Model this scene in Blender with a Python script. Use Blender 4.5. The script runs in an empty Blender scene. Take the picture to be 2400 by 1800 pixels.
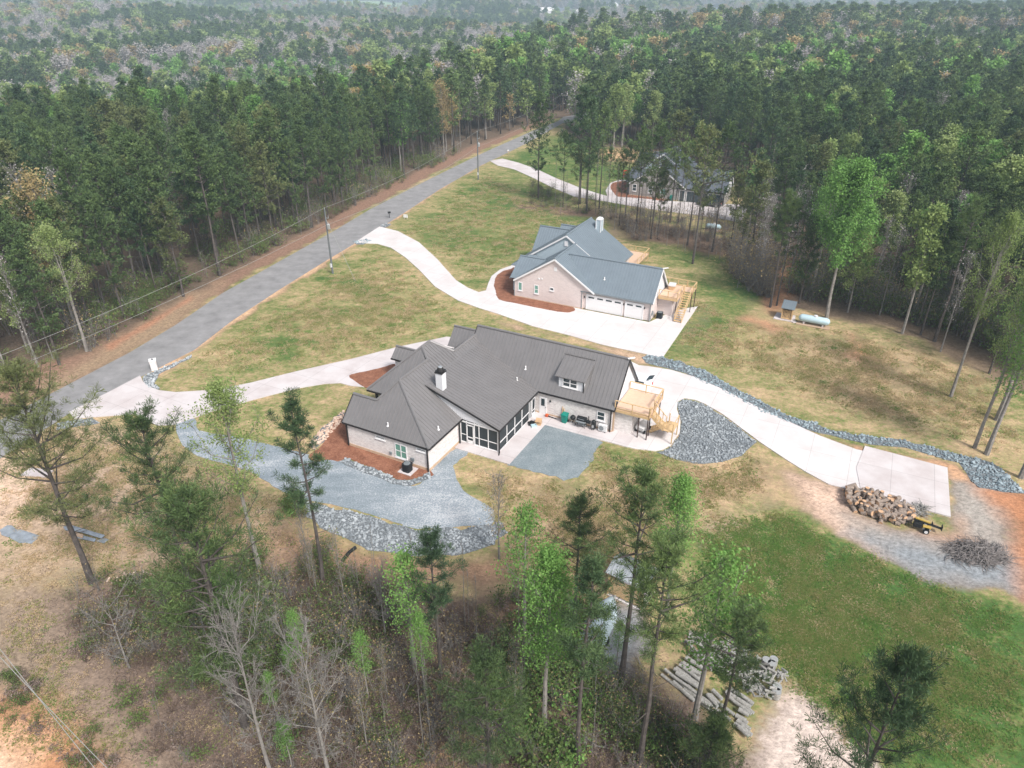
import bpy, bmesh, math, random
import numpy as np
from mathutils import Vector, Matrix
from mathutils.geometry import tessellate_polygon
R = math.radians
random.seed(7); RNG = np.random.default_rng(11)
SC = bpy.context.scene
COL = SC.collection
# ------------------------------------------------------------------ camera, sky, sun, exposure
PITCH = R(29.3); FPX = 1664.0; CH = 40.0
cam_d = bpy.data.cameras.new('camera'); cam = bpy.data.objects.new('camera', cam_d); COL.objects.link(cam)
cam.location = (0, 0, CH); cam.rotation_euler = (R(90) - PITCH, 0, 0)
cam_d.sensor_fit = 'HORIZONTAL'; cam_d.sensor_width = 36.0; cam_d.lens = FPX / 2400 * 36.0
cam_d.clip_start = 0.5; cam_d.clip_end = 20000
SC.camera = cam
SUN_EL, SUN_AZ = 48.0, 146.0          # azimuth measured clockwise from +Y
w = bpy.data.worlds.new('World'); SC.world = w; w.use_nodes = True
nt = w.node_tree; nt.nodes.clear()
sky = nt.nodes.new('ShaderNodeTexSky'); sky.sky_type = 'NISHITA'; sky.sun_disc = False
sky.sun_elevation = R(SUN_EL); sky.sun_rotation = R(SUN_AZ); sky.air_density = 1.0; sky.dust_density = 3.0; sky.ozone_density = 1.0
hsv = nt.nodes.new('ShaderNodeHueSaturation'); hsv.inputs['Saturation'].default_value = 0.5
bg = nt.nodes.new('ShaderNodeBackground'); bg.inputs['Strength'].default_value = 0.11
wo = nt.nodes.new('ShaderNodeOutputWorld')
nt.links.new(sky.outputs[0], hsv.inputs['Color']); nt.links.new(hsv.outputs[0], bg.inputs['Color']); nt.links.new(bg.outputs[0], wo.inputs['Surface'])
sl = bpy.data.lights.new('sun', 'SUN'); sun = bpy.data.objects.new('sun', sl); COL.objects.link(sun)
sl.energy = 2.4; sl.angle = R(12); sl.color = (1.0, 0.965, 0.93)
_a, _e = R(SUN_AZ), R(SUN_EL)
sdir = Vector((math.sin(_a) * math.cos(_e), math.cos(_a) * math.cos(_e), math.sin(_e)))
sun.rotation_euler = sdir.to_track_quat('Z', 'Y').to_euler(); sun.location = (0, 0, 80)
SC.view_settings.view_transform = 'Standard'; SC.view_settings.look = 'None'
SC.view_settings.exposure = 0.87; SC.view_settings.gamma = 1.0
try:
    SC.cycles.use_denoising = True
    SC.cycles.max_bounces = 6; SC.cycles.diffuse_bounces = 3; SC.cycles.glossy_bounces = 2
    SC.cycles.transmission_bounces = 2; SC.cycles.volume_bounces = 0; SC.cycles.transparent_max_bounces = 4
except Exception: pass

# ------------------------------------------------------------------ picture -> ground helpers
cT, sT = math.cos(PITCH), math.sin(PITCH)
def G(px, py, z=0.0):
    u = (px - 1200) / FPX; v = -(py - 900) / FPX
    t = (z - CH) / (-sT + v * cT)
    return (u * t, (cT + v * sT) * t, z)
def PR(x, y, z):
    a = z - CH; fwd = y * cT - a * sT; up = y * sT + a * cT
    return 1200 + FPX * x / fwd, 900 - FPX * up / fwd, fwd
def top_height(X, Y, py):
    v = -(py - 900) / FPX
    return CH + Y * (v * cT - sT) / (cT + v * sT)
D = 2400 / 2212.0
def gd(pts, z=0.0):                    # points read off the photograph at 2212 px wide
    return [G(x * D, y * D, z)[:2] for x, y in pts]
def gs(pts, z=0.0):
    return [G(x, y, z)[:2] for x, y in pts]
def zoomed(pts, ox, oy, s):
    return [G(ox + x / s, oy + y / s)[:2] for x, y in pts]

# ------------------------------------------------------------------ materials
MATS = {}
def pmat(name, col, rough=0.8, metal=0.0, var=0.0, vscale=4.0, spec=0.3, bump=0.0, bscale=20.0, emis=None):
    m = bpy.data.materials.new(name); m.use_nodes = True; n = m.node_tree; b = n.nodes['Principled BSDF']
    b.inputs['Roughness'].default_value = rough; b.inputs['Metallic'].default_value = metal
    b.inputs['Specular IOR Level'].default_value = spec
    b.inputs['Base Color'].default_value = (*col, 1)
    tc = None
    if var > 0 or bump > 0: tc = n.nodes.new('ShaderNodeTexCoord')
    if var > 0:
        no = n.nodes.new('ShaderNodeTexNoise'); no.inputs['Scale'].default_value = vscale; no.inputs['Detail'].default_value = 6; no.inputs['Roughness'].default_value = .65
        n.links.new(tc.outputs['Object'], no.inputs['Vector'])
        mp = n.nodes.new('ShaderNodeMapRange'); mp.inputs[1].default_value = .3; mp.inputs[2].default_value = .7
        mp.inputs[3].default_value = 1 - var; mp.inputs[4].default_value = 1 + var
        n.links.new(no.outputs[0], mp.inputs[0])
        mx = n.nodes.new('ShaderNodeVectorMath'); mx.operation = 'SCALE'; mx.inputs[0].default_value = col
        n.links.new(mp.outputs[0], mx.inputs['Scale']); n.links.new(mx.outputs[0], b.inputs['Base Color'])
    if bump > 0:
        nb = n.nodes.new('ShaderNodeTexNoise'); nb.inputs['Scale'].default_value = bscale; nb.inputs['Detail'].default_value = 4
        n.links.new(tc.outputs['Object'], nb.inputs['Vector'])
        bu = n.nodes.new('ShaderNodeBump'); bu.inputs['Strength'].default_value = bump; bu.inputs['Distance'].default_value = .05
        n.links.new(nb.outputs[0], bu.inputs['Height']); n.links.new(bu.outputs[0], b.inputs['Normal'])
    MATS[name] = m; return m
def leafmat(name, cols, rough=.7, trans=0.25, spread=.25):
    m = bpy.data.materials.new(name); m.use_nodes = True; n = m.node_tree; b = n.nodes['Principled BSDF']
    geo = n.nodes.new('ShaderNodeNewGeometry'); oi = n.nodes.new('ShaderNodeObjectInfo'); tc = n.nodes.new('ShaderNodeTexCoord')
    no = n.nodes.new('ShaderNodeTexNoise'); no.inputs['Scale'].default_value = .55; no.inputs['Detail'].default_value = 2
    n.links.new(tc.outputs['Object'], no.inputs['Vector'])
    mr = n.nodes.new('ShaderNodeMapRange'); mr.inputs[1].default_value = .3; mr.inputs[2].default_value = .7; n.links.new(no.outputs[0], mr.inputs[0])
    a1 = n.nodes.new('ShaderNodeMath'); a1.operation = 'MULTIPLY_ADD'; a1.inputs[1].default_value = .35
    n.links.new(geo.outputs['Random Per Island'], a1.inputs[0])
    a0 = n.nodes.new('ShaderNodeMath'); a0.operation = 'MULTIPLY'; a0.inputs[1].default_value = .35; n.links.new(mr.outputs[0], a0.inputs[0])
    n.links.new(a0.outputs[0], a1.inputs[2])
    a2 = n.nodes.new('ShaderNodeMath'); a2.operation = 'MULTIPLY_ADD'; a2.inputs[1].default_value = .3
    n.links.new(oi.outputs['Random'], a2.inputs[0]); n.links.new(a1.outputs[0], a2.inputs[2])
    cr = n.nodes.new('ShaderNodeValToRGB'); n.links.new(a2.outputs[0], cr.inputs[0])
    el = cr.color_ramp.elements
    el[0].position = .1; el[0].color = (*cols[0], 1); el[1].position = .9; el[1].color = (*cols[-1], 1)
    if len(cols) == 3:
        e = el.new(.5); e.color = (*cols[1], 1)
    n.links.new(cr.outputs[0], b.inputs['Base Color']); b.inputs['Roughness'].default_value = rough; b.inputs['Specular IOR Level'].default_value = .25
    if trans > 0:
        tr = n.nodes.new('ShaderNodeBsdfTranslucent'); mx = n.nodes.new('ShaderNodeMixShader'); mx.inputs[0].default_value = trans
        n.links.new(cr.outputs[0], tr.inputs['Color']); n.links.new(b.outputs[0], mx.inputs[1]); n.links.new(tr.outputs[0], mx.inputs[2])
        n.links.new(mx.outputs[0], n.nodes['Material Output'].inputs['Surface'])
    MATS[name] = m; return m
def brickmat(name, c1, c2, mortar, fade):
    m = bpy.data.materials.new(name); m.use_nodes = True; n = m.node_tree; b = n.nodes['Principled BSDF']; L = n.links
    tc = n.nodes.new('ShaderNodeTexCoord'); sx = n.nodes.new('ShaderNodeSeparateXYZ'); L.new(tc.outputs['Object'], sx.inputs[0])
    ad = n.nodes.new('ShaderNodeMath'); ad.operation = 'ADD'; L.new(sx.outputs[0], ad.inputs[0]); L.new(sx.outputs[1], ad.inputs[1])
    cb = n.nodes.new('ShaderNodeCombineXYZ'); L.new(ad.outputs[0], cb.inputs[0]); L.new(sx.outputs[2], cb.inputs[1])
    br = n.nodes.new('ShaderNodeTexBrick'); br.inputs['Scale'].default_value = 1.0; br.inputs['Brick Width'].default_value = .42; br.inputs['Row Height'].default_value = .15
    br.inputs['Mortar Size'].default_value = .014; br.inputs['Color1'].default_value = (*c1, 1); br.inputs['Color2'].default_value = (*c2, 1); br.inputs['Mortar'].default_value = (*mortar, 1)
    br.inputs['Bias'].default_value = -.3
    L.new(cb.outputs[0], br.inputs['Vector'])
    no = n.nodes.new('ShaderNodeTexNoise'); no.inputs['Scale'].default_value = 3.5; no.inputs['Detail'].default_value = 8; no.inputs['Roughness'].default_value = .7
    mp = n.nodes.new('ShaderNodeMapping'); mp.inputs['Scale'].default_value = (1, 1, 3); L.new(tc.outputs['Object'], mp.inputs[0]); L.new(mp.outputs[0], no.inputs['Vector'])
    cr = n.nodes.new('ShaderNodeValToRGB'); cr.color_ramp.elements[0].position = .38; cr.color_ramp.elements[1].position = .62
    cr.color_ramp.elements[0].color = (.62, .58, .56, 1); cr.color_ramp.elements[1].color = (1.1, 1.1, 1.1, 1); L.new(no.outputs[0], cr.inputs[0])
    mu = n.nodes.new('ShaderNodeMix'); mu.data_type = 'RGBA'; mu.blend_type = 'MULTIPLY'; mu.inputs[0].default_value = fade
    L.new(br.outputs['Color'], mu.inputs[6]); L.new(cr.outputs[0], mu.inputs[7]); L.new(mu.outputs[2], b.inputs['Base Color'])
    b.inputs['Roughness'].default_value = .9; b.inputs['Specular IOR Level'].default_value = .15
    MATS[name] = m; return m
pmat('roof_charcoal', (.20, .19, .187), .36, .25, var=.07, vscale=.6, spec=.5)
pmat('roof_blue', (.20, .24, .27), .36, .25, var=.07, vscale=.6, spec=.5)
pmat('roof_slate', (.11, .125, .15), .5, .2, var=.1, vscale=.6, spec=.5)
brickmat('brick_white', (.76, .72, .70), (.58, .54, .53), (.72, .69, .67), .5)
brickmat('brick_pink', (.66, .57, .545), (.57, .49, .47), (.66, .59, .565), .22)
brickmat('brick_grey', (.34, .32, .30), (.24, .22, .21), (.36, .35, .33), .5)
pmat('siding', (.66, .66, .68), .7, var=.03)
pmat('siding_grey', (.38, .45, .49), .7, var=.03)
pmat('white_trim', (.72, .71, .71), .6)
pmat('dark_trim', (.022, .02, .02), .5)
pmat('tan_trim', (.42, .30, .21), .8, var=.12)
pmat('foundation', (.50, .36, .25), .95, var=.15, vscale=3)
pmat('screen', (.018, .026, .03), .55, spec=.5)
pmat('glass_dark', (.02, .035, .04), .1, spec=.7)
pmat('glass_green', (.13, .30, .24), .15, spec=.7)
pmat('wood_new', (.56, .39, .21), .8, var=.15, vscale=6)
pmat('deck_board', (.60, .42, .30), .85, var=.08, vscale=3)
pmat('steel_brown', (.06, .035, .03), .6)
pmat('metal_dark', (.03, .035, .04), .4, .5)
pmat('metal_light', (.5, .52, .53), .4, .6)
pmat('plastic_green', (.005, .20, .155), .45)
pmat('plastic_white', (.62, .62, .62), .5)
pmat('plastic_black', (.015, .016, .017), .45)
pmat('grey_paint', (.2, .22, .23), .5)
pmat('red_paint', (.5, .03, .02), .5)
pmat('orange_paint', (.55, .1, .03), .6)
pmat('yellow_paint', (.42, .29, .07), .6)
pmat('cardboard', (.5, .33, .19), .9, var=.1)
pmat('propane_blue', (.42, .55, .60), .45, var=.06)
pmat('rubber', (.012, .012, .013), .8)
pmat('car_white', (.72, .73, .75), .25, spec=.6)
pmat('car_dark', (.012, .018, .02), .25, spec=.6)
pmat('asphalt', (.235, .23, .23), .95, var=.22, vscale=.5, bump=.3, bscale=12)
pmat('log_bark', (.25, .20, .165), .95, var=.45, vscale=9, bump=.5, bscale=14)
pmat('log_end', (.52, .33, .20), .9, var=.3, vscale=9)
pmat('brush', (.20, .18, .17), .95, var=.5, vscale=3)
pmat('log_grey', (.27, .26, .24), .95, var=.4, vscale=9)
pmat('log_end_grey', (.27, .275, .27), .9, var=.2, vscale=9)
pmat('bark_pine', (.085, .072, .065), .95, var=.45, vscale=3)
pmat('bark_grey', (.24, .22, .20), .95, var=.35, vscale=3)
pmat('bark_light', (.21, .195, .18), .95, var=.3, vscale=3)
pmat('twig_brown', (.15, .105, .08), .95, var=.3, vscale=2)
pmat('pole_wood', (.13, .14, .145), .9, var=.2, vscale=3)
pmat('wire', (.30, .30, .28), .6)
pmat('sheet_metal', (.30, .33, .36), .5, .3, var=.3, vscale=2)
pmat('tarp', (.42, .50, .53), .55, var=.15, vscale=1.5)
pmat('rock_old', (.36, .385, .40), .9, var=.5, vscale=2.3, bump=.3, bscale=9)
pmat('rock_bed', (.15, .165, .175), .95, var=.4, vscale=6)
def ground_like(name, cols, scale, rough=.95, bump=.4, stretch=None):
    m = bpy.data.materials.new(name); m.use_nodes = True; n = m.node_tree; b = n.nodes['Principled BSDF']; L = n.links
    tc = n.nodes.new('ShaderNodeTexCoord'); mp = n.nodes.new('ShaderNodeMapping'); L.new(tc.outputs['Object'], mp.inputs[0])
    if stretch: mp.inputs['Rotation'].default_value[2] = stretch[0]; mp.inputs['Scale'].default_value = (stretch[1], 1, 1)
    n1 = n.nodes.new('ShaderNodeTexNoise'); n1.inputs['Scale'].default_value = scale[0]; n1.inputs['Detail'].default_value = 7; n1.inputs['Roughness'].default_value = .7
    n2 = n.nodes.new('ShaderNodeTexNoise'); n2.inputs['Scale'].default_value = scale[1]; n2.inputs['Detail'].default_value = 3; n2.inputs['Roughness'].default_value = .7
    L.new(mp.outputs[0], n1.inputs['Vector']); L.new(tc.outputs['Object'], n2.inputs['Vector'])
    ma = n.nodes.new('ShaderNodeMath'); ma.operation = 'MULTIPLY_ADD'; ma.inputs[1].default_value = .5; L.new(n1.outputs[0], ma.inputs[0])
    mb = n.nodes.new('ShaderNodeMath'); mb.operation = 'MULTIPLY'; mb.inputs[1].default_value = .5; L.new(n2.outputs[0], mb.inputs[0]); L.new(mb.outputs[0], ma.inputs[2])
    cr = n.nodes.new('ShaderNodeValToRGB'); L.new(ma.outputs[0], cr.inputs[0]); e = cr.color_ramp.elements
    e[0].position = .36; e[0].color = (*cols[0], 1); e[1].position = .66; e[1].color = (*cols[2], 1); k = e.new(.5); k.color = (*cols[1], 1)
    L.new(cr.outputs[0], b.inputs['Base Color']); b.inputs['Roughness'].default_value = rough; b.inputs['Specular IOR Level'].default_value = .15
    bu = n.nodes.new('ShaderNodeBump'); bu.inputs['Strength'].default_value = bump; bu.inputs['Distance'].default_value = .06
    L.new(n2.outputs[0], bu.inputs['Height']); L.new(bu.outputs[0], b.inputs['Normal'])
    MATS[name] = m; return m
ground_like('mulch', [(.12, .05, .03), (.23, .10, .06), (.36, .18, .115)], (1.2, 9))
ground_like('gravel_drive', [(.14, .175, .195), (.235, .27, .295), (.54, .54, .55)], (.3, 8), stretch=(R(-12), .35))
ground_like('gravel_pad', [(.13, .165, .18), (.19, .225, .24), (.30, .325, .33)], (.5, 8))
def concrete(name, base, ang, cell, dirt):
    m = bpy.data.materials.new(name); m.use_nodes = True; n = m.node_tree; b = n.nodes['Principled BSDF']; L = n.links
    tc = n.nodes.new('ShaderNodeTexCoord'); mp = n.nodes.new('ShaderNodeMapping'); mp.inputs['Rotation'].default_value[2] = ang; L.new(tc.outputs['Object'], mp.inputs[0])
    br = n.nodes.new('ShaderNodeTexBrick'); br.offset = 0; br.inputs['Scale'].default_value = 1; br.inputs['Brick Width'].default_value = cell; br.inputs['Row Height'].default_value = cell
    br.inputs['Mortar Size'].default_value = .018; br.inputs['Color1'].default_value = (*base, 1); br.inputs['Color2'].default_value = (*[c * .95 for c in base], 1); br.inputs['Mortar'].default_value = (*[c * .62 for c in base], 1)
    L.new(mp.outputs[0], br.inputs['Vector'])
    no = n.nodes.new('ShaderNodeTexNoise'); no.inputs['Scale'].default_value = .35; no.inputs['Detail'].default_value = 8; no.inputs['Roughness'].default_value = .6; L.new(tc.outputs['Object'], no.inputs['Vector'])
    cr = n.nodes.new('ShaderNodeValToRGB'); e = cr.color_ramp.elements; e[0].position = .33; e[0].color = (*dirt, 1); e[1].position = .6; e[1].color = (1, 1, 1, 1); L.new(no.outputs[0], cr.inputs[0])
    mu = n.nodes.new('ShaderNodeMix'); mu.data_type = 'RGBA'; mu.blend_type = 'MULTIPLY'; mu.inputs[0].default_value = 1
    L.new(br.outputs['Color'], mu.inputs[6]); L.new(cr.outputs[0], mu.inputs[7]); L.new(mu.outputs[2], b.inputs['Base Color'])
    b.inputs['Roughness'].default_value = .9; b.inputs['Specular IOR Level'].default_value = .2
    MATS[name] = m
concrete('concrete', (.565, .525, .52), R(27), 3.6, (.83, .79, .78))
concrete('concrete_bright', (.625, .59, .58), R(27), 3.6, (.88, .86, .85))
leafmat('needles', [(.044, .076, .031), (.092, .145, .050), (.19, .265, .082)], trans=.22)
leafmat('needles_olive', [(.075, .10, .035), (.125, .15, .055), (.20, .225, .085)], trans=.15)
leafmat('needles_dark', [(.030, .060, .030), (.062, .112, .048), (.135, .20, .074)], trans=.2)
leafmat('leaf_spring', [(.095, .20, .045), (.165, .32, .075), (.27, .46, .12)], trans=.35)
leafmat('leaf_pale', [(.17, .24, .07), (.26, .34, .11), (.36, .42, .18)], trans=.35)
leafmat('leaf_bud', [(.26, .20, .10), (.36, .27, .13), (.42, .36, .16)], trans=.3)
leafmat('leaf_under', [(.06, .10, .025), (.11, .16, .045), (.18, .24, .07)], trans=.3)
leafmat('rock', [(.17, .19, .205), (.31, .335, .35), (.50, .52, .535)], rough=.9, trans=0)
leafmat('rock_dark', [(.15, .19, .21), (.27, .325, .35), (.42, .485, .51)], rough=.9, trans=0)
leafmat('rock_pale', [(.34, .23, .18), (.55, .40, .31), (.68, .54, .44)], rough=.9, trans=0)
leafmat('straw', [(.48, .37, .22), (.62, .49, .30), (.74, .62, .42)], trans=.45)
leafmat('grass_green', [(.12, .24, .05), (.19, .34, .075), (.28, .42, .12)], trans=.45)
leafmat('grass_olive', [(.22, .25, .08), (.33, .34, .12), (.46, .43, .19)], trans=.45)
leafmat('twig_grey', [(.27, .245, .245), (.37, .34, .335), (.47, .44, .43)], trans=0)
leafmat('leaf_ochre', [(.34, .25, .10), (.44, .34, .15), (.50, .42, .20)], trans=.3)
leafmat('litter_leaf', [(.12, .088, .072), (.20, .15, .125), (.31, .245, .205)], trans=.1)

# ------------------------------------------------------------------ mesh builder
class MB:
    def __init__(s): s.v = []; s.f = []; s.m = []
    def add(s, vs, fs, m=0):
        o = len(s.v); s.v += [tuple(p) for p in vs]; s.f += [tuple(i + o for i in f) for f in fs]; s.m += [m] * len(fs)
    def box(s, x0, x1, y0, y1, z0, z1, m=0):
        s.add([(x0, y0, z0), (x1, y0, z0), (x1, y1, z0), (x0, y1, z0), (x0, y0, z1), (x1, y0, z1), (x1, y1, z1), (x0, y1, z1)],
              [(3, 2, 1, 0), (4, 5, 6, 7), (0, 1, 5, 4), (1, 2, 6, 5), (2, 3, 7, 6), (3, 0, 4, 7)], m)
    def bar(s, p, q, w, h, m=0, up=(0, 0, 1)):
        p = Vector(p); q = Vector(q); d = (q - p).normalized(); u = Vector(up)
        if abs(d.dot(u)) > .98: u = Vector((1, 0, 0))
        a = d.cross(u).normalized() * (w / 2); b = a.cross(d).normalized() * (h / 2)
        s.add([p - a - b, p + a - b, p + a + b, p - a + b, q - a - b, q + a - b, q + a + b, q - a + b],
              [(0, 3, 2, 1), (4, 5, 6, 7), (0, 1, 5, 4), (1, 2, 6, 5), (2, 3, 7, 6), (3, 0, 4, 7)], m)
    def tube(s, pts, rs, n=6, m=0, caps=True, mcap=None):
        pts = [Vector(p) for p in pts]; base = len(s.v); prev = None
        for i, p in enumerate(pts):
            d = (pts[min(i + 1, len(pts) - 1)] - pts[max(i - 1, 0)]).normalized()
            if prev is None: a = d.orthogonal().normalized()
            else: a = (prev - d * prev.dot(d)); a = a.normalized() if a.length > 1e-5 else d.orthogonal().normalized()
            prev = a; b = d.cross(a)
            for k in range(n):
                t = 2 * math.pi * k / n; s.v.append(tuple(p + (a * math.cos(t) + b * math.sin(t)) * rs[i]))
        for i in range(len(pts) - 1):
            for k in range(n):
                k2 = (k + 1) % n; o = base + i * n
                s.f.append((o + k, o + k2, o + n + k2, o + n + k)); s.m.append(m)
        if caps:
            mc = m if mcap is None else mcap
            s.f.append(tuple(base + k for k in reversed(range(n)))); s.m.append(mc)
            s.f.append(tuple(base + (len(pts) - 1) * n + k for k in range(n))); s.m.append(mc)
    def prism(s, poly, z0, z1, m=0):
        n = len(poly); o = len(s.v)
        s.v += [(x, y, z0) for x, y in poly] + [(x, y, z1) for x, y in poly]
        tr = tessellate_polygon([[Vector((x, y, 0)) for x, y in poly]])
        area = sum(poly[i][0] * poly[(i + 1) % n][1] - poly[(i + 1) % n][0] * poly[i][1] for i in range(n))
        for t in tr:
            a, b, c = t
            cr = (poly[b][0] - poly[a][0]) * (poly[c][1] - poly[a][1]) - (poly[b][1] - poly[a][1]) * (poly[c][0] - poly[a][0])
            if cr < 0: b, c = c, b
            s.f.append((o + n + a, o + n + b, o + n + c)); s.m.append(m)
        for i in range(n):
            j = (i + 1) % n
            f = (o + i, o + j, o + n + j, o + n + i) if area > 0 else (o + j, o + i, o + n + i, o + n + j)
            s.f.append(f); s.m.append(m)
    def plate(s, pts, th, m=0):
        """planar 3-D polygon with thickness TH hanging below it"""
        pts = [Vector(p) for p in pts]; n = Vector((0, 0, 0))
        for i in range(len(pts)):
            a, b = pts[i], pts[(i + 1) % len(pts)]; n += a.cross(b)
        n.normalize()
        if n.z < 0: n = -n; pts = pts[::-1]
        lo = [p - n * th for p in pts]; k = len(pts); o = len(s.v)
        s.v += [tuple(p) for p in pts] + [tuple(p) for p in lo]
        tr = tessellate_polygon([pts])
        for a, b, c in tr:
            nn = (pts[b] - pts[a]).cross(pts[c] - pts[a])
            if nn.dot(n) < 0: b, c = c, b
            s.f += [(o + a, o + b, o + c), (o + k + a, o + k + c, o + k + b)]; s.m += [m, m]
        for i in range(k):
            j = (i + 1) % k; s.f.append((o + j, o + i, o + k + i, o + k + j)); s.m.append(m)
        return n
    def roof(s, pts, th=.14, step=.42, m=0):
        n = s.plate(pts, th, m); pts = [Vector(p) for p in pts]
        d = Vector((0, 0, -1)); sl = (d - n * d.dot(n)).normalized(); e = n.cross(sl).normalized()
        o = pts[0]; P = [((p - o).dot(e), (p - o).dot(sl)) for p in pts]
        lo = min(p[0] for p in P); hi = max(p[0] for p in P); x = lo + step * .5
        while x < hi:
            xs = []
            for i in range(len(P)):
                a, b = P[i], P[(i + 1) % len(P)]
                if (a[0] - x) * (b[0] - x) < 0: xs.append(a[1] + (b[1] - a[1]) * (x - a[0]) / (b[0] - a[0]))
            xs.sort()
            for i in range(0, len(xs) - 1, 2):
                if xs[i + 1] - xs[i] > .1:
                    p = o + e * x + sl * (xs[i] + .01) + n * .014; q = o + e * x + sl * (xs[i + 1] - .01) + n * .014
                    s.bar(p, q, .07, .055, m, up=n)
            x += step
    def lathe(s, prof, c=(0, 0, 0), n=16, m=0, axis='z'):
        o = len(s.v)
        for r, z in prof:
            for k in range(n):
                t = 2 * math.pi * k / n
                if axis == 'z': s.v.append((c[0] + r * math.cos(t), c[1] + r * math.sin(t), c[2] + z))
                elif axis == 'x': s.v.append((c[0] + z, c[1] + r * math.cos(t), c[2] + r * math.sin(t)))
                else: s.v.append((c[0] + r * math.cos(t), c[1] + z, c[2] - r * math.sin(t)))
        for i in range(len(prof) - 1):
            for k in range(n):
                k2 = (k + 1) % n; s.f.append((o + i * n + k, o + i * n + k2, o + (i + 1) * n + k2, o + (i + 1) * n + k)); s.m.append(m)
        s.f.append(tuple(o + k for k in reversed(range(n)))); s.m.append(m)
        s.f.append(tuple(o + (len(prof) - 1) * n + k for k in range(n))); s.m.append(m)
    def mesh(s, name, mats, smooth=False):
        me = bpy.data.meshes.new(name); me.from_pydata(s.v, [], s.f)
        for m in mats: me.materials.append(MATS[m])
        me.polygons.foreach_set('material_index', s.m)
        if smooth: me.polygons.foreach_set('use_smooth', [True] * len(s.f))
        me.update(); return me
    def build(s, name, mats, parent=None, smooth=False, bevel=0):
        if isinstance(mats, str): mats = [mats]
        o = bpy.data.objects.new(name, s.mesh(name, mats, smooth)); COL.objects.link(o)
        if parent: o.parent = parent
        if bevel:
            b = o.modifiers.new('bevel', 'BEVEL'); b.width = bevel; b.segments = 2; b.limit_method = 'ANGLE'
        return o
def tag(o, label=None, cat=None, group=None, kind=None):
    if label: o['label'] = label
    if cat: o['category'] = cat
    if group: o['group'] = group
    if kind: o['kind'] = kind
    return o
def empty(name, loc, rz=0.0, label=None, cat=None, group=None):
    o = bpy.data.objects.new(name, None); COL.objects.link(o); o.location = loc; o.rotation_euler = (0, 0, rz); o.empty_display_size = .5
    return tag(o, label, cat, group)
def catmull(poly, sub=6, jitter=0.0, sharp=()):
    n = len(poly); out = []
    for i in range(n):
        p0, p1, p2, p3 = [poly[(i + k) % n] for k in (-1, 0, 1, 2)]
        for j in range(sub):
            t = j / sub
            f = lambda a, b, c, d: .5 * (2 * b + (c - a) * t + (2 * a - 5 * b + 4 * c - d) * t * t + (3 * b - a - 3 * c + d) * t ** 3)
            x, y = f(p0[0], p1[0], p2[0], p3[0]), f(p0[1], p1[1], p2[1], p3[1])
            if jitter: x += random.uniform(-jitter, jitter); y += random.uniform(-jitter, jitter)
            out.append((x, y))
    return out
def rough_edge(poly, step=.5, jit=.1):
    out = []
    for i in range(len(poly)):
        a, b = poly[i], poly[(i + 1) % len(poly)]; L = math.dist(a, b); k = max(1, int(L / step))
        for j in range(k):
            t = j / k; out.append((a[0] + (b[0] - a[0]) * t + random.gauss(0, jit), a[1] + (b[1] - a[1]) * t + random.gauss(0, jit)))
    return out
def sheet(name, poly, z, mat, kind='structure', **kw):
    m = MB(); m.prism(poly, -.15, z); o = m.build(name, mat); tag(o, kind=kind, **kw); return o

# ------------------------------------------------------------------ terrain
CREST = [(-900, 150), (-150, 168), (-75, 172), (-60, 186), (-46, 215), (-36, 262), (0, 350), (26, 440), (150, 560), (320, 680), (700, 900), (1500, 1200)]
cxs = np.array([c[0] for c in CREST], float); cys = np.array([c[1] for c in CREST], float)
def terrain(x, y):
    x = np.asarray(x, float); y = np.asarray(y, float)
    yb = np.interp(x, cxs, cys); d = y - yb
    t = np.clip(d / 130.0, 0, 1); drop = -15 * t * t * (3 - 2 * t)
    far = np.clip((d - 60) / 600.0, 0, 1)
    roll = 5 * np.sin(x * .0061 + 1.3) * np.sin(y * .0047 + .4) + 4 * np.sin(x * .0023 - y * .0031) + 2.2 * np.sin(x * .017 + y * .011)
    hill = 6 * np.clip((y - 700) / 2500, 0, 1)
    ridges = 9 * np.sin(y * .0105 + .9 * np.sin(x * .0031) + .6) * np.clip((y - 420) / 500.0, 0, 1)
    return drop + far * (roll * 1.2 + hill + ridges)
def inpoly(x, y, poly):
    x = np.asarray(x, float); y = np.asarray(y, float); c = np.zeros(x.shape, bool); n = len(poly); j = n - 1
    for i in range(n):
        xi, yi = poly[i]; xj, yj = poly[j]
        if yi != yj:
            m = ((yi > y) != (yj > y)) & (x < (xj - xi) * (y - yi) / (yj - yi) + xi); c ^= m
        j = i
    return c
def sdf(x, y, poly):
    d = np.full(x.shape, 1e9); n = len(poly)
    for i in range(n):
        a = np.array(poly[i]); b = np.array(poly[(i + 1) % n]); ab = b - a; L = max(float(ab @ ab), 1e-9)
        t = np.clip(((x - a[0]) * ab[0] + (y - a[1]) * ab[1]) / L, 0, 1)
        d = np.minimum(d, np.hypot(x - a[0] - t * ab[0], y - a[1] - t * ab[1]))
    return np.where(inpoly(x, y, poly), d, -d)
def vnoise(x, y, s, seed=0):
    x = np.asarray(x, float) / s; y = np.asarray(y, float) / s
    xi = np.floor(x).astype(np.int64); yi = np.floor(y).astype(np.int64); fx = x - xi; fy = y - yi
    def h(a, b):
        k = (a * 374761393 + b * 668265263 + seed * 974711) & 0x7fffffff; k = ((k ^ (k >> 13)) * 1274126177) & 0x7fffffff
        return ((k ^ (k >> 16)) & 0xffff) / 65535.0
    fx = fx * fx * (3 - 2 * fx); fy = fy * fy * (3 - 2 * fy)
    return (h(xi, yi) * (1 - fx) + h(xi + 1, yi) * fx) * (1 - fy) + (h(xi, yi + 1) * (1 - fx) + h(xi + 1, yi + 1) * fx) * fy
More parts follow.
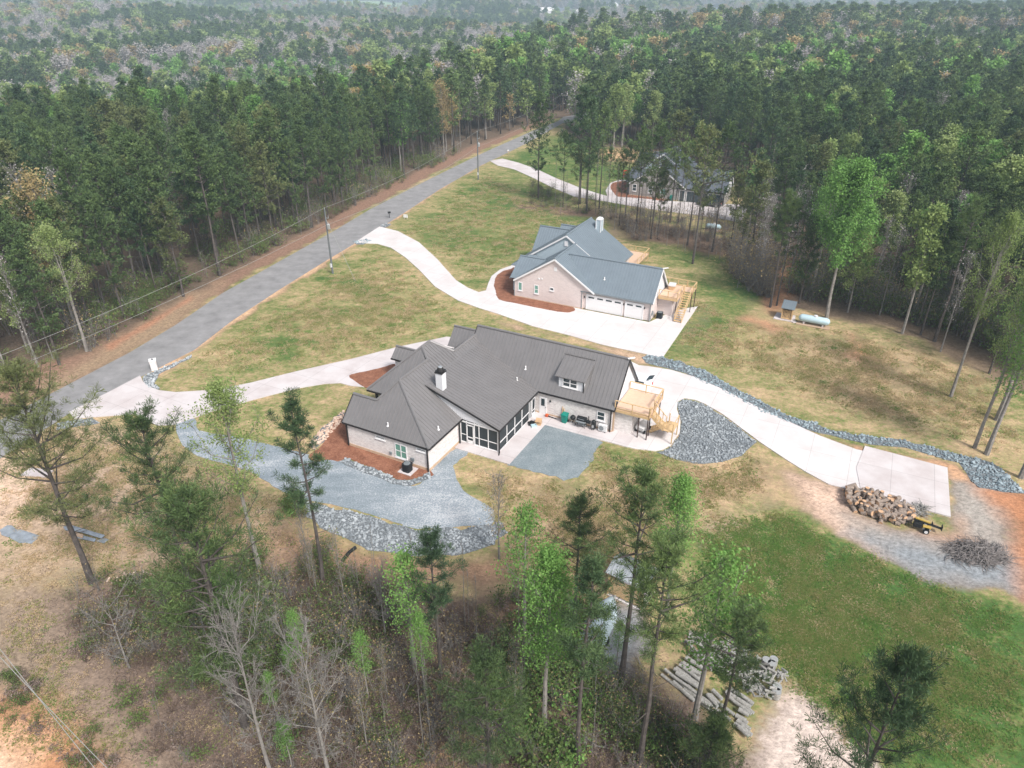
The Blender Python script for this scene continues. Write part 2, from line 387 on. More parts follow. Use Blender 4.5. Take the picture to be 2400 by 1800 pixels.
# ground outlines in world metres, read from the photograph through G()
FOREST_L = gs([(-900, 1400), (-200, 960), (18, 872), (204, 822), (300, 772), (430, 700), (611, 602), (760, 522), (900, 440), (1010, 385), (1100, 345), (1186, 314), (1260, 288), (1308, 264)])
CLEAR = FOREST_L + gs([(1322, 266), (1322, 296), (1340, 320), (1378, 340), (1412, 354), (1500, 352), (1560, 356), (1690, 400), (1770, 470), (1745, 560), (1730, 640), (1770, 690), (1800, 718), (1880, 722), (1960, 748), (2060, 768), (2150, 792), (2230, 842), (2300, 892), (2400, 910), (2700, 980), (3300, 1800), (3000, 4200), (-2500, 4200), (-1800, 1800)])
def forest_ok(x, y):
    return ~inpoly(x, y, CLEAR)
def build_ground():
    xf = np.arange(-75, 110.01, .42); xl = [-75.0]; st = 1.0
    while xl[-1] > -5200: xl.append(xl[-1] - st); st *= 1.075
    xr = [110.0]; st = 1.0
    while xr[-1] < 5200: xr.append(xr[-1] + st); st *= 1.075
    xs = np.concatenate([np.array(xl[1:][::-1]), xf, np.array(xr[1:])])
    ys = list(np.arange(8, 130, .42)); st = .5
    while ys[-1] < 7000: ys.append(ys[-1] + st); st = min(st * 1.02, 90) if ys[-1] > 135 else .5
    ys = np.array([-60, -20] + ys)
    X, Y = np.meshgrid(xs, ys); nx, ny = len(xs), len(ys); x = X.ravel(); y = Y.ravel(); z = terrain(x, y)
    near = (y < 260) & (x > -120) & (x < 150)
    inside = np.zeros(x.shape, bool); inside[near] = inpoly(x[near], y[near], CLEAR)
    z = z + np.where(near & inside, 0, 0)
    bare = np.zeros((len(x), 4)); bare[:, :3] = (.13, .095, .068); bare[:, 3] = 1.0
    green = np.full(len(x), .25)
    xn, yn = x[near], y[near]; bn = bare[near]; gn = green[near]
    e = (vnoise(xn, yn, 2.3, 3) - .5) * 1.6 + (vnoise(xn, yn, .8, 4) - .5) * .7
    def zone(poly, col, feather=1.0, alpha=1.0, g=None):
        d = sdf(xn, yn, poly) + e * min(1, feather); t = np.clip(d / feather * .5 + .5, 0, 1)
        if col is not None:
            a = t * alpha; bn[:, :3] = bn[:, :3] * (1 - a)[:, None] + np.array(col) * a[:, None]; bn[:, 3] = bn[:, 3] * (1 - t) + t * alpha
        else:
            bn[:, 3] = bn[:, 3] * (1 - t * alpha)
        if g is not None: gn[:] = gn * (1 - t) + g * t
    LIT = (.155, .112, .088); CLAY = (.47, .25, .14); SAND = (.56, .42, .33); RED = (.42, .19, .095); DUST = (.40, .33, .27); STRAW = (.50, .41, .27); GRV = (.225, .24, .25)
    lawn = CLEAR
    zone(lawn, None, 1.2, 1.0, .45)
    # lawns
    zone(gd([(850, 495), (1050, 365), (1130, 330), (1230, 440), (1290, 520), (1250, 560), (1110, 560), (1060, 600), (1020, 620), (960, 560), (900, 520)]), None, 3, 1, .64)
    zone(gd([(1080, 350), (1215, 290), (1370, 330), (1390, 400), (1320, 440), (1200, 400)]), None, 3, 1, .8)
    zone(gd([(1280, 322), (1385, 322), (1380, 352), (1300, 350)]), (.50, .33, .18), 3, .8)
    zone(gd([(700, 600), (800, 535), (900, 590), (1000, 670), (960, 720), (760, 770), (560, 800), (400, 830), (345, 820), (420, 770)]), None, 3, 1, .47)
    zone(gd([(690, 600), (770, 600), (830, 640), (780, 640)]), None, 1.5, 1, .95)
    zone(gd([(560, 750), (610, 730), (670, 745), (640, 770), (590, 775)]), None, 1.5, 1, .95)
    zone(gd([(1000, 400), (1110, 430), (1230, 455), (1290, 480), (1180, 470), (1060, 440)]), None, 1.5, 1, .85)
    zone(gd([(1500, 560), (1640, 590), (1660, 660), (1600, 700), (1560, 720), (1480, 760), (1450, 760), (1530, 640)]), None, 3, 1, .85)
    zone(gd([(1340, 500), (1600, 520), (1690, 600), (1640, 620), (1480, 600), (1400, 550)]), None, 3, 1, .72)
    zone(gd([(1500, 640), (1560, 660), (1545, 720), (1470, 770), (1440, 765)]), (.46, .40, .26), 1.0, .35)
    zone(gd([(1640, 700), (1880, 700), (2150, 800), (2212, 850), (2212, 1000), (2060, 960), (1850, 920), (1650, 830), (1560, 780)]), (.44, .32, .20), 6, .42, .33)
    zone(gd([(1840, 720), (1880, 760), (1870, 800), (1840, 770)]), CLAY, 1.5, .8)
    zone(gd([(1600, 690), (1660, 640), (1680, 560), (1705, 560), (1700, 640), (1680, 720)]), CLAY, 2, .85)
    zone(gd([(1500, 560), (1700, 700), (1640, 690), (1480, 580)]), (.45, .38, .24), 1.0, .35)
    # big green lawn, lower right
    zone(gd([(1480, 1150), (1560, 1115), (1660, 1100), (1740, 1115), (1800, 1150), (1900, 1200), (2050, 1270), (2212, 1330), (2600, 1400), (2600, 1900), (2000, 1900), (1850, 1600), (1700, 1480), (1560, 1380), (1500, 1280)]), None, 1.5, 1, .92)
    zone(gd([(1490, 1150), (1560, 1110), (1680, 1090), (1700, 1100), (1600, 1130), (1520, 1170)]), SAND, 1.2, .6)
    zone(gd([(1000, 1010), (1100, 1010), (1240, 1040), (1300, 960), (1420, 980), (1560, 1000), (1640, 960), (1710, 1010), (1710, 1060), (1600, 1100), (1480, 1160), (1420, 1300), (1300, 1380), (1180, 1330), (1080, 1200), (1090, 1120), (1050, 1080)]), (.40, .28, .175), 4, .6, .3)
    zone(gd([(1290, 960), (1400, 975), (1450, 1000), (1400, 1020), (1300, 1000)]), None, 2, 1, .8)
    # left field
    zone(gd([(-200, 960), (200, 905), (330, 910), (390, 960), (470, 1010), (640, 1080), (650, 1180), (560, 1240), (420, 1250), (200, 1260), (60, 1290), (-300, 1350)]), (.50, .365, .245), 3, .68, .36)
    zone(gd([(-100, 1010), (100, 1000), (230, 1050), (150, 1110), (-100, 1130)]), (.64, .46, .34), 4, .75)
    zone(gd([(-200, 1290), (90, 1280), (160, 1330), (200, 1430), (340, 1560), (420, 1659), (400, 1900), (-500, 1900)]), (.27, .205, .145), 4, .85, .5)
    zone(gd([(60, 1300), (130, 1310), (180, 1400), (300, 1520), (420, 1640), (440, 1750), (340, 1700), (220, 1560), (110, 1420)]), (.34, .255, .19), 2.5, .9)
    zone(gd([(-300, 1490), (0, 1525), (70, 1550), (170, 1610), (230, 1700), (200, 1900), (-600, 1900)]), (.50, .235, .11), 2, 1)
    zone(gd([(-300, 1600), (0, 1590), (70, 1640), (40, 1700), (-100, 1900), (-600, 1900)]), (.62, .45, .32), 1.5, 1)
    zone(gd([(560, 1170), (700, 1150), (780, 1180), (900, 1215), (1100, 1200), (1130, 1240), (1060, 1260), (880, 1250), (740, 1240), (640, 1230)]), (.42, .25, .15), 2.5, .85)
    # woods floor in the foreground
    zone(gd([(130, 1290), (240, 1255), (330, 1270), (440, 1230), (560, 1195), (620, 1230), (760, 1240), (900, 1270), (1050, 1290), (1150, 1300), (1250, 1420), (1400, 1440), (1470, 1400), (1480, 1480), (1600, 1600), (1660, 1680), (1700, 1900), (420, 1900), (360, 1640), (220, 1470), (140, 1360)]), LIT, 3, .93)
    zone(gd([(960, 1590), (1030, 1580), (980, 1659), (900, 1720), (880, 1680)]), (.50, .31, .19), 1.5, .9)
    zone(gd([(1120, 1330), (1240, 1390), (1260, 1440), (1210, 1430), (1150, 1380)]), CLAY, 2, .6)
    zone(gd([(1240, 1380), (1330, 1300), (1370, 1320), (1390, 1400), (1340, 1450), (1260, 1440)]), GRV, 1.2, 1)
    zone(gd([(1660, 1490), (1720, 1480), (1780, 1520), (1830, 1560), (1900, 1640), (1960, 1760), (1900, 1900), (1640, 1900), (1630, 1600)]), (.56, .46, .40), 1.4, .95)
    zone(gd([(1480, 1340), (1560, 1370), (1640, 1400), (1700, 1470), (1640, 1480), (1540, 1400)]), (.45, .33, .20), 2, .8)
    # pad yard, lower right
    zone(gd([(1715, 1030), (1760, 1040), (1840, 1060), (1840, 1110), (1960, 1170), (2000, 1180), (1900, 1200), (1780, 1130), (1730, 1090)]), (.58, .41, .31), 1.5, 1)
    zone(gd([(1800, 1100), (1980, 1160), (2080, 1110), (2060, 1030), (2150, 1050), (2190, 1090), (2212, 1230), (2230, 1290), (2060, 1260), (1900, 1200)]), (.31, .27, .235), 1.2, 1)
    zone(gd([(1850, 1160), (1980, 1170), (2060, 1190), (2150, 1180), (2212, 1240), (2200, 1275), (2060, 1255), (1940, 1215)]), GRV, 1.2, 1)
    zone(gd([(2080, 1050), (2120, 1060), (2160, 1120), (2130, 1170), (2080, 1150)]), (.33, .30, .265), 1.2, .9)
    zone(gd([(2000, 1150), (2080, 1130), (2120, 1190), (2060, 1180)]), CLAY, 1.2, .6)
    zone(gd([(2110, 1050), (2212, 1065), (2400, 1100), (2500, 1300), (2212, 1300), (2200, 1230), (2170, 1120)]), RED, 1.2, .9)
    zone(gd([(1400, 792), (1480, 810), (1570, 860), (1650, 895), (1750, 935), (1850, 960), (2070, 1005), (2100, 1040), (2055, 1035), (2045, 1010), (1850, 975), (1770, 945), (1700, 912), (1620, 874), (1560, 843)]), (.50, .30, .18), .5, 1)
    # bank behind house one and road verges
    zone(gd([(1070, 690), (1180, 715), (1300, 745), (1440, 775), (1390, 790), (1250, 740), (1120, 715)]), (.52, .36, .24), 1.0, .8)
    rd = gs([(1318, 286), (1267, 316), (1192, 355)]) + gd([(1040, 358), (950, 411), (870, 466), (800, 512), (700, 574), (600, 636), (500, 702), (440, 745), (380, 790), (310, 825)])
    zone(rd + gd([(330, 800), (420, 738), (500, 688), (600, 615), (700, 555), (800, 490), (950, 400), (1040, 350)]) + gs([(1200, 345), (1316, 284)]), (.52, .34, .21), .8, 1)
    zone(FOREST_L[2:] + gs([(1305, 276), (1215, 316)]) + gd([(1030, 330), (930, 380), (800, 448), (720, 498), (600, 563), (480, 630), (380, 700), (280, 760), (150, 830), (0, 905), (-200, 990)]), (.25, .15, .105), 1.2, .85)
    zone(gd([(150, 800), (260, 730), (400, 640), (480, 610), (400, 690), (280, 760), (150, 830), (0, 905), (0, 880)]), (.30, .22, .14), 1.5, .75, .4)
    zone(gd([(230, 745), (330, 690), (410, 640), (420, 645), (330, 700), (240, 755)]), (.36, .18, .11), .5, .9)
    zone(gd([(1100, 420), (1180, 445), (1280, 450), (1400, 475), (1500, 500), (1600, 520), (1640, 560), (1560, 560), (1450, 530), (1360, 520), (1320, 470), (1210, 468), (1120, 450)]), (.17, .115, .08), 2.5, .9)
    zone(gd([(1300, 430), (1330, 450), (1345, 510), (1320, 520), (1310, 470)]), (.36, .27, .18), 1.5, .6)
    zone(gd([(740, 885), (760, 915), (690, 985), (640, 930), (700, 890)]), None, 1, .4, .5)
    bare[near] = bn; green[near] = gn
    fld = [inpoly(x, y, gs(p)) for p in ([(560, -30), (680, 4), (900, 26), (1020, 24), (900, 4), (850, -30)], )]
    FP = []
    for p, c in FIELDS:
        q = inpoly(x, y, p); bare[q, :3] = c
    idx = np.arange(nx * ny).reshape(ny, nx)
    f = np.stack([idx[:-1, :-1].ravel(), idx[:-1, 1:].ravel(), idx[1:, 1:].ravel(), idx[1:, :-1].ravel()], 1)
    me = bpy.data.meshes.new('ground'); me.vertices.add(len(x)); me.vertices.foreach_set('co', np.stack([x, y, z], 1).ravel())
    me.loops.add(f.size); me.loops.foreach_set('vertex_index', f.ravel()); me.polygons.add(len(f)); me.polygons.foreach_set('loop_start', np.arange(len(f)) * 4); me.polygons.foreach_set('loop_total', np.full(len(f), 4))
    me.update(); me.validate()
    ca = me.color_attributes.new('soil', 'FLOAT_COLOR', 'POINT'); ca.data.foreach_set('color', bare.ravel())
    ga = me.attributes.new('lush', 'FLOAT', 'POINT'); ga.data.foreach_set('value', green)
    me.polygons.foreach_set('use_smooth', [True] * len(f))
    o = bpy.data.objects.new('ground', me); COL.objects.link(o); tag(o, kind='structure')
    m = bpy.data.materials.new('ground'); m.use_nodes = True; n = m.node_tree; L = n.links; b = n.nodes['Principled BSDF']
    at = n.nodes.new('ShaderNodeAttribute'); at.attribute_name = 'soil'; ag = n.nodes.new('ShaderNodeAttribute'); ag.attribute_name = 'lush'
    tc = n.nodes.new('ShaderNodeTexCoord')
    def noise(s, d, r, st=None):
        q = n.nodes.new('ShaderNodeTexNoise'); q.inputs['Scale'].default_value = s; q.inputs['Detail'].default_value = d; q.inputs['Roughness'].default_value = r
        if st:
            mp = n.nodes.new('ShaderNodeMapping'); mp.inputs['Rotation'].default_value[2] = st[0]; mp.inputs['Scale'].default_value = (st[1], 1, 1); L.new(tc.outputs['Object'], mp.inputs[0]); L.new(mp.outputs[0], q.inputs['Vector'])
        else: L.new(tc.outputs['Object'], q.inputs['Vector'])
        return q.outputs[0]
    def math_(op, a, bb, c=None):
        q = n.nodes.new('ShaderNodeMath'); q.operation = op
        for i, t in enumerate((a, bb, c)):
            if t is None: continue
            if isinstance(t, (int, float)): q.inputs[i].default_value = t
            else: L.new(t, q.inputs[i])
        return q.outputs[0]
    nA = noise(.09, 6, .6, (R(30), .6)); nB = noise(.45, 7, .75, (R(30), .65)); nC = noise(4.0, 5, .8, (R(20), .7)); nD = noise(1.6, 7, .8)
    s = math_('MULTIPLY_ADD', nA, 1.1, -.55); s = math_('MULTIPLY_ADD', nB, 1.7, math_('ADD', s, -.85)); s = math_('MULTIPLY_ADD', nD, 1.7, math_('ADD', s, -.85)); s = math_('MULTIPLY_ADD', nC, 1.7, math_('ADD', s, -.85)); s = math_('ADD', s, ag.outputs['Fac'])
    cr = n.nodes.new('ShaderNodeValToRGB'); L.new(s, cr.inputs[0]); e_ = cr.color_ramp.elements
    e_[0].position = .08; e_[0].color = (.49, .345, .21, 1); e_[1].position = 1.0; e_[1].color = (.060, .120, .030, 1)
    for p, c in ((.3, (.37, .285, .155)), (.5, (.25, .23, .10)), (.74, (.13, .165, .05))):
        k = e_.new(p); k.color = (*c, 1)
    var = n.nodes.new('ShaderNodeMapRange'); L.new(math_('ADD', math_('MULTIPLY', nC, .55), math_('MULTIPLY', nD, .45)), var.inputs[0]); var.inputs[1].default_value = .34; var.inputs[2].default_value = .64; var.inputs[3].default_value = .38; var.inputs[4].default_value = 1.6
    so = n.nodes.new('ShaderNodeVectorMath'); so.operation = 'SCALE'; L.new(at.outputs['Color'], so.inputs[0]); L.new(var.outputs[0], so.inputs['Scale'])
    v2 = n.nodes.new('ShaderNodeMapRange'); L.new(nC, v2.inputs[0]); v2.inputs[1].default_value = .38; v2.inputs[2].default_value = .62; v2.inputs[3].default_value = .62; v2.inputs[4].default_value = 1.38
    gr = n.nodes.new('ShaderNodeVectorMath'); gr.operation = 'SCALE'; L.new(cr.outputs[0], gr.inputs[0]); L.new(v2.outputs[0], gr.inputs['Scale'])
    al = math_('ADD', at.outputs['Alpha'], math_('MULTIPLY_ADD', nB, .9, -.45)); al = math_('ADD', al, math_('MULTIPLY_ADD', nC, .5, -.25))
    am = n.nodes.new('ShaderNodeMapRange'); L.new(al, am.inputs[0]); am.inputs[1].default_value = .3; am.inputs[2].default_value = .7
    mx = n.nodes.new('ShaderNodeMix'); mx.data_type = 'RGBA'; L.new(am.outputs[0], mx.inputs[0]); L.new(gr.outputs[0], mx.inputs[6]); L.new(so.outputs[0], mx.inputs[7]); L.new(mx.outputs[2], b.inputs['Base Color'])
    b.inputs['Roughness'].default_value = .97; b.inputs['Specular IOR Level'].default_value = .1
    bu = n.nodes.new('ShaderNodeBump'); bu.inputs['Strength'].default_value = .55; bu.inputs['Distance'].default_value = .12; L.new(math_('ADD', nC, nD), bu.inputs['Height']); L.new(bu.outputs[0], b.inputs['Normal'])
    me.materials.append(m); MATS['ground'] = m
def far_rect(cx, cy, wx, wy, rot=0):
    c, s = math.cos(rot), math.sin(rot)
    return [(cx + a * wx * c - b * wy * s, cy + a * wx * s + b * wy * c) for a, b in ((-1, -1), (1, -1), (1, 1), (-1, 1))]
def GT(px, py):
    x0, y0, _ = G(px, py, -60); n = 400
    t = np.linspace(.02, 1, n) ** 2; X = x0 * t; Y = y0 * t; Zr = CH + (-60 - CH) * t; h = terrain(X, Y); k = np.argmax(Zr < h + .01)
    return (float(X[k]), float(Y[k]))
FIELDS = [([GT(*p) for p in [(555, 6), (690, 34), (880, 46), (1060, 44), (960, 12), (880, 2), (620, 0)]], (.22, .30, .14)),
          ([GT(*p) for p in [(1390, 16), (1450, 16), (1510, 46), (1400, 52)]], (.30, .32, .18)),
          ([GT(*p) for p in [(1200, 26), (1270, 28), (1366, 34), (1362, 60), (1290, 58), (1200, 52)]], (.34, .31, .24)),
          ([GT(*p) for p in [(1640, 24), (1710, 24), (1705, 54), (1640, 54)]], (.36, .33, .27))]
build_ground()

# ------------------------------------------------------------------ roads, drives, beds
road = gs([(-260, 1100), (-80, 985)]) + gd([(0, 908), (150, 830), (280, 762), (380, 702), (480, 634), (600, 567), (720, 500), (800, 452), (930, 386), (1030, 337)]) + gs([(1162, 345), (1219, 320), (1250, 306), (1308, 284)]) + [(18.0, 262.0), (33.0, 276.0), (60.0, 286.0), (62.0, 280.0), (38.0, 269.0), (24.0, 257.0)] + gs([(1318, 289), (1267, 318), (1230, 338), (1192, 357)]) + \
       gd([(1040, 357), (950, 409), (870, 462), (800, 506), (700, 566), (600, 628), (500, 694), (420, 756), (305, 814), (150, 893)]) + gs([(0, 1075), (-200, 1200)])
sheet('road', road, .035, 'asphalt')
drive_a = gd([(150, 891), (230, 850), (303, 812), (309, 825), (322, 836), (345, 844), (380, 848), (460, 843), (540, 828), (640, 803), (760, 776), (860, 750), (965, 728), (1000, 732), (1010, 775), (900, 830), (860, 850), (800, 838), (757, 834), (735, 828), (700, 830), (640, 840), (560, 861), (480, 882), (420, 903), (377, 918), (340, 920), (310, 905), (290, 895), (200, 902), (160, 905)])
sheet('front_driveway', drive_a, .07, 'concrete')
drive_b = gd([(820, 490), (860, 500), (905, 524), (945, 561), (985, 606), (1010, 622), (1034, 632), (1050, 628), (1055, 612), (1062, 597), (1080, 583), (1108, 573), (1120, 566)]) + zoomed([(340, 600), (345, 850), (700, 905), (960, 970), (1585, 1090), (1838, 975), (2035, 945), (1710, 1418)], 1120, 480, 3.95) + \
          gd([(1300, 745), (1230, 725), (1150, 705), (1080, 680), (1035, 666), (990, 650), (940, 620), (905, 583), (875, 556), (845, 536), (815, 527), (790, 526), (765, 525)])
sheet('garage_driveway', drive_b, .075, 'concrete_bright')
drive_c = gd([(1340, 770), (1380, 790), (1400, 792), (1450, 800), (1500, 815), (1560, 841), (1620, 872), (1700, 910), (1770, 942), (1850, 972), (1960, 993), (2045, 1012), (2052, 1117), (1990, 1101), (1850, 1062), (1790, 1047), (1740, 1020), (1700, 995), (1640, 955), (1600, 925), (1560, 895), (1520, 872), (1500, 864), (1478, 861), (1464, 868), (1462, 885), (1470, 910), (1468, 935), (1450, 962), (1432, 972), (1415, 975), (1370, 970), (1300, 952), (1230, 933), (1175, 918), (1230, 860)])
sheet('rear_driveway', drive_c, .08, 'concrete_bright')
m = MB(); m.prism(gd([(1849, 1012), (1868, 965), (2046, 1012), (2053, 1118), (1860, 1066)]), -.1, .12); tag(m.build('parking_slab', 'concrete'), kind='structure')
drive_d = gd([(1058, 348), (1085, 343), (1120, 352), (1160, 366), (1200, 385), (1250, 405), (1290, 418), (1312, 424), (1308, 412), (1318, 396), (1340, 388), (1358, 390)]) + zoomed([(400, 680), (405, 890), (870, 945), (1050, 955), (1280, 970), (1600, 985), (1960, 1000), (1860, 1225), (1500, 1160), (1000, 1095), (600, 1040), (0, 935)], 1400, 300, 5.53) + \
          gd([(1240, 425), (1190, 404), (1150, 384), (1110, 366), (1075, 358)])
sheet('far_driveway', drive_d, .07, 'concrete')
sheet('gravel_driveway', rough_edge(catmull(gd([(380, 912), (420, 905), (430, 930), (500, 942), (600, 965), (690, 987), (735, 993), (800, 1020), (870, 1047), (905, 1047), (932, 1015), (987, 968), (1012, 978), (985, 1000), (980, 1015), (1000, 1060), (1050, 1090), (1068, 1110), (1060, 1132), (1000, 1137), (900, 1142), (850, 1127), (800, 1110), (700, 1087), (650, 1077), (600, 1055), (540, 1020), (480, 1000), (425, 985), (388, 950)]), 3), .6, .05), .03, 'gravel_drive')
sheet('gravel_yard', rough_edge(gd([(1150, 905), (1290, 945), (1300, 955), (1278, 1000), (1240, 1034), (1212, 1036), (1098, 1004), (1090, 990)]), .5, .12), .028, 'gravel_pad')
sheet('mulch_bed', rough_edge(catmull(zoomed([(585, -10), (640, 30), (1130, 290), (1055, 325), (985, 345), (900, 335), (800, 285), (700, 245), (590, 205), (545, 225), (470, 215), (380, 225), (340, 190), (430, 120), (480, 20), (520, -60)], 600, 1000, 2.765), 4), .4, .05), .045, 'mulch')
sheet('mulch_bed_entry', rough_edge(catmull(zoomed([(105, 392), (200, 367), (320, 340), (410, 318), (440, 420), (300, 480), (240, 478), (175, 448)], 780, 740, 2.765), 4), .4, .03), .09, 'mulch')
sheet('mulch_bed_side', rough_edge(catmull(zoomed([(345, 597), (300, 600), (230, 620), (170, 668), (150, 740), (165, 805), (197, 880), (350, 915), (520, 952), (740, 992), (845, 1000), (895, 964), (700, 890), (350, 830)], 1120, 480, 3.95), 4), .4, .03), .09, 'mulch')
sheet('mulch_bed_far', rough_edge(catmull(zoomed([(395, 700), (250, 703), (190, 725), (170, 775), (215, 850), (270, 893), (420, 905), (620, 920), (840, 948), (900, 938), (600, 880), (400, 860)], 1400, 300, 5.53), 4), .4, .03), .085, 'mulch')
HOUSE1 = (-7.77, 54.39); A1 = R(-27.5)
def loc2w(o, a, u, v): return (o[0] + u * math.cos(a) - v * math.sin(a), o[1] + u * math.sin(a) + v * math.cos(a))
patio = [loc2w(HOUSE1, A1, u, v) for u, v in ((.05, 4.4), (6.16, 4.42), (6.2, 12.45), (15.2, 12.4), (15.2, 15.5), (4.2, 15.5), (4.2, 6), (.05, 6))]
sheet('patio', patio, .095, 'concrete')
# riprap: crushed stone beds
def rocks(name, poly, mat, size=.22, dens=9, lab=None, z=.02):
    xs = [p[0] for p in poly]; ys = [p[1] for p in poly]; A = (max(xs) - min(xs)) * (max(ys) - min(ys)); N = int(A * dens)
    px = RNG.uniform(min(xs), max(xs), N); py = RNG.uniform(min(ys), max(ys), N); k = inpoly(px, py, poly); px, py = px[k], py[k]
    t = (1 + 5 ** .5) / 2; iv = np.array([(-1, t, 0), (1, t, 0), (-1, -t, 0), (1, -t, 0), (0, -1, t), (0, 1, t), (0, -1, -t), (0, 1, -t), (t, 0, -1), (t, 0, 1), (-t, 0, -1), (-t, 0, 1)]) / 1.9
    fi = np.array([(0, 11, 5), (0, 5, 1), (0, 1, 7), (0, 7, 10), (0, 10, 11), (1, 5, 9), (5, 11, 4), (11, 10, 2), (10, 7, 6), (7, 1, 8), (3, 9, 4), (3, 4, 2), (3, 2, 6), (3, 6, 8), (3, 8, 9), (4, 9, 5), (2, 4, 11), (6, 2, 10), (8, 6, 7), (9, 8, 1)])
    n = len(px); sc = size * RNG.lognormal(0, .35, n); V = iv[None] * RNG.uniform(.55, 1.15, (n, 12, 1)); V = V * (sc[:, None, None] * RNG.uniform(.45, 1.1, (n, 1, 3)) * np.array([1.15, 1, .75]))
    a = RNG.uniform(0, 6.28, n); c, s = np.cos(a), np.sin(a); tl = RNG.uniform(-.7, .7, n); ct, st = np.cos(tl), np.sin(tl)
    x = V[:, :, 0] * ct[:, None] - V[:, :, 2] * st[:, None]; zz = V[:, :, 0] * st[:, None] + V[:, :, 2] * ct[:, None]; yv = V[:, :, 1]
    X = x * c[:, None] - yv * s[:, None] + px[:, None]; Y = x * s[:, None] + yv * c[:, None] + py[:, None]; Z = zz + z + .02 + sc[:, None] * .25
    P = np.stack([X, Y, Z], 2).reshape(-1, 3); F = (fi[None] + (np.arange(n) * 12)[:, None, None]).reshape(-1, 3)
    bed = MB(); bed.prism(poly, -.1, z); nb = len(bed.v)
    me = bpy.data.meshes.new(name); me.from_pydata(bed.v + P.tolist(), [], bed.f + (F + nb).tolist())
    me.materials.append(MATS[mat]); me.materials.append(MATS['rock_bed']); mi = [1] * len(bed.f) + [0] * len(F); me.polygons.foreach_set('material_index', mi); me.update()
    o = bpy.data.objects.new(name, me); COL.objects.link(o); tag(o, lab, 'rocks', kind='stuff')
rocks('riprap', rough_edge(gd([(650, 1080), (700, 1091), (800, 1114), (850, 1132), (900, 1146), (1000, 1141), (1060, 1136), (1085, 1125), (1092, 1150), (1060, 1180), (980, 1200), (903, 1203), (830, 1190), (760, 1170), (700, 1140), (640, 1102)]), 1, .15), 'rock', .105, 40, 'grey riprap apron curving below the gravel driveway')
rocks('riprap', rough_edge(zoomed([(545, 232), (580, 207), (700, 252), (800, 292), (900, 340), (985, 352), (1060, 332), (1105, 305), (1130, 298), (1130, 330), (1060, 370), (985, 388), (880, 372), (760, 322), (650, 282)], 600, 1000, 2.765), .8, .08), 'rock', .12, 34, 'narrow grey stone edging below the mulch bed', z=.05)
rocks('riprap', rough_edge(gd([(1385, 771), (1405, 768), (1450, 777), (1520, 799), (1600, 844), (1680, 887), (1760, 917), (1850, 938), (1950, 953), (2050, 976), (2110, 988), (2165, 1012), (2182, 1035), (2208, 1064), (2165, 1064), (2108, 1050), (2088, 1020), (2070, 1000), (1960, 970), (1850, 955), (1750, 930), (1650, 892), (1570, 850), (1480, 806), (1400, 786)]), 1, .15), 'rock_dark', .12, 26, 'long blue grey stone ditch beside the rear driveway')
rocks('riprap', rough_edge(gd([(1464, 870), (1480, 863), (1500, 866), (1520, 874), (1560, 898), (1600, 928), (1635, 955), (1600, 985), (1560, 998), (1500, 1003), (1450, 990), (1418, 976), (1433, 974), (1453, 964), (1470, 936), (1472, 911), (1464, 887)]), .8, .06), 'rock', .10, 42, 'grey stone fan in the bend of the rear driveway')
rocks('riprap', rough_edge(gd([(414, 766), (400, 774), (360, 792), (325, 806), (306, 818), (312, 828), (325, 838), (345, 842), (332, 828), (345, 808), (390, 785), (415, 773)]), .8, .06), 'rock', .11, 34, 'curved stone edging around the roadside mailbox pillar')
rocks('riprap', rough_edge(gd([(120, 915), (200, 903), (215, 915), (150, 925), (120, 930)]), .8, .06), 'rock', .12, 26, 'grey stones below the driveway mouth behind the pine')
rocks('riprap', rough_edge(zoomed([(810, 795), (860, 785), (1100, 772), (1140, 790), (1050, 830), (980, 855), (860, 850)], 720, 460, 7.54), .6, .05), 'rock_dark', .14, 14, 'small patch of stones at the lower corner of the second driveway')
rocks('riprap', rough_edge(zoomed([(1260, 525), (1400, 480), (1480, 505), (1380, 555), (1320, 550)], 720, 460, 7.54), .6, .05), 'rock', .14, 12, 'small patch of stones at the upper corner of the second driveway')
rocks('stone_path', rough_edge(gd([(742, 888), (748, 905), (700, 955), (678, 972), (668, 960), (690, 930)]), .5, .05), 'rock_pale', .13, 30, 'pinkish stone path curving beside the brick wing')

# ------------------------------------------------------------------ house parts (local frame: x along the front, y to the back, z up)
def win(parent, c, wd, ht, axis, glass, mull=(1, 1), name='window', fr=.09, dep=.06):
    """window on a wall facing -y (axis 'y') or +x (axis 'x'); c = lower left corner on the wall face"""
    f = MB(); g = MB(); x, y, z = c
    def bx(mb, a0, a1, z0, z1, d0, d1):
        if axis == 'y': mb.box(x + a0, x + a1, y - d1, y - d0, z + z0, z + z1)
        else: mb.box(x + d0, x + d1, y + a0, y + a1, z + z0, z + z1)
    bx(f, 0, wd, 0, fr * 1.3, -.03, dep); bx(f, 0, wd, ht - fr, ht, -.03, dep)
    bx(f, 0, fr, fr * 1.3, ht - fr, -.03, dep); bx(f, wd - fr, wd, fr * 1.3, ht - fr, -.03, dep)
    for i in range(1, mull[0]):
        q = wd * i / mull[0]; bx(f, q - .05, q + .05, fr * 1.3, ht - fr, -.03, dep - .01)
    for i in range(1, mull[1]):
        q = ht * i / mull[1]; bx(f, fr, wd - fr, q - .035, q + .035, -.03, dep - .02)
    bx(f, -.06, wd + .06, -.07, -.002, -.03, dep + .05)
    bx(g, fr * .5, wd - fr * .5, fr * .5, ht - fr * .5, -.02, .018)
    o = f.build(name, 'white_trim', parent); g.build('pane', glass, o); return o
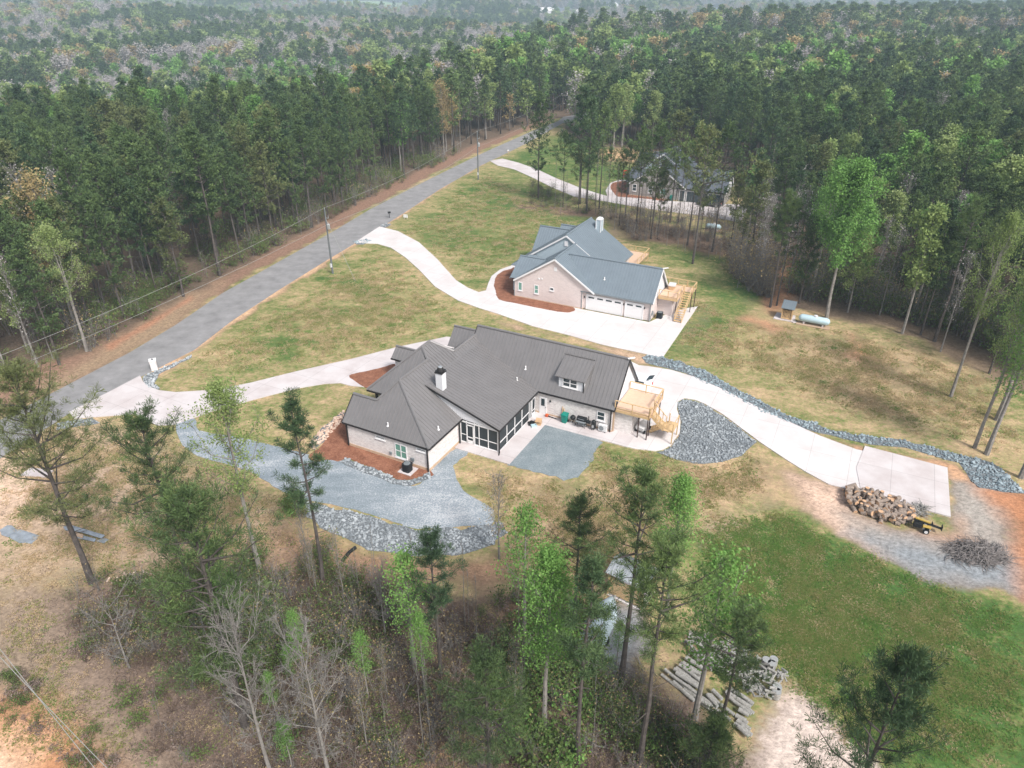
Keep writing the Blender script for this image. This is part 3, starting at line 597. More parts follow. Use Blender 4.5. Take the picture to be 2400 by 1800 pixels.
def gutter(parent, pts, down=None, mat='dark_trim'):
    m = MB()
    for a, b in zip(pts[:-1], pts[1:]): m.bar(a, b, .12, .13)
    o = m.build('gutter', mat, parent)
    if down:
        for d in down:
            m = MB(); m.bar((d[0], d[1], .1), (d[0], d[1], d[2]), .11, .11, up=(0, 1, 0)); m.build('downspout', mat, parent)
def ridge(m, a, b, w_=.34, mi=0):
    a = Vector(a); b = Vector(b); m.tube([a + Vector((0, 0, .015)), b + Vector((0, 0, .015))], [w_ * .42, w_ * .42], 6, mi)
def vent_pipe(parent, p):
    m = MB(); m.tube([p, (p[0], p[1], p[2] + .38)], [.075, .075], 7); m.lathe([(.16, 0), (.13, .05), (.08, .1)], (p[0], p[1], p[2] - .03), 10); m.build('vent_pipe', 'white_trim', parent)
def gable(mb, a, b, apex, th, m=0):
    """triangular wall between two points with apex; th = thickness vector"""
    t = Vector(th); A = [Vector(a), Vector(b), Vector(apex)]; B = [p + t for p in A]
    mb.add(A + B, [(0, 1, 2), (5, 4, 3), (0, 3, 4, 1), (1, 4, 5, 2), (2, 5, 3, 0)], m)

def house_one():
    H = empty('brick_house', (*HOUSE1, 0), A1, 'white brick house with charcoal metal roof, screened porch and brick chimney stack in white', 'house')
    H['label'] = 'white brick house with charcoal metal roof, white chimney and screened porch'
    # foundation
    m = MB(); m.box(-9.58, .04, -.04, 5.2, 0, .32); m.box(-13.6, -1, 13.4, 18.4, 0, .32); m.box(-4.7, 12.86, 14.2, 21.2, 0, .25); m.build('foundation', 'foundation', H)
    w_ = MB(); w_.box(-9.54, 0, 0, 4.6, .3, 2.72); w_.box(-8.7, 0, 4.6, 14.3, .3, 2.72)
    w_.box(-10.2, -1, 10.0, 18.1, .3, 3.2); w_.box(-9.1, -4.6, 18.0, 21.9, .25, 2.75)
    w_.box(-4.6, 12.8, 14.25, 21.1, .2, 2.78)
    gable(w_, (-9.54, 0, 2.7), (-9.54, 4.6, 2.7), (-9.54, 2.2, 4.75), (.2, 0, 0)); gable(w_, (-9.1, 18.2, 2.7), (-9.1, 21.9, 2.7), (-9.1, 20.1, 4.7), (.2, 0, 0))
    gable(w_, (-4.5, 14.3, 2.7), (-4.5, 21.0, 2.7), (-4.5, 17.65, 6.6), (.2, 0, 0))
    w_.box(12.8, 14.77, 14.67, 20.6, .08, 2.72)
    w_.build('wall', 'brick_white', H)
    g = MB(); gable(g, (12.6, 14.22, 2.76), (12.6, 21.1, 2.76), (12.6, 17.66, 6.72), (.22, 0, 0))
    for i in range(12):
        v = 14.6 + i * .55; hh = 2.8 + (1.1 * (v - 14.25) if v < 17.66 else 1.1 * (21.1 - v)) - .12
        if hh > 3: g.box(12.82, 12.85, v - .03, v + .03, 2.8, hh)
    g.build('gable_siding', 'siding', H)
    # porch: siding gable over the screens, knee wall
    g = MB(); P = [(-3.6, 5.72), (.0, 5.72), (4.28, 5.72)]
    z_ = lambda u: 5.57 - .336 * (u + 3.88)
    g.add([(-3.6, 5.72, 3.0), (4.28, 5.72, 2.5), (4.28, 5.72, z_(4.28) - .12), (-3.6, 5.72, z_(-3.6) - .12), (-3.6, 5.86, 3.0), (4.28, 5.86, 2.5), (4.28, 5.86, z_(4.28) - .12), (-3.6, 5.86, z_(-3.6) - .12)],
          [(0, 1, 2, 3), (7, 6, 5, 4), (0, 4, 5, 1), (1, 5, 6, 2), (2, 6, 7, 3), (3, 7, 4, 0)])
    for i in range(34):
        u = -3.4 + i * .22; g.box(u, u + .03, 5.7, 5.73, 2.75 if u > .2 else 3.0, z_(u) - .14)
    g.build('gable_siding', 'siding', H)
    rf = MB(); b = .045
    F = lambda v: 2.75 + (v + .2)
    # near wing
    rf.roof([(-9.9, -.2, 2.75), (.25, -.2, 2.75), (-5.47, 3.7, 6.64), (-7.05, 1.95, 4.88), (-9.9, 1.95, 4.88)])
    rf.roof([(.25, -.2, 2.75), (.25, 5.95, 2.75), (-3.9, 5.95, 5.57), (-3.9, 14.0, 5.57), (-5.47, 12.0, 6.64), (-5.47, 3.7, 6.64)])
    rf.roof([(-9.9, 1.95, 4.88), (-7.05, 1.95, 4.88), (-8.6, 3.7, 3.2), (-8.6, 4.1, 2.75), (-9.9, 4.1, 2.75)])
    rf.roof([(-7.05, 1.95, 4.88), (-5.47, 3.7, 6.64), (-5.47, 8.6, 6.64), (-9.3, 8.6, 2.8), (-9.3, 4.2, 2.8)])
    # tall middle mass
    rf.roof([(-11.06, 5.37, 3.3), (-2.4, 5.37, 3.3), (-6.68, 9.5, 7.46)])
    rf.roof([(-6.68, 9.5, 7.46), (-5.47, 8.65, 6.63), (-2.0, 6.4, 4.28), (-2.0, 12.4, 4.28), (-4.68, 12.4, 6.1), (-6.7, 11.0, 7.46)])
    rf.roof([(-11.06, 5.37, 3.3), (-6.68, 9.5, 7.46), (-6.7, 11.0, 7.46), (-11.0, 15.2, 3.3)])
    rf.roof([(-6.7, 11.0, 7.46), (-4.68, 12.4, 6.1), (-4.68, 13.2, 5.3), (-4.68, 15.0, 3.5), (-10.9, 15.1, 3.3)])
    rf.roof([(-4.68, 12.4, 6.1), (-2.0, 12.4, 4.28), (-2.0, 17.2, 4.28), (-4.68, 17.2, 6.1)])
    rf.roof([(-4.68, 12.4, 6.1), (-4.68, 17.6, 6.1), (-8.6, 17.6, 2.9), (-8.6, 12.4, 2.9)])
    # screened porch shed
    rf.roof([(-3.88, 5.62, 5.60), (4.55, 5.55, 2.78), (4.55, 14.25, 2.78), (3.9, 14.9, 3.0), (-3.9, 17.0, 5.60)], th=.17)
    # garage and bonus room
    rf.roof([(-4.75, 14.05, 2.8), (13.05, 14.05, 2.8), (13.05, 17.68, 6.95), (-4.75, 17.68, 6.95)])
    rf.roof([(-4.75, 17.68, 6.95), (13.05, 17.68, 6.95), (13.05, 21.3, 2.8), (-4.75, 21.3, 2.8)])
    # forward bay and entry gable
    rf.roof([(-9.4, 18.2, 2.8), (-4.6, 18.2, 2.8), (-4.6, 20.15, 4.92), (-9.4, 20.15, 4.92)]); rf.roof([(-9.4, 20.15, 4.92), (-4.6, 20.15, 4.92), (-4.6, 22.1, 2.8), (-9.4, 22.1, 2.8)])
    rf.roof([(-13.7, 13.15, 2.8), (-10.6, 13.15, 2.8), (-10.6, 14.3, 3.85), (-13.7, 14.3, 3.85)]); rf.roof([(-13.7, 14.3, 3.85), (-10.6, 14.3, 3.85), (-10.6, 15.5, 2.8), (-13.7, 15.5, 2.8)])
    for a, c in (((.25, -.2, 2.75), (-5.47, 3.7, 6.64)), ((-5.47, 3.7, 6.64), (-5.47, 8.7, 6.64)), ((-7.05, 1.95, 4.88), (-5.47, 3.7, 6.64)), ((-9.9, 1.95, 4.88), (-7.05, 1.95, 4.88)),
                 ((-11.06, 5.37, 3.3), (-6.68, 9.5, 7.46)), ((-6.68, 9.5, 7.46), (-5.3, 8.5, 6.5)), ((-6.68, 9.5, 7.46), (-6.7, 11, 7.46)), ((-6.7, 11, 7.46), (-4.68, 12.4, 6.1)), ((-4.68, 12.4, 6.1), (-4.68, 17.0, 6.1)),
                 ((-4.75, 17.68, 6.95), (13.05, 17.68, 6.95)), ((-9.4, 20.15, 4.92), (-4.6, 20.15, 4.92)), ((-13.7, 14.3, 3.85), (-10.8, 14.3, 3.85))): ridge(rf, a, c)
    rf.bar((-4.05, 5.6, 5.66), (-4.1, 16.6, 5.66), .62, .05, up=(.32, 0, 1))
    R_ = rf.build('roof', 'roof_charcoal', H)
    # fascia trims in near black
    for a, c in (((-9.9, -.2, 2.68), (.25, -.2, 2.68)), ((.27, -.2, 2.68), (.27, 5.95, 2.68)), ((4.57, 5.55, 2.7), (4.57, 13.9, 2.7)), ((-3.88, 5.58, 5.48), (4.55, 5.52, 2.68)), ((4.5, 14.02, 2.72), (13.05, 14.02, 2.72)),
                 ((13.07, 14.05, 2.7), (13.07, 17.68, 6.83)), ((13.07, 17.68, 6.83), (13.07, 21.3, 2.7)), ((-9.93, -.2, 2.66), (-9.93, 1.95, 4.8)), ((-11.1, 5.33, 3.2), (-8.4, 5.33, 3.2)), ((-13.72, 13.1, 2.72), (-10.9, 13.1, 2.72)), ((-4.78, 14.05, 2.7), (-4.78, 17.68, 6.84)), ((.25, 5.97, 2.7), (-2.4, 5.97, 4.4))):
        t = MB(); t.bar(a, c, .09, .17); t.build('fascia', 'dark_trim', H)
    for d in ((-9.5, -.1, 2.65), (-.06, -.12, 2.65), (12.68, 14.13, 2.7), (4.44, 5.62, 2.6), (.16, 5.3, 2.6)):
        k = MB(); k.bar((d[0], d[1], .06), (d[0], d[1], d[2]), .11, .11, up=(0, 1, 0))
        if d[0] == 4.44: k.bar((4.44, 5.62, .12), (4.6, 5.2, .1), .11, .1)
        k.build('downspout', 'dark_trim', H)
    k = MB(); k.box(12.83, 12.98, 14.35, 14.5, .1, 2.75); k.build('corner_board', 'tan_trim', H)
    # entry post, siding under the entry gable
    k = MB(); k.bar((-10.3, 5.9, 0), (-10.3, 5.9, 3.2), .22, .22, up=(0, 1, 0)); k.build('porch_post', 'dark_trim', H)
    k = MB(); k.box(-13.4, -10.6, 13.45, 15.2, .2, 2.75); gable(k, (-13.4, 13.45, 2.7), (-13.4, 15.2, 2.7), (-13.4, 14.3, 3.6), (.2, 0, 0)); k.build('entry_wall', 'siding', H)
    # windows of the near wing
    win(H, (-3.84, 0, .5), 1.38, 1.62, 'y', 'glass_green', (2, 2))
    win(H, (-6.05, 0, 1.98), 1.12, .32, 'y', 'glass_dark'); win(H, (-1.32, 0, 2.05), 1.1, .32, 'y', 'glass_dark')
    win(H, (11.14, 14.25, 1.08), .9, 1.1, 'y', 'glass_dark', (1, 2))
    # door on the garage wall
    d = MB(); d.box(4.66, 5.5, 14.18, 14.3, .1, 2.12); o = d.build('door', 'white_trim', H)
    d = MB(); d.box(4.88, 5.28, 14.155, 14.178, 1.1, 1.95); d.build('pane', 'glass_dark', o); d = MB(); d.bar((5.42, 14.1, 1.02), (5.42, 14.18, 1.02), .06, .06); d.build('handle', 'metal_dark', o)
    d = MB(); d.lathe([(.05, 0), (.1, .02), (.08, .2), (.03, .28)], (5.92, 14.15, 1.78), 8); d.build('wall_lamp', 'metal_dark', H)
    # dormer
    dm = MB(); dm.box(6.56, 9.3, 14.75, 17.0, 3.3, 4.75); dm.add([(6.56, 14.75, 4.75), (9.3, 14.75, 4.75), (9.3, 17.0, 6.0), (6.56, 17.0, 6.0), (6.56, 17.0, 4.75), (9.3, 17.0, 4.75)], [(0, 1, 2, 3), (1, 5, 2), (0, 3, 4)])
    o = dm.build('dormer', 'siding', H)
    dr = MB(); dr.roof([(6.2, 14.5, 4.86), (9.6, 14.5, 4.86), (9.6, 17.2, 6.28), (6.2, 17.2, 6.28)], th=.13); dr.bar((6.2, 17.18, 6.3), (9.6, 17.18, 6.3), .4, .06); dr.build('dormer_roof', 'roof_charcoal', o)
    win(o, (7.0, 14.75, 3.72), 1.66, 1.06, 'y', 'glass_dark', (2, 2))
    k = MB(); k.bar((9.36, 14.7, 3.4), (9.36, 14.7, 4.7), .09, .09, up=(0, 1, 0)); k.build('downspout', 'dark_trim', o)
    # chimney
    c = MB(); c.box(-2.92, -2.18, 6.15, 6.9, 4.5, 6.9); o = c.build('chimney', 'siding', H)
    c = MB(); c.box(-2.98, -2.12, 6.09, 6.96, 6.9, 7.0); c.box(-2.93, -2.17, 6.14, 6.91, 7.08, 7.16); c.box(-2.9, -2.2, 6.17, 6.88, 7.0, 7.08); c.lathe([(.36, 0), (.33, .1), (.24, .3)], (-2.55, 6.52, 7.16), 14); c.build('chimney_cap', 'dark_trim', o)
    c = MB(); c.lathe([(.22, 0), (.2, .06)], (-2.55, 6.52, 7.47), 14); c.build('flue', 'metal_light', o)
    for p in ((-4.83, .5, 3.4), (-.43, 2.47, 3.17), (2.39, 15.39, 4.26), (2.12, 13.9, 3.53)): vent_pipe(H, p)
    # screens
    s = MB(); s.box(.02, 4.28, 5.78, 5.8, .12, 2.6); s.box(4.22, 4.24, 5.8, 14.1, .12, 2.6)
    sc = s.build('porch_screen', 'screen', H)
    f = MB()
    for u in (.03, .7, 1.6, 2.12, 3.15, 4.2): f.box(u - .032, u + .032, 5.7, 5.84, .12, 2.62)
    for a, b2 in ((.08, .65), (1.65, 2.07), (2.17, 3.1), (3.2, 4.15)): f.box(a, b2, 5.72, 5.82, .96, 1.015)
    f.box(.0, 4.3, 5.69, 5.85, .04, .14); f.box(.0, 4.3, 5.7, 5.84, 2.42, 2.55)
    for v in (5.8, 7.5, 9.2, 10.8, 12.5, 12.9, 13.8): f.box(4.19, 4.33, v - .032, v + .032, .12, 2.62)
    for a, b2 in ((5.85, 7.45), (7.55, 9.15), (9.25, 10.75), (10.85, 12.45)): f.box(4.2, 4.31, a, b2, .96, 1.015)
    f.box(4.18, 4.34, 5.75, 14.1, .04, .14); f.box(4.2, 4.32, 5.84, 14.1, 2.42, 2.55); f.build('screen_frame', 'white_trim', H)
    for (a, b2, ax) in ((.75, 1.55, 'y'), (12.95, 13.75, 'x')):
        f = MB()
        B = (lambda p, q, z0, z1: f.box(p, q, 5.64, 5.695, z0, z1)) if ax == 'y' else (lambda p, q, z0, z1: f.box(4.345, 4.39, p, q, z0, z1))
        B(a, a + .09, .12, 2.3); B(b2 - .09, b2, .12, 2.3); B(a, b2, 2.2, 2.3); B(a, b2, .12, .5); B(a, b2, .82, .9); o = f.build('screen_door', 'white_trim', H)
    f = MB(); f.box(-9.0, 4.3, 5.9, 14.2, .02, .14); f.build('porch_floor', 'concrete', H)
    # meter boxes
    for (u, z0, ww, hh) in ((-4.5, .62, .26, .28), (-2.02, .66, .38, .34)):
        f = MB(); f.box(u, u + ww, -.12, -.003, z0, z0 + hh)
        if u > -3: f.tube([(u + .2, -.07, .3), (u + .2, -.07, z0)], [.03, .03], 6)
        f.build('meter_box', 'grey_paint', H)
    # deck with stair
    dk = MB(); z = 2.9; dk.box(12.95, 16.55, 14.35, 18.75, z - .06, z); dk.box(12.95, 16.6, 14.3, 14.36, z - .32, z - .02); dk.box(16.5, 16.56, 14.3, 18.8, z - .32, z - .02); dk.box(12.95, 16.6, 18.74, 18.8, z - .32, z - .02)
    DK = dk.build('deck', 'deck_board', H)
    rl = MB()
    def rail(m, a, b2, posts, h=.95):
        a = Vector(a); b2 = Vector(b2); m.bar(a + Vector((0, 0, h)), b2 + Vector((0, 0, h)), .13, .05); m.bar(a + Vector((0, 0, .12)), b2 + Vector((0, 0, .12)), .045, .09)
        for i in range(posts): p = a.lerp(b2, i / (posts - 1)); m.bar(p + Vector((0, 0, -.3)), p + Vector((0, 0, h)), .09, .09, up=(0, 1, 0))
    rail(rl, (13.0, 14.3, z), (16.55, 14.3, z), 3); rail(rl, (16.56, 15.9, z), (16.56, 18.75, z), 3); rail(rl, (13.0, 18.75, z), (16.5, 18.75, z), 3)
    rail(rl, (16.56, 14.3, z), (16.56, 14.75, z), 2); rl.bar((12.95, 14.28, z - .19), (16.6, 14.28, z - .19), .05, .3)
    rl.build('railing', 'wood_new', DK)
    for (u, v) in ((15.5, 14.5), (16.45, 14.45), (16.4, 15.3), (15.5, 17.2), (16.4, 18.7)):
        k = MB(); k.bar((u, v, .08), (u, v, z - .08), .1, .1, up=(0, 1, 0)); k.build('post', 'steel_brown', DK)
    st = MB()
    for i in range(6): st.box(16.62 + i * .23, 16.88 + i * .23, 14.85, 15.8, z - .24 - i * .2, z - .2 - i * .2)
    st.box(17.98, 18.95, 14.85, 16.85, 1.42, 1.48)
    for i in range(7): st.box(17.74 - i * .24, 17.99 - i * .24, 15.9, 16.8, 1.24 - i * .19, 1.28 - i * .19)
    for v in (14.83, 15.82):
        st.bar((16.6, v, z - .15), (18.0, v, 1.45), .05, .26); st.bar((16.6, v, z + .85), (18.0, v, 2.4), .08, .06)
        for i in range(4): st.bar((16.75 + i * .4, v, z - .3 - i * .37), (16.75 + i * .4, v, z + .75 - i * .37), .07, .07, up=(0, 1, 0))
    for v in (15.88, 16.83): st.bar((18.0, v, 1.35), (16.1, v, .12), .05, .24)
    for p in ((18.9, 14.9), (18.9, 16.8), (18.0, 16.8)): st.bar((*p, .1), (*p, 2.4), .1, .1, up=(0, 1, 0))
    st.bar((18.92, 14.85, 2.4), (18.92, 16.85, 2.4), .08, .06); st.bar((18.0, 14.83, 2.4), (18.95, 14.83, 2.4), .08, .06)
    st.build('stair', 'wood_new', DK)
    fl = MB(); fl.bar((12.9, 17.5, 7.05), (13.5, 17.9, 7.15), .25, .06); fl.build('flood_light', 'white_trim', H)
    return H
house_one()

def house_two(name, O, ang, label, brick, roofm, trim, H_=None, far=False):
    H = empty(name, (*O, 0), ang, label, 'house')
    m = MB(); m.box(-.04, 10.7, -.04, 12, 0, .2); m.build('foundation', 'foundation', H)
    w_ = MB(); w_.box(0, 10.65, 0, 14, .12, 2.72); w_.box(10.65, 20.5, .3, 7.0, .1, 2.78); w_.box(-1.2, 11.6, 7.5, 17.2, .12, 2.72); w_.box(-2.7, 1, 12.1, 18.0, .12, 2.7)
    gable(w_, (.15, 0, 2.7), (12.1, 0, 2.7), (6.3, 0, 6.55), (0, .2, 0))
    if not far: w_.box(20.5, 22.6, 3.4, 8.4, .08, 2.6)
    gable(w_, (-2.7, 12.1, 2.7), (-2.7, 18.0, 2.7), (-2.7, 15.1, 5.9), (.2, 0, 0)); w_.build('wall', brick, H)
    g = MB(); gable(g, (20.3, .3, 2.76), (20.3, 6.9, 2.76), (20.3, 3.5, 6.3), (.22, 0, 0)); g.build('gable_siding', 'siding', H)
    g = MB(); gable(g, (-2.2, 7.5, 3.2), (9.6, 7.5, 4.7), (4.85, 7.5, 7.65), (0, .2, 0)); g.build('upper_gable', 'siding_grey', H)
    rf = MB()
    E0 = 2.78
    # gable A, ridge to the back
    rf.roof([(6.35, -.25, 6.85), (6.35, 7.5, 6.85), (.0, 7.5, E0 - .05), (.0, -.25, E0 - .05)])
    rf.roof([(6.35, -.25, 6.85), (12.45, -.25, 2.86), (12.45, 7.5, 2.86), (6.35, 7.5, 6.85)])
    # left wing
    rf.roof([(-.85, .15, 2.8), (2.9, .15, 2.8), (3.3, 3.6, 5.05), (-.85, 3.6, 5.05)]); rf.roof([(-.85, 3.6, 5.05), (3.3, 3.6, 5.05), (2.9, 7.0, 2.8), (-.85, 7.0, 2.8)])
    # garage wing
    rf.roof([(10.35, .02, 2.8), (20.8, .02, 2.8), (20.8, 3.5, 6.55), (7.0, 3.5, 6.55), (7.0, 3.3, 6.3), (10.35, 1.0, 3.85)]); rf.roof([(6.9, 3.5, 6.55), (20.8, 3.5, 6.55), (20.8, 7.0, 2.8), (6.9, 7.0, 2.8)])
    # main mass
    rf.roof([(4.85, 7.3, 7.9), (4.85, 17.4, 7.9), (-3.3, 17.4, 2.6), (-3.3, 7.3, 2.6)])
    rf.roof([(4.85, 7.3, 7.9), (12.1, 7.3, 3.15), (12.1, 17.4, 3.15), (4.85, 17.4, 7.9)])
    # bays at the left
    rf.roof([(-3.0, 11.95, 2.8), (2.0, 11.95, 2.8), (2.4, 15.1, 6.2), (-3.0, 15.1, 6.2)]); rf.roof([(-3.0, 15.1, 6.2), (2.4, 15.1, 6.2), (2.0, 18.3, 2.8), (-3.0, 18.3, 2.8)])
    rf.roof([(-.5, 15.0, 3.2), (2.8, 15.0, 3.2), (2.8, 17.9, 6.0), (-.5, 17.9, 6.0)]); rf.roof([(-.5, 17.9, 6.0), (2.8, 17.9, 6.0), (2.8, 20.4, 3.2), (-.5, 20.4, 3.2)])
    rf.roof([(-3.4, 5.5, 2.6), (-.9, 7.2, 4.1), (-.9, 12.2, 4.1), (-3.4, 12.2, 2.6)]); rf.roof([(-3.4, 5.5, 2.6), (.2, 5.5, 2.6), (.4, 7.2, 4.1), (-.9, 7.2, 4.1)])
    for a, c in (((6.35, -.25, 6.85), (6.35, 7.4, 6.85)), ((-.85, 3.6, 5.05), (3.2, 3.6, 5.05)), ((7.0, 3.5, 6.55), (20.8, 3.5, 6.55)), ((4.85, 7.3, 7.9), (4.85, 17.4, 7.9)), ((-3, 15.1, 6.2), (2.2, 15.1, 6.2)), ((-.5, 17.9, 6.0), (2.5, 17.9, 6.0))): ridge(rf, a, c)
    rf.build('roof', roofm, H)
    for a, c in (((6.35, -.3, 6.72), (12.5, -.3, 2.72)), ((6.35, -.3, 6.72), (-.05, -.3, 2.6)), ((4.85, 7.25, 7.76), (-3.3, 7.25, 2.46)), ((4.85, 7.25, 7.76), (10.0, 7.25, 4.4)), ((20.84, 0, 2.7), (20.84, 3.5, 6.45)), ((20.84, 3.5, 6.45), (20.84, 7.0, 2.7))): t = MB(); t.bar(a, c, .07, .22); t.build('rake_board', 'white_trim', H)
    for a, c in (((10.35, .0, 2.7), (20.8, .0, 2.7)), ((-.87, .15, 2.7), (-.87, 7.0, 2.7)), ((12.14, 13.0, 3.05), (12.14, 17.4, 3.05)), ((4.85, 17.44, 7.8), (12.1, 17.44, 3.0))): t = MB(); t.bar(a, c, .1, .16); t.build('gutter', trim, H)
    for d in ((10.6, -.03, 2.75), (20.46, .2, 2.7), (-.02, .0, 2.6)):
        k = MB(); k.bar((d[0], d[1], .06), d, .1, .1, up=(0, 1, 0)); k.build('downspout', 'metal_dark' if far else 'grey_paint', H)
    if not far:
        win(H, (.6, 0, 1.1), .66, 1.32, 'y', 'glass_green'); win(H, (3.2, 0, 1.08), .68, 1.34, 'y', 'glass_green', (1, 2)); win(H, (5.62, 0, 1.95), .66, .52, 'y', 'glass_dark')
        k = MB(); k.box(6.22, 6.66, -.04, .0, 5.0, 5.55); k.build('gable_vent', 'white_trim', H)
        k = MB(); k.box(3.8, 4.02, -.08, .0, 3.35, 3.55); k.build('flood_light', 'white_trim', H)
        k = MB(); k.box(4.3, 4.52, -.08, .0, 3.42, 3.6); k.build('flood_light', 'white_trim', H)
        k = MB(); k.box(4.55, 5.1, 7.4, 7.48, 6.2, 6.95); k.build('gable_vent', 'white_trim', H)
    else:
        win(H, (.75, 0, 1.0), .95, 1.5, 'y', 'glass_dark', (1, 2)); win(H, (4.3, 0, 1.0), .95, 1.5, 'y', 'glass_dark', (1, 2)); win(H, (7.0, 0, .9), 1.3, 1.4, 'y', 'glass_green', (1, 1))
    # garage doors; open bays are dark panels, glass colour standing for interior shade
    doors = ((11.25, 16.45, 4, False), (16.95, 19.4, 2, False)) if not far else ((11.2, 12.2, 0, True), (12.7, 17.0, 0, True), (17.3, 19.6, 0, True))
    for a, c, nw, op in doors:
        k = MB(); k.box(a, c, .22, .34, .08, 2.25)
        if not op:
            for i in range(1, 4): k.box(a, c, .205, .222, .08 + i * .54 - .012, .08 + i * .54 + .012)
        o = k.build('garage_door_or_opening_shade', 'glass_dark' if op else 'white_trim', H)
        k = MB(); k.box(a - .1, a, .18, .35, .08, 2.35); k.box(c, c + .1, .18, .35, .08, 2.35); k.box(a, c, .18, .35, 2.25, 2.35); k.build('door_trim', 'white_trim', o)
        for i in range(nw):
            ww = (c - a) / nw; x0 = a + ww * i + ww * .18; k = MB(); k.box(x0, x0 + ww * .66, .195, .219, 1.84, 2.04); k.build('pane', 'glass_dark', o)
    if not far:
        for u in (10.9, 16.7, 19.65): k = MB(); k.lathe([(.04, 0), (.1, .04), (.07, .22), (.02, .3)], (u, .2, 1.75), 8); k.build('wall_lamp', 'metal_dark', H)
        c = MB(); c.box(6.45, 7.15, 15.4, 16.4, 5.8, 8.35); o = c.build('chimney', 'siding_grey', H)
        c = MB()
        for a, b2 in ((6.42, 15.37), (7.18, 15.37), (7.18, 16.43), (6.42, 16.43)): c.bar((a, b2, 5.8), (a, b2, 8.3), .09, .09, up=(0, 1, 0))
        c.box(6.38, 7.22, 15.33, 16.47, 8.3, 8.45); c.box(6.5, 7.1, 15.45, 16.35, 8.45, 8.6); c.build('chimney_trim', 'white_trim', o)
        vent_pipe(H, (13.2, 1.5, 4.4))
        z = 2.9; dk = MB(); dk.box(20.72, 23.3, 2.75, 7.9, z - .06, z); dk.box(20.72, 23.32, 2.7, 2.76, z - .32, z - .02); dk.box(23.28, 23.33, 2.75, 7.9, z - .32, z - .02); dk.box(23.33, 24.6, 6.1, 7.9, z - .06, z)
        DK = dk.build('deck', 'deck_board', H)
        def rail(m, a, b2, posts, h=.95):
            a = Vector(a); b2 = Vector(b2); m.bar(a + Vector((0, 0, h)), b2 + Vector((0, 0, h)), .13, .05); m.bar(a + Vector((0, 0, .12)), b2 + Vector((0, 0, .12)), .045, .09)
            for i in range(posts): p = a.lerp(b2, i / (posts - 1)); m.bar(p + Vector((0, 0, -.3)), p + Vector((0, 0, h)), .09, .09, up=(0, 1, 0))
        rl = MB(); rail(rl, (20.75, 2.72, z), (23.3, 2.72, z), 3); rail(rl, (23.3, 2.8, z), (23.3, 6.0, z), 3); rail(rl, (20.75, 7.88, z), (23.3, 7.88, z), 3); rail(rl, (23.35, 7.88, z), (24.6, 7.88, z), 2); rail(rl, (24.6, 6.1, z), (24.6, 7.85, z), 2)
        rl.bar((20.72, 2.68, z - .19), (23.34, 2.68, z - .19), .05, .3); rl.build('railing', 'wood_new', DK)
        for p in ((24.55, 5.8), (24.6, 7.8), (23.2, 6.8), (23.2, 2.9)): k = MB(); k.bar((*p, .08), (*p, z - .06), .1, .1, up=(0, 1, 0)); k.build('post', 'steel_brown', DK)
        st = MB(); n = 13
        for i in range(n): v = 6.1 - (i + 1) * .345; zz = z - (i + 1) * .205; st.box(23.5, 24.45, v, v + .27, zz - .04, zz)
        for u in (23.47, 24.48):
            st.bar((u, 6.15, z - .1), (u, 1.6, .15), .05, .26); st.bar((u, 6.15, z + .9), (u, 1.6, 1.0), .08, .06)
            for i in range(5): st.bar((u, 5.9 - i * 1.05, z - .3 - i * .62), (u, 5.9 - i * 1.05, z + .8 - i * .62), .07, .07, up=(0, 1, 0))
        st.build('stair', 'wood_new', DK)
        k = MB(); k.bar((20.7, 3.4, 6.66), (21.4, 3.7, 6.76), .25, .06); k.build('flood_light', 'white_trim', H)
        k = MB(); k.tube([(20.52, .5, .1), (20.6, .5, 1.2)], [.05, .05], 6); k.box(20.5, 20.6, .8, 1.2, .7, 1.3); k.tube([(20.6, 1.4, .3), (20.6, 1.4, 1.1)], [.03, .03], 5); k.build('meter_box', 'grey_paint', H)
        # back deck
        bd = MB(); z = 1.0
        bd.box(8.0, 12.6, 17.5, 24.8, .86, .96); B = bd.build('back_deck', 'deck_board', H); rl = MB(); rail(rl, (8.0, 24.8, z), (12.6, 24.8, z), 3, .9); rail(rl, (12.6, 18.5, z), (12.6, 24.8, z), 4, .9); rl.build('railing', 'wood_new', B)
        for p in ((8.1, 24.7), (12.5, 24.7), (12.5, 18.6)): k = MB(); k.bar((*p, 0), (*p, .86), .12, .12, up=(0, 1, 0)); k.build('post', 'wood_new', B)
    else:
        k = MB(); k.bar((-1.5, 5.9, 0), (-1.5, 5.9, 2.6), .2, .2, up=(0, 1, 0)); k.build('porch_post', 'metal_dark', H)
    return H
HOUSE2 = (.38, 97.7); house_two('brick_house', HOUSE2, R(-27), 'pink brick house with blue grey metal roof and two white garage doors', 'brick_pink', 'roof_blue', 'grey_paint')
HOUSE3 = (25.5, 155.8); house_two('brick_house', HOUSE3, R(-27.5), 'grey brick house with slate roof half hidden behind the thin pines', 'brick_grey', 'roof_slate', 'dark_trim', far=True)

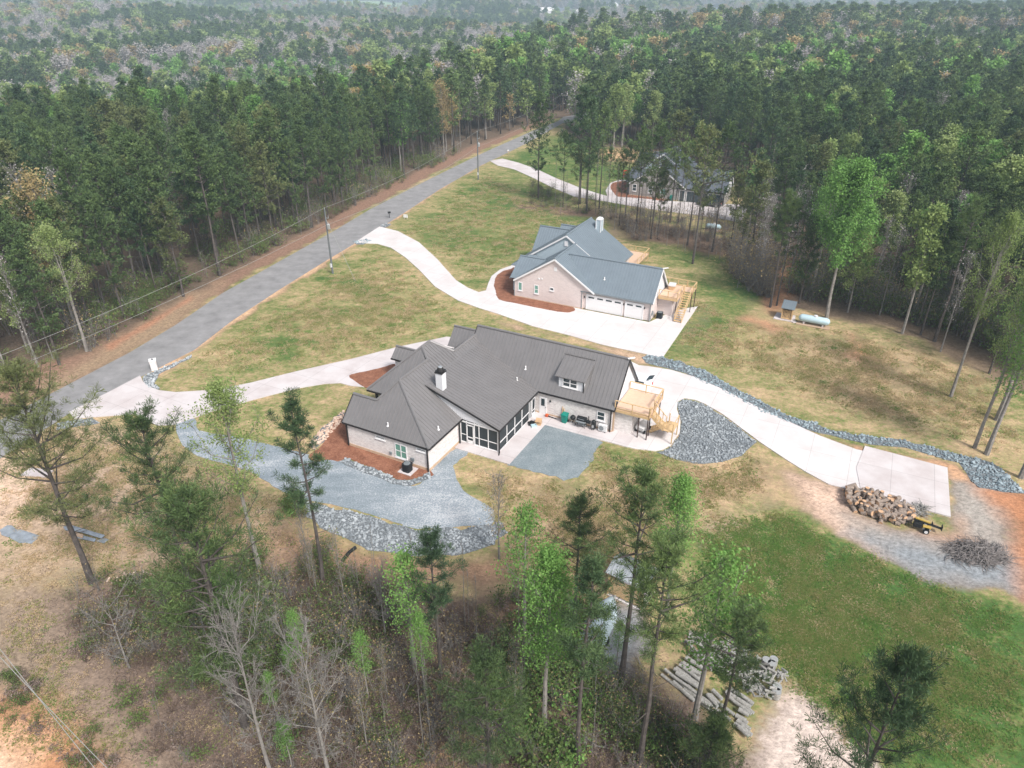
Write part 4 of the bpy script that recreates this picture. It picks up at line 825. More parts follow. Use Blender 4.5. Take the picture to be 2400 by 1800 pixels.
# ------------------------------------------------------------------ small things
H1 = lambda u, v: loc2w(HOUSE1, A1, u, v)
H2 = lambda u, v: loc2w(HOUSE2, R(-27), u, v)
def ac_unit(p, rz, label, pad=True):
    t = empty('air_conditioner', (*p, 0), rz, label, 'air conditioner')
    if pad:
        m = MB(); m.box(-.72, .72, -.6, .75, -.02, .11); m.build('base', 'concrete', t)
    z = .11; m = MB(); pr = [(.40 * math.copysign(abs(math.cos(a)) ** .45, math.cos(a)), .40 * math.copysign(abs(math.sin(a)) ** .45, math.sin(a))) for a in [i * math.pi / 12 for i in range(24)]]
    m.prism(pr, z, z + .82); m.build('body', 'metal_dark', t)
    m = MB()
    for k in range(9): m.tube([(pr[i % 24][0] * 1.02, pr[i % 24][1] * 1.02, z + .08 + k * .085) for i in range(25)], [.008] * 25, 4, caps=False)
    m.build('louvre', 'plastic_black', t)
    m = MB(); m.lathe([(.32, 0), (.32, .03), (.27, .04)], (0, 0, z + .82), 20)
    for k in range(8): a = k * math.pi / 8; m.bar((-.3 * math.cos(a), -.3 * math.sin(a), z + .875), (.3 * math.cos(a), .3 * math.sin(a), z + .875), .02, .015)
    m.build('fan_guard', 'grey_paint', t); return t
ac_unit(H1(-1.87, -.92), A1, 'dark air conditioner on a concrete pad in the mulch bed')
ac_unit(H2(21.35, 2.0), R(-27), 'dark air conditioner beside the garage corner of the pink brick house', pad=False)
# wheelie bins
def bin_(p, rz, label):
    t = empty('wheelie_bin', (*p, .08), rz, label, 'bin')
    m = MB(); m.add([(-.24, -.26, .04), (.24, -.26, .04), (.24, .24, .04), (-.24, .24, .04), (-.31, -.36, .98), (.31, -.36, .98), (.31, .34, .98), (-.31, .34, .98)], [(3, 2, 1, 0), (4, 5, 6, 7), (0, 1, 5, 4), (1, 2, 6, 5), (2, 3, 7, 6), (3, 0, 4, 7)]); m.build('body', 'plastic_green', t, bevel=.03)
    m = MB(); m.add([(-.34, -.4, .99), (.34, -.4, .99), (.34, .36, .99), (-.34, .36, .99), (-.3, -.34, 1.08), (.3, -.34, 1.08), (.3, .3, 1.1), (-.3, .3, 1.1)], [(3, 2, 1, 0), (4, 5, 6, 7), (0, 1, 5, 4), (1, 2, 6, 5), (2, 3, 7, 6), (3, 0, 4, 7)]); m.bar((-.26, .4, 1.0), (.26, .4, 1.0), .05, .05); m.build('lid', 'plastic_green', t, bevel=.02)
    for s in (-.29, .29): m = MB(); m.lathe([(.12, -.03), (.12, .03)], (s, .24, .12), 14, axis='x'); m.build('wheel', 'rubber', t)
    return t
bin_(H1(7.83, 13.72), A1, 'green wheelie bin against the back wall beside the kettle grill')
bin_(G(1400 + 955 / 5.53, 300 + 945 / 5.53)[:2], R(-27), 'green wheelie bin by the garage of the grey brick house')
# kettle grill
x, y = H1(8.72, 13.8); t = empty('kettle_grill', (x, y, .09), A1, 'round black kettle grill on thin legs between bin and gas grill', 'grill')
m = MB(); m.lathe([(.02, .55), (.2, .6), (.28, .74), (.29, .8)], n=18); m.build('bowl', 'plastic_black', t, smooth=True)
m = MB(); m.lathe([(.3, .8), (.28, .9), (.16, 1.02), (.02, 1.06)], n=18); m.bar((-.06, 0, 1.1), (.06, 0, 1.1), .03, .03); m.build('lid', 'plastic_black', t, smooth=True)
for a in (0, 2.1, 4.2): m = MB(); m.tube([(.15 * math.cos(a), .15 * math.sin(a), .6), (.3 * math.cos(a), .3 * math.sin(a), .03)], [.015, .015], 6); m.build('leg', 'metal_light', t)
for a in (0, 2.1): m = MB(); m.lathe([(.08, -.02), (.08, .02)], (.3 * math.cos(a), .3 * math.sin(a), .08), 12, axis='x'); m.build('wheel', 'rubber', t)
# barrel grill with side firebox
x, y = H1(9.75, 13.75); t = empty('barrel_grill', (x, y, .09), A1, 'long black barrel grill with chimney and side firebox', 'grill')
m = MB(); m.lathe([(.28, -.5), (.28, .5)], (0, 0, .95), 20, axis='x'); m.build('barrel', 'plastic_black', t, smooth=False)
m = MB(); m.lathe([(.2, .53), (.2, .92)], (0, 0, .78), 16, axis='x'); m.tube([(.72, 0, .9), (.72, 0, 1.45)], [.05, .05], 8); m.build('firebox', 'plastic_black', t)
m = MB(); m.box(-.5, .5, -.58, -.3, .78, .81); m.box(-.5, .45, -.25, .25, .3, .33); m.build('shelf', 'grey_paint', t)
m = MB(); m.tube([(-.35, -.32, 1.05), (.35, -.32, 1.05)], [.02, .02], 6); m.build('handle', 'metal_light', t)
for a in (-.42, .42):
    for b2 in (-.22, .22): m = MB(); m.bar((a, b2, .0), (a * .95, b2, .75), .04, .04, up=(0, 1, 0)); m.build('leg', 'metal_dark', t)
# bullet smoker
x, y = H1(11.03, 13.78); t = empty('bullet_smoker', (x, y, .09), A1, 'tall black bullet smoker with domed lid', 'smoker')
m = MB(); m.lathe([(.22, .15), (.25, .2), (.25, .85), (.24, .88)], n=18); m.build('barrel', 'plastic_black', t)
m = MB(); m.lathe([(.26, .88), (.24, 1.0), (.15, 1.12), (.02, 1.17)], n=18); m.build('lid', 'plastic_black', t, smooth=True)
m = MB(); m.box(-.11, .11, -.275, -.245, .35, .68); m.build('door', 'metal_light', t)
for a in (.5, 2.6, 4.7): m = MB(); m.bar((.2 * math.cos(a), .2 * math.sin(a), 0), (.2 * math.cos(a), .2 * math.sin(a), .2), .04, .04, up=(0, 1, 0)); m.build('leg', 'metal_light', t)
# mini split
x, y = H1(12.0, 13.9); t = empty('heat_pump', (x, y, .09), A1, 'white outdoor heat pump box with round fan grille by the downspout', 'heat pump')
m = MB(); m.box(-.45, .45, -.17, .17, .08, .82); m.build('body', 'plastic_white', t, bevel=.03)
m = MB(); m.lathe([(.27, -.01), (.27, .0), (.05, .01)], (-.12, -.175, .45), 20, axis='y'); m.build('fan_grille', 'grey_paint', t)
for a in (-.3, .3): m = MB(); m.box(a - .04, a + .04, -.2, .2, 0, .08); m.build('foot', 'plastic_black', t)
# cardboard box, tub, folded chair, tools
x, y = H1(5.55, 12.1); t = empty('cardboard_box', (x, y, .095), A1 + .2, 'open tan cardboard box on the patio corner', 'box')
m = MB(); m.box(-.32, .32, -.25, .25, 0, .42); m.build('body', 'cardboard', t)
for s in (-1, 1): m = MB(); m.bar((-.3, s * .27, .43), (-.3, s * .45, .5), .02, .02); m.add([(-.32, s * .25, .42), (.32, s * .25, .42), (.32, s * .45, .5), (-.32, s * .45, .5)], [(0, 1, 2, 3)]); m.build('flap', 'cardboard', t)
x, y = H1(4.95, 11.75); t = empty('push_mower', (x, y, .095), A1 + .6, 'small black push mower by the porch screen door', 'lawn mower')
m = MB(); m.box(-.3, .3, -.22, .22, .1, .28); m.lathe([(.14, .28), (.14, .42), (.06, .46)], n=12); m.build('deck', 'plastic_black', t, bevel=.02)
for a in (-.26, .26):
    for b2 in (-.24, .24): m = MB(); m.lathe([(.1, -.03), (.1, .03)], (a, b2, .1), 12, axis='y'); m.build('wheel', 'rubber', t)
m = MB(); m.tube([(-.28, -.18, .25), (-.75, -.18, .8), (-.75, .18, .8), (-.28, .18, .25)], [.014] * 4, 6); m.build('handle', 'metal_dark', t)
x, y = H1(5.35, 11.45); m = MB(); m.box(-.3, .3, -.2, .2, 0, .05); m.box(-.3, -.26, -.2, .2, .05, .22); m.box(.26, .3, -.2, .2, .05, .22); m.box(-.26, .26, -.2, -.16, .05, .22); m.box(-.26, .26, .16, .2, .05, .22)
o = m.build('storage_tub', 'propane_blue'); o.location = (x, y, .1); o.rotation_euler.z = .3; tag(o, 'pale blue open tub in front of the cardboard box', 'tub')
x, y = H1(5.75, 13.85); t = empty('leaf_blower', (x, y, .095), A1, 'orange leaf blower lying by the back door', 'leaf blower')
m = MB(); m.box(-.2, .12, -.13, .13, .02, .28); m.build('body', 'orange_paint', t, bevel=.03); m = MB(); m.tube([(.1, 0, .14), (.5, -.02, .1), (1.1, -.02, .06)], [.06, .05, .045], 8); m.build('nozzle', 'plastic_black', t)
x, y = H1(7.35, 14.1); m = MB(); m.bar((0, 0, .0), (0, .12, 1.5), .14, .04, up=(1, 0, 0)); m.bar((.18, 0, .0), (.16, .12, 1.35), .1, .04, up=(1, 0, 0)); o = m.build('wood_plank', 'wood_new'); o.location = (x, y, .09); o.rotation_euler.z = A1; tag(o, 'light planks leaning on the brick wall behind the green bin', 'planks')
# dinghy / tub under the deck
x, y = H1(15.6, 16.1); t = empty('plastic_cart', (x, y, .08), A1 + R(80), 'pale grey plastic dump cart under the wooden deck', 'cart')
m = MB(); m.add([(-.85, -.4, .35), (.85, -.4, .35), (.85, .4, .35), (-.85, .4, .35), (-1.0, -.5, .8), (1.0, -.5, .8), (1.0, .5, .8), (-1.0, .5, .8)], [(3, 2, 1, 0), (4, 5, 6, 7), (0, 1, 5, 4), (1, 2, 6, 5), (2, 3, 7, 6), (3, 0, 4, 7)]); m.build('body', 'plastic_white', t, bevel=.06)
for a in (-.6, .6):
    for b2 in (-.45, .45): m = MB(); m.lathe([(.18, -.05), (.18, .05)], (a, b2, .18), 14, axis='y'); m.build('wheel', 'rubber', t)
# vehicles
def car(p, rz, label, L, W, H, paint, glass='glass_dark', cat='car', hatch=False):
    t = empty('parked_car', (*p, .08), rz, label, cat); zb = .32; zs = H * .56
    prof = [(-L / 2, zb), (-L / 2 + .05, zs * .95), (-L / 2 + .12, zs), (-L / 2 + .3, H * .93), (-L / 2 + .55, H), (L * .13, H), (L * .2, H * .96), (L * .32, zs * 1.02), (L * .46, zs * .9), (L / 2, zs * .72), (L / 2, zb)]
    m = MB(); n = len(prof); sec = []
    for yy, k in ((-1, 1), (1, 1)):
        for px_, pz in prof:
            tw = 1 if pz <= zs else 1 - .16 * (pz - zs) / (H - zs); sec.append((px_, yy * W / 2 * tw, pz))
    fs = [tuple(range(n)), tuple(range(2 * n - 1, n - 1, -1))] + [(i + 1, i, n + i, n + i + 1) for i in range(n - 1)] + [(0, n - 1, 2 * n - 1, n)]
    m.add(sec, fs); m.build('body', paint, t, bevel=.06)
    for s in (-1, 1):
        m = MB(); y0 = s * (W / 2 * .985); y1 = s * (W / 2 * .87)
        m.add([(-L / 2 + .42, y0 + s * .01, zs + .04), (L * .27, y0 + s * .01, zs + .04), (L * .14, y1 + s * .02, H * .93), (-L / 2 + .55, y1 + s * .02, H * .93)], [(0, 1, 2, 3)]); m.build('side_window', glass, t)
        for a in (-L * .3, L * .3):
            m = MB(); m.lathe([(.2, -.1), (.34, -.09), (.36, 0), (.34, .09), (.2, .1)], (a, s * (W / 2 - .1), .28), 20, axis='y'); wq = m.build('wheel', 'rubber', t)
            m = MB(); m.lathe([(.2, -.005), (.2, .005)], (a, s * (W / 2 + .01), .28), 16, axis='y'); m.build('rim', 'metal_light', wq)
        m = MB(); m.box(-L / 2 - .02, -L / 2 + .1, s * W * .42 - .1, s * W * .42 + .1, zs * .75, zs * .98); m.build('tail_light', 'red_paint', t)
        m = MB(); m.box(L / 2 - .12, L / 2 + .02, s * W * .36 - .14, s * W * .36 + .14, zs * .55, zs * .68); m.build('headlight', 'metal_light', t)
    m = MB(); m.add([(L * .205, -W * .41, H * .94), (L * .205, W * .41, H * .94), (L * .335, W * .46, zs * 1.04), (L * .335, -W * .46, zs * 1.04)], [(3, 2, 1, 0)]); o = m.build('windscreen', glass, t); o.location.z = .03; o.location.x = .02
    if hatch:
        m = MB(); m.add([(-L / 2 + .4, -W * .3, H + .02), (-L / 2 + .4, W * .3, H + .02), (-L / 2 - .25, W * .26, H + .3), (-L / 2 - .25, -W * .26, H + .3)], [(0, 1, 2, 3)]); m.build('rear_hatch', glass, t)
    return t
car(G(1400 + 1455 / 5.53, 300 + 1010 / 5.53)[:2], R(153), 'black sport utility car parked at the open garage of the grey house', 5.0, 1.95, 1.8, 'car_dark')
car(H1(11.3, 23.5), A1 + R(180), 'white van with open dark rear hatch behind the wooden deck', 5.2, 2.0, 1.95, 'car_white', cat='van', hatch=True)
# propane tank and firewood shed
def tank(O, rz, L, label, saddle=True, zc=.85):
    t = empty('propane_tank', (*O, 0), rz, label, 'propane tank')
    r = .5; pr = [(.02, -L / 2), (r * .45, -L / 2 + .06), (r * .8, -L / 2 + .2), (r, -L / 2 + .45), (r, L / 2 - .45), (r * .8, L / 2 - .2), (r * .45, L / 2 - .06), (.02, L / 2)]
    m = MB(); m.lathe(pr, (0, 0, zc), 24, axis='x'); m.build('vessel', 'propane_blue', t, smooth=True)
    m = MB(); m.lathe([(.26, 0), (.24, .2), (.05, .27)], (.1, .0, zc + r - .06), 16); m.build('valve_dome', 'plastic_white', t)
    for s in (-L * .3, L * .3): m = MB(); m.box(s - .1, s + .1, -.35, .35, .1, zc - r + .12); m.build('foot', 'concrete', t)
    m = MB(); m.box(-L / 2 - .1, L / 2 + .1, -.75, .55, -.05, .11); m.build('base', 'tan_trim', t)
    return t
SHED = (35.99, 89.69); S_ = lambda u, v: loc2w(SHED, R(-27), u, v)
tank(S_(5.15, .1), R(-28), 4.0, 'long pale blue propane tank on a pad beside the firewood shed')
tank(G(1671, 540)[:2], R(-27), 2.9, 'pale propane tank among the thin pines behind the grey house driveway', zc=.75)
star = MB(); pts = []
m = MB(); m.prism([S_(0, -.1), S_(2.35, -.1), S_(2.7, -.35), S_(3.1, .0), S_(2.75, .7), S_(2.6, 2.2), S_(.1, 2.3)], -.05, .1); o = m.build('shed_pad', 'concrete'); tag(o, kind='structure')
t = empty('firewood_shed', (*S_(.95, .25), .1), R(-27), 'small open firewood shed with a grey sloped metal roof', 'shed')
for a in (0, 1.3):
    for b2 in (0, 1.1): m = MB(); m.bar((a, b2, 0), (a, b2, 1.75 + b2 * .3), .09, .09, up=(0, 1, 0)); m.build('post', 'wood_new', t)
m = MB(); m.box(-.05, 1.35, -.05, 1.15, .08, .16); m.build('floor_frame', 'wood_new', t)
m = MB(); m.roof([(-.2, -.35, 1.68), (1.55, -.35, 1.68), (1.55, 1.45, 2.25), (-.2, 1.45, 2.25)], th=.06, step=.3); m.build('roof', 'roof_blue', t)
m = MB()
for i in range(5): m.box(.05, 1.25, 1.11, 1.14, .25 + i * .35, .45 + i * .35)
m.build('back_slat', 'wood_new', t)
fw = MB()
for r_ in range(9):
    for q in range(7):
        a = .1 + q * .18 + random.uniform(-.02, .02); fw.tube([(a, .06 + random.uniform(-.04, .04), .22 + r_ * .13), (a + random.uniform(-.02, .02), 1.0, .22 + r_ * .13)], [.075, .07], 6, 0, True, 1)
o = fw.build('firewood_stack', ['log_bark', 'wood_new']); o.location = t.location; o.rotation_euler = t.rotation_euler; tag(o, 'split firewood stacked inside the small open shed', 'firewood', kind='stuff')
# mailboxes
x, y, _ = G(363, 866); t = empty('mailbox_pillar', (x, y, 0), R(25), 'white brick mailbox pillar at the first driveway', 'mailbox')
m = MB(); m.box(-.35, .35, -.35, .35, 0, 1.25); m.build('pillar', 'brick_white', t); m = MB(); m.box(-.4, .4, -.4, .4, 1.25, 1.33); m.build('cap', 'white_trim', t); m = MB(); m.lathe([(.1, 0), (.08, .1), (.03, .14)], (0, 0, 1.33), 10); m.build('lamp', 'metal_dark', t); m = MB(); m.box(-.37, -.352, -.12, .12, .95, 1.15); m.build('door', 'metal_dark', t)
x, y, _ = G(1192, 363); t = empty('mailbox', (x, y, 0), R(25), 'white mailbox on a pale post by the third driveway', 'mailbox')
m = MB(); m.bar((0, 0, 0), (0, 0, 1.2), .12, .12, up=(0, 1, 0)); m.bar((-.35, 0, .95), (.1, 0, .95), .08, .08); m.build('post', 'tan_trim', t); m = MB(); m.box(-.4, .12, -.12, .12, 1.05, 1.32); m.build('box', 'white_trim', t, bevel=.04)
x, y, _ = G(913, 511); t = empty('mailbox', (x, y, 0), R(25), 'black mailbox standing at the road edge by the second driveway', 'mailbox')
m = MB(); m.bar((0, 0, 0), (0, 0, 1.0), .1, .1, up=(0, 1, 0)); m.build('post', 'metal_dark', t); m = MB(); m.box(-.3, .3, -.14, .14, .95, 1.3); m.build('box', 'plastic_black', t, bevel=.05); m = MB(); m.box(-.31, -.302, -.07, .07, 1.05, 1.2); m.build('door', 'white_trim', t)
x, y, _ = G(951, 514); m = MB(); m.box(-.45, .45, -.03, .03, .35, .95); m.bar((-.3, 0, 0), (-.3, 0, .4), .03, .03, up=(0, 1, 0)); m.bar((.3, 0, 0), (.3, 0, .4), .03, .03, up=(0, 1, 0)); o = m.build('yard_sign', 'white_trim'); o.location = (x, y, 0); o.rotation_euler.z = R(-20); tag(o, 'small blank white yard sign on the lawn edge by the second driveway', 'sign')
# utility poles and lines
def upole(px, py, topy, label, arm=True):
    x, y, _ = G(px, py); h = top_height(x, y, topy); t = empty('utility_pole', (x, y, 0), R(62), label, 'utility pole')
    m = MB(); m.tube([(0, 0, 0), (0, 0, h * .5), (0, 0, h)], [.16, .14, .11], 10); m.build('pole', 'pole_wood', t)
    m = MB(); m.lathe([(.2, 0), (.24, .05), (.24, .75), (.16, .85)], (.05, -.32, h * .70), 14); m.tube([(.05, -.32, h * .7 + .8), (.05, -.32, h * .7 + 1.1)], [.05, .04], 6); m.bar((0, -.1, h * .74), (0, -.3, h * .74), .1, .1); m.build('transformer', 'metal_light', t)
    m = MB(); m.bar((0, -.1, h * .87), (0, -.6, h * .87), .06, .06); m.tube([(0, -.55, h * .87), (0, -.55, h * .91)], [.05, .04], 6); m.build('cutout', 'metal_light', t)
    m = MB(); m.tube([(0, 0, h), (0, 0, h + .25)], [.05, .03], 6); m.build('insulator', 'metal_light', t)
    m = MB(); m.box(-.3, -.1, -.12, .12, 1.1, 1.7); m.build('meter_box', 'plastic_white', t)
    return (x, y, h)
p1 = upole(780, 641, 490, 'tall grey utility pole beside the lower lawn at the second driveway'); p2 = upole(1121, 421, 309, 'tall utility pole beside the third driveway')
def line(name, a, b, sag, label, r=.02, n=16):
    a = Vector(a); b = Vector(b); pts = []
    for i in range(n + 1): t = i / n; p = a.lerp(b, t); p.z -= sag * 4 * t * (1 - t); pts.append(p)
    m = MB(); m.tube(pts, [r] * (n + 1), 4); tag(m.build(name, 'wire'), label, 'power line')
L0 = G(-120, 880, 10.2); L1 = G(-120, 925, 7.6); L2 = (15.5, 236.0, 10.6)
line('power_line', L0, (p1[0], p1[1], p1[2] + .2), .9, 'upper wire from the left picture edge to the near pole'); line('power_line', (p1[0], p1[1], p1[2] + .2), (p2[0], p2[1], p2[2] + .2), 1.2, 'upper wire between the two utility poles')
line('power_line', L1, (p1[0], p1[1], p1[2] * .76), .6, 'lower wire from the left picture edge to the near pole'); line('power_line', (p1[0], p1[1], p1[2] * .76), (p2[0], p2[1], p2[2] * .7), 1.2, 'lower wire between the two utility poles')
line('power_line', (p2[0], p2[1], p2[2] + .2), L2, 1.0, 'upper wire running from the far pole into the woods'); line('power_line', (p2[0], p2[1], p2[2] * .7), (L2[0], L2[1], 8), 1.0, 'lower wire running from the far pole into the woods')
line('guy_wire', (p1[0], p1[1], p1[2] * .86), G(833, 658), 0, 'straight guy wire anchored in the lawn beside the near pole', .03, 3)
line('power_line', G(-40, 1470, 9), G(330, 1935, 9), .2, 'upper of two thin wires crossing the bottom left corner', .018); line('power_line', G(-40, 1497, 9), G(300, 1850, 9), .2, 'lower of two thin wires crossing the bottom left corner', .018)
# fallen metal sheets in the left field
def flat_poly(name, pts, z0, z1, mat, label, cat):
    m = MB(); m.prism(pts, z0, z1); tag(m.build(name, mat), label, cat)
flat_poly('metal_sheet', zoomed([(0, 500), (140, 410), (220, 415), (300, 480), (420, 500), (560, 545), (740, 605), (590, 750), (440, 735), (360, 740), (180, 640), (30, 590)], 0, 1180, 7.9), .02, .06, 'sheet_metal', 'flat grey metal sheet lying on the bare ground at the left edge', 'metal sheet')
for k, (pts, mt, lb) in enumerate((([(1190, 490), (1290, 440), (1960, 640), (1900, 700), (1500, 580), (1230, 545)], 'sheet_metal', 'uppermost long corrugated grey sheet in the pile by the leaning pine'), ([(1240, 570), (1300, 545), (1560, 620), (1540, 680), (1380, 630)], 'tan_trim', 'rusty pink sheet sticking out of the metal pile'),
                           ([(1380, 660), (1450, 600), (1790, 680), (1760, 735), (1560, 690)], 'sheet_metal', 'lower left grey sheet of the metal pile'), ([(1780, 700), (1930, 650), (2020, 680), (1930, 750), (1800, 720)], 'sheet_metal', 'short right end sheet of the metal pile'))):
    flat_poly('metal_sheet', zoomed(pts, 0, 1180, 7.9), .05 + (3 - k) * .08, .09 + (3 - k) * .08, mt, lb, 'metal sheet')
x0, y0, _ = G(88, 1108); m = MB(); m.prism([(x0 - 1.3, y0 - .5), (x0 + 1.2, y0 - .8), (x0 + 1.4, y0 + .2), (x0 - 1.0, y0 + .7)], 0, .12); tag(m.build('concrete_slab', 'concrete'), 'small pale slab behind the big left pine', 'slab')
# brush culvert pipe
a = G(834, 1286); b2 = G(803, 1316); m = MB(); m.tube([(a[0], a[1], .15), ((a[0] + b2[0]) / 2, (a[1] + b2[1]) / 2 + .2, .14), (b2[0], b2[1], .1)], [.15, .15, .15], 10); tag(m.build('drain_pipe', 'plastic_black'), 'black drain pipe coming out of the stone apron', 'pipe')

# ------------------------------------------------------------------ logs
def log_mesh(L, r, mats, n=10):
    m = MB(); pts = [(-L / 2, 0, 0), (-L / 6, random.uniform(-.03, .03) * L, 0), (L / 6, random.uniform(-.03, .03) * L, 0), (L / 2, 0, 0)]
    m.tube(pts, [r, r * .96, r * .97, r * .92], n, 0, True, 1); return m.mesh('log', mats)
rounds = [log_mesh(L, r, ['log_bark', 'log_end']) for L, r in ((.45, .22), (.5, .17), (.6, .2), (.4, .27), (.9, .19), (.5, .13))]
def put(mesh, name, loc, rot, label, cat, group=None):
    o = bpy.data.objects.new(name, mesh); COL.objects.link(o); o.location = loc; o.rotation_euler = rot; tag(o, label, cat, group); return o
pile = zoomed([(665, 545), (740, 560), (830, 590), (1000, 640), (1200, 700), (1240, 760), (1230, 850), (1100, 860), (960, 815), (780, 740), (680, 690)], 1800, 1000, 3.687)
cnt = 0; tries = 0; placed = []
cxp = sum(p[0] for p in pile) / len(pile); cyp = sum(p[1] for p in pile) / len(pile)
xs_ = [p[0] for p in pile]; ys_ = [p[1] for p in pile]
while cnt < 170 and tries < 6000:
    tries += 1; x = random.uniform(min(xs_), max(xs_)); y = random.uniform(min(ys_), max(ys_))
    if not inpoly(np.array([x]), np.array([y]), pile)[0]: continue
    lay = 0
    for (a, b2, z_) in placed:
        if math.hypot(a - x, b2 - y) < .36: lay = max(lay, z_ + 1)
    if lay > 2: continue
    placed.append((x, y, lay)); me = random.choice(rounds)
    rot = (random.uniform(0, 6), random.gauss(0, .25) if random.random() < .8 else R(90), random.uniform(0, 6.28))
    put(me, 'log_round', (x, y, .19 + lay * .27), rot, 'sawn log round in the big heap beside the parking slab', 'log', 'sawn log rounds heaped beside the parking slab'); cnt += 1
sticks = MB()
for k in range(170):
    x, y, _ = G(1800 + random.uniform(1180, 1370) / 3.687, 1000 + (random.uniform(690, 790)) / 3.687); a = random.uniform(0, 6.28); L = random.uniform(.3, .9)
    sticks.tube([(x, y, random.uniform(.05, .4)), (x + L * math.cos(a), y + L * math.sin(a), random.uniform(.05, .5))], [.03, .02], 5)
tag(sticks.build('kindling_heap', 'log_grey'), 'tangle of thin sticks behind the log splitter', 'kindling', kind='stuff')
# brush pile
bp = MB(); cx, cy, _ = G(2290, 1300)
for k in range(520):
    a = random.uniform(0, 6.28); r0 = random.uniform(0, 1) ** .6; x = cx + 2.3 * r0 * math.cos(a); y = cy + 1.3 * r0 * math.sin(a); z = (1 - r0) * random.uniform(.1, 1.0) + .05; b2 = random.gauss(R(8), .8) + (math.pi if random.random() < .5 else 0); L = random.uniform(.5, 1.7)
    q = (x + L * .5 * math.cos(b2), y + L * .5 * math.sin(b2), z + random.uniform(-.1, .25)); e_ = (x + L * math.cos(b2 + .3), y + L * math.sin(b2 + .3), max(.03, z + random.uniform(-.4, .25)))
    bp.tube([(x, y, z), q, e_], [.034, .026, .012], 4, caps=False)
tag(bp.build('brush_pile', 'brush'), 'dark tangled brush pile on the gravel at the lower right', 'brush pile')
# log splitter
x, y, _ = G(2120 + 850 / 15.8, 1180 + 1120 / 15.8); t = empty('log_splitter', (x, y + .45, 0), R(-24), 'black and yellow towable log splitter beside the log heap', 'log splitter'); t.scale = (.86, .86, .86)
m = MB(); m.bar((-1.2, .0, 1.05), (1.35, .0, .62), .16, .18); m.build('beam', 'metal_dark', t)
m = MB(); m.bar((-1.1, 0, 1.2), (.25, 0, .98), .14, .12); m.build('cylinder', 'yellow_paint', t)
m = MB(); m.add([(1.25, -.22, .5), (1.25, .22, .5), (1.25, .22, 1.0), (1.25, -.22, 1.0), (1.33, -.22, .5), (1.33, .22, .5), (1.33, .22, 1.0), (1.33, -.22, 1.0)], [(3, 2, 1, 0), (4, 5, 6, 7), (0, 1, 5, 4), (1, 2, 6, 5), (2, 3, 7, 6), (3, 0, 4, 7)]); m.build('foot_plate', 'metal_dark', t)
m = MB(); m.add([(.35, -.04, .9), (.55, -.04, .85), (.35, -.04, 1.3), (.35, .04, .9), (.55, .04, .85), (.35, .04, 1.3)], [(0, 1, 2), (5, 4, 3), (0, 3, 4, 1), (1, 4, 5, 2), (2, 5, 3, 0)]); m.build('wedge', 'metal_dark', t)
m = MB(); m.box(-1.15, -.45, -.42, .1, .35, .85); m.build('engine', 'plastic_black', t, bevel=.04); m = MB(); m.box(-.35, .35, -.5, -.15, .45, .75); m.build('oil_tank', 'yellow_paint', t, bevel=.03)
m = MB(); m.tube([(-1.1, 0, .4), (-2.0, .1, .45)], [.04, .04], 8); m.tube([(-1.7, .05, .42), (-1.7, .05, .02)], [.03, .03], 6); m.build('tow_bar', 'metal_dark', t)
for s in (-.62, .55):
    m = MB(); m.lathe([(.16, -.1), (.27, -.09), (.29, 0), (.27, .09), (.16, .1)], (0, s, .29), 20, axis='y'); wq = m.build('wheel', 'rubber', t); m = MB(); m.lathe([(.16, -.125), (.16, -.1)], (0, s, .29), 16, axis='y'); m.build('rim', 'plastic_white', wq)
    m = MB(); m.add([(-.38, s - .13, .5), (-.2, s - .13, .64), (.2, s - .13, .64), (.38, s - .13, .5), (-.38, s + .13, .5), (-.2, s + .13, .64), (.2, s + .13, .64), (.38, s + .13, .5)], [(0, 1, 5, 4), (1, 2, 6, 5), (2, 3, 7, 6), (4, 5, 1, 0), (5, 6, 2, 1), (6, 7, 3, 2)]); m.build('fender', 'metal_light', t)
m = MB(); m.box(-.1, .1, -.6, .5, .25, .33); m.build('axle', 'metal_dark', t)
# old grey logs in the foreground woods
Z7 = lambda x_, y_: G(1550 + x_ / 5.925, 1460 + y_ / 5.925)
greys = [((40, 690), (490, 1030)), ((210, 800), (500, 1060)), ((230, 700), (520, 880)), ((300, 790), (510, 950)), ((360, 880), (500, 1000)), ((200, 640), (420, 760)), ((300, 670), (540, 860)), ((440, 700), (560, 800)), ((270, 570), (560, 720)), ((330, 530), (600, 700)),
         ((930, 930), (1270, 1150)), ((940, 1000), (1280, 1270)), ((1000, 1000), (1200, 1110)), ((600, 1090), (800, 1240)), ((680, 1010), (830, 1180)), ((700, 980), (830, 1110)), ((1050, 1370), (1230, 1500)), ((1100, 1450), (1250, 1580)), ((1060, 1250), (1200, 1330)), ((1090, 1330), (1190, 1410)), ((560, 1060), (700, 1160)), ((820, 1180), (1000, 1320))]
for k, (a, b2) in enumerate(greys):
    A = Vector(Z7(*a)); B = Vector(Z7(*b2)); L = (B - A).length; r = random.uniform(.10, .17); me = log_mesh(L, r, ['log_grey', 'log_end_grey']); c = (A + B) / 2
    ang_ = math.atan2(B.y - A.y, B.x - A.x)
    for jx in (0, 1): put(me, 'fallen_log', (c.x + jx * .34 * math.sin(ang_), c.y - jx * .34 * math.cos(ang_), r + (.22 if (k + jx) % 3 == 0 else 0)), (random.uniform(0, 6), 0, ang_ + jx * random.gauss(0, .04)), 'long grey weathered log lying in the woods below the log heap', 'log', 'long grey logs laid side by side in the foreground woods')
split = [log_mesh(L, r, ['log_grey', 'log_end_grey'], 5) for L, r in ((.6, .07), (.5, .09), (.5, .10), (.7, .065))]
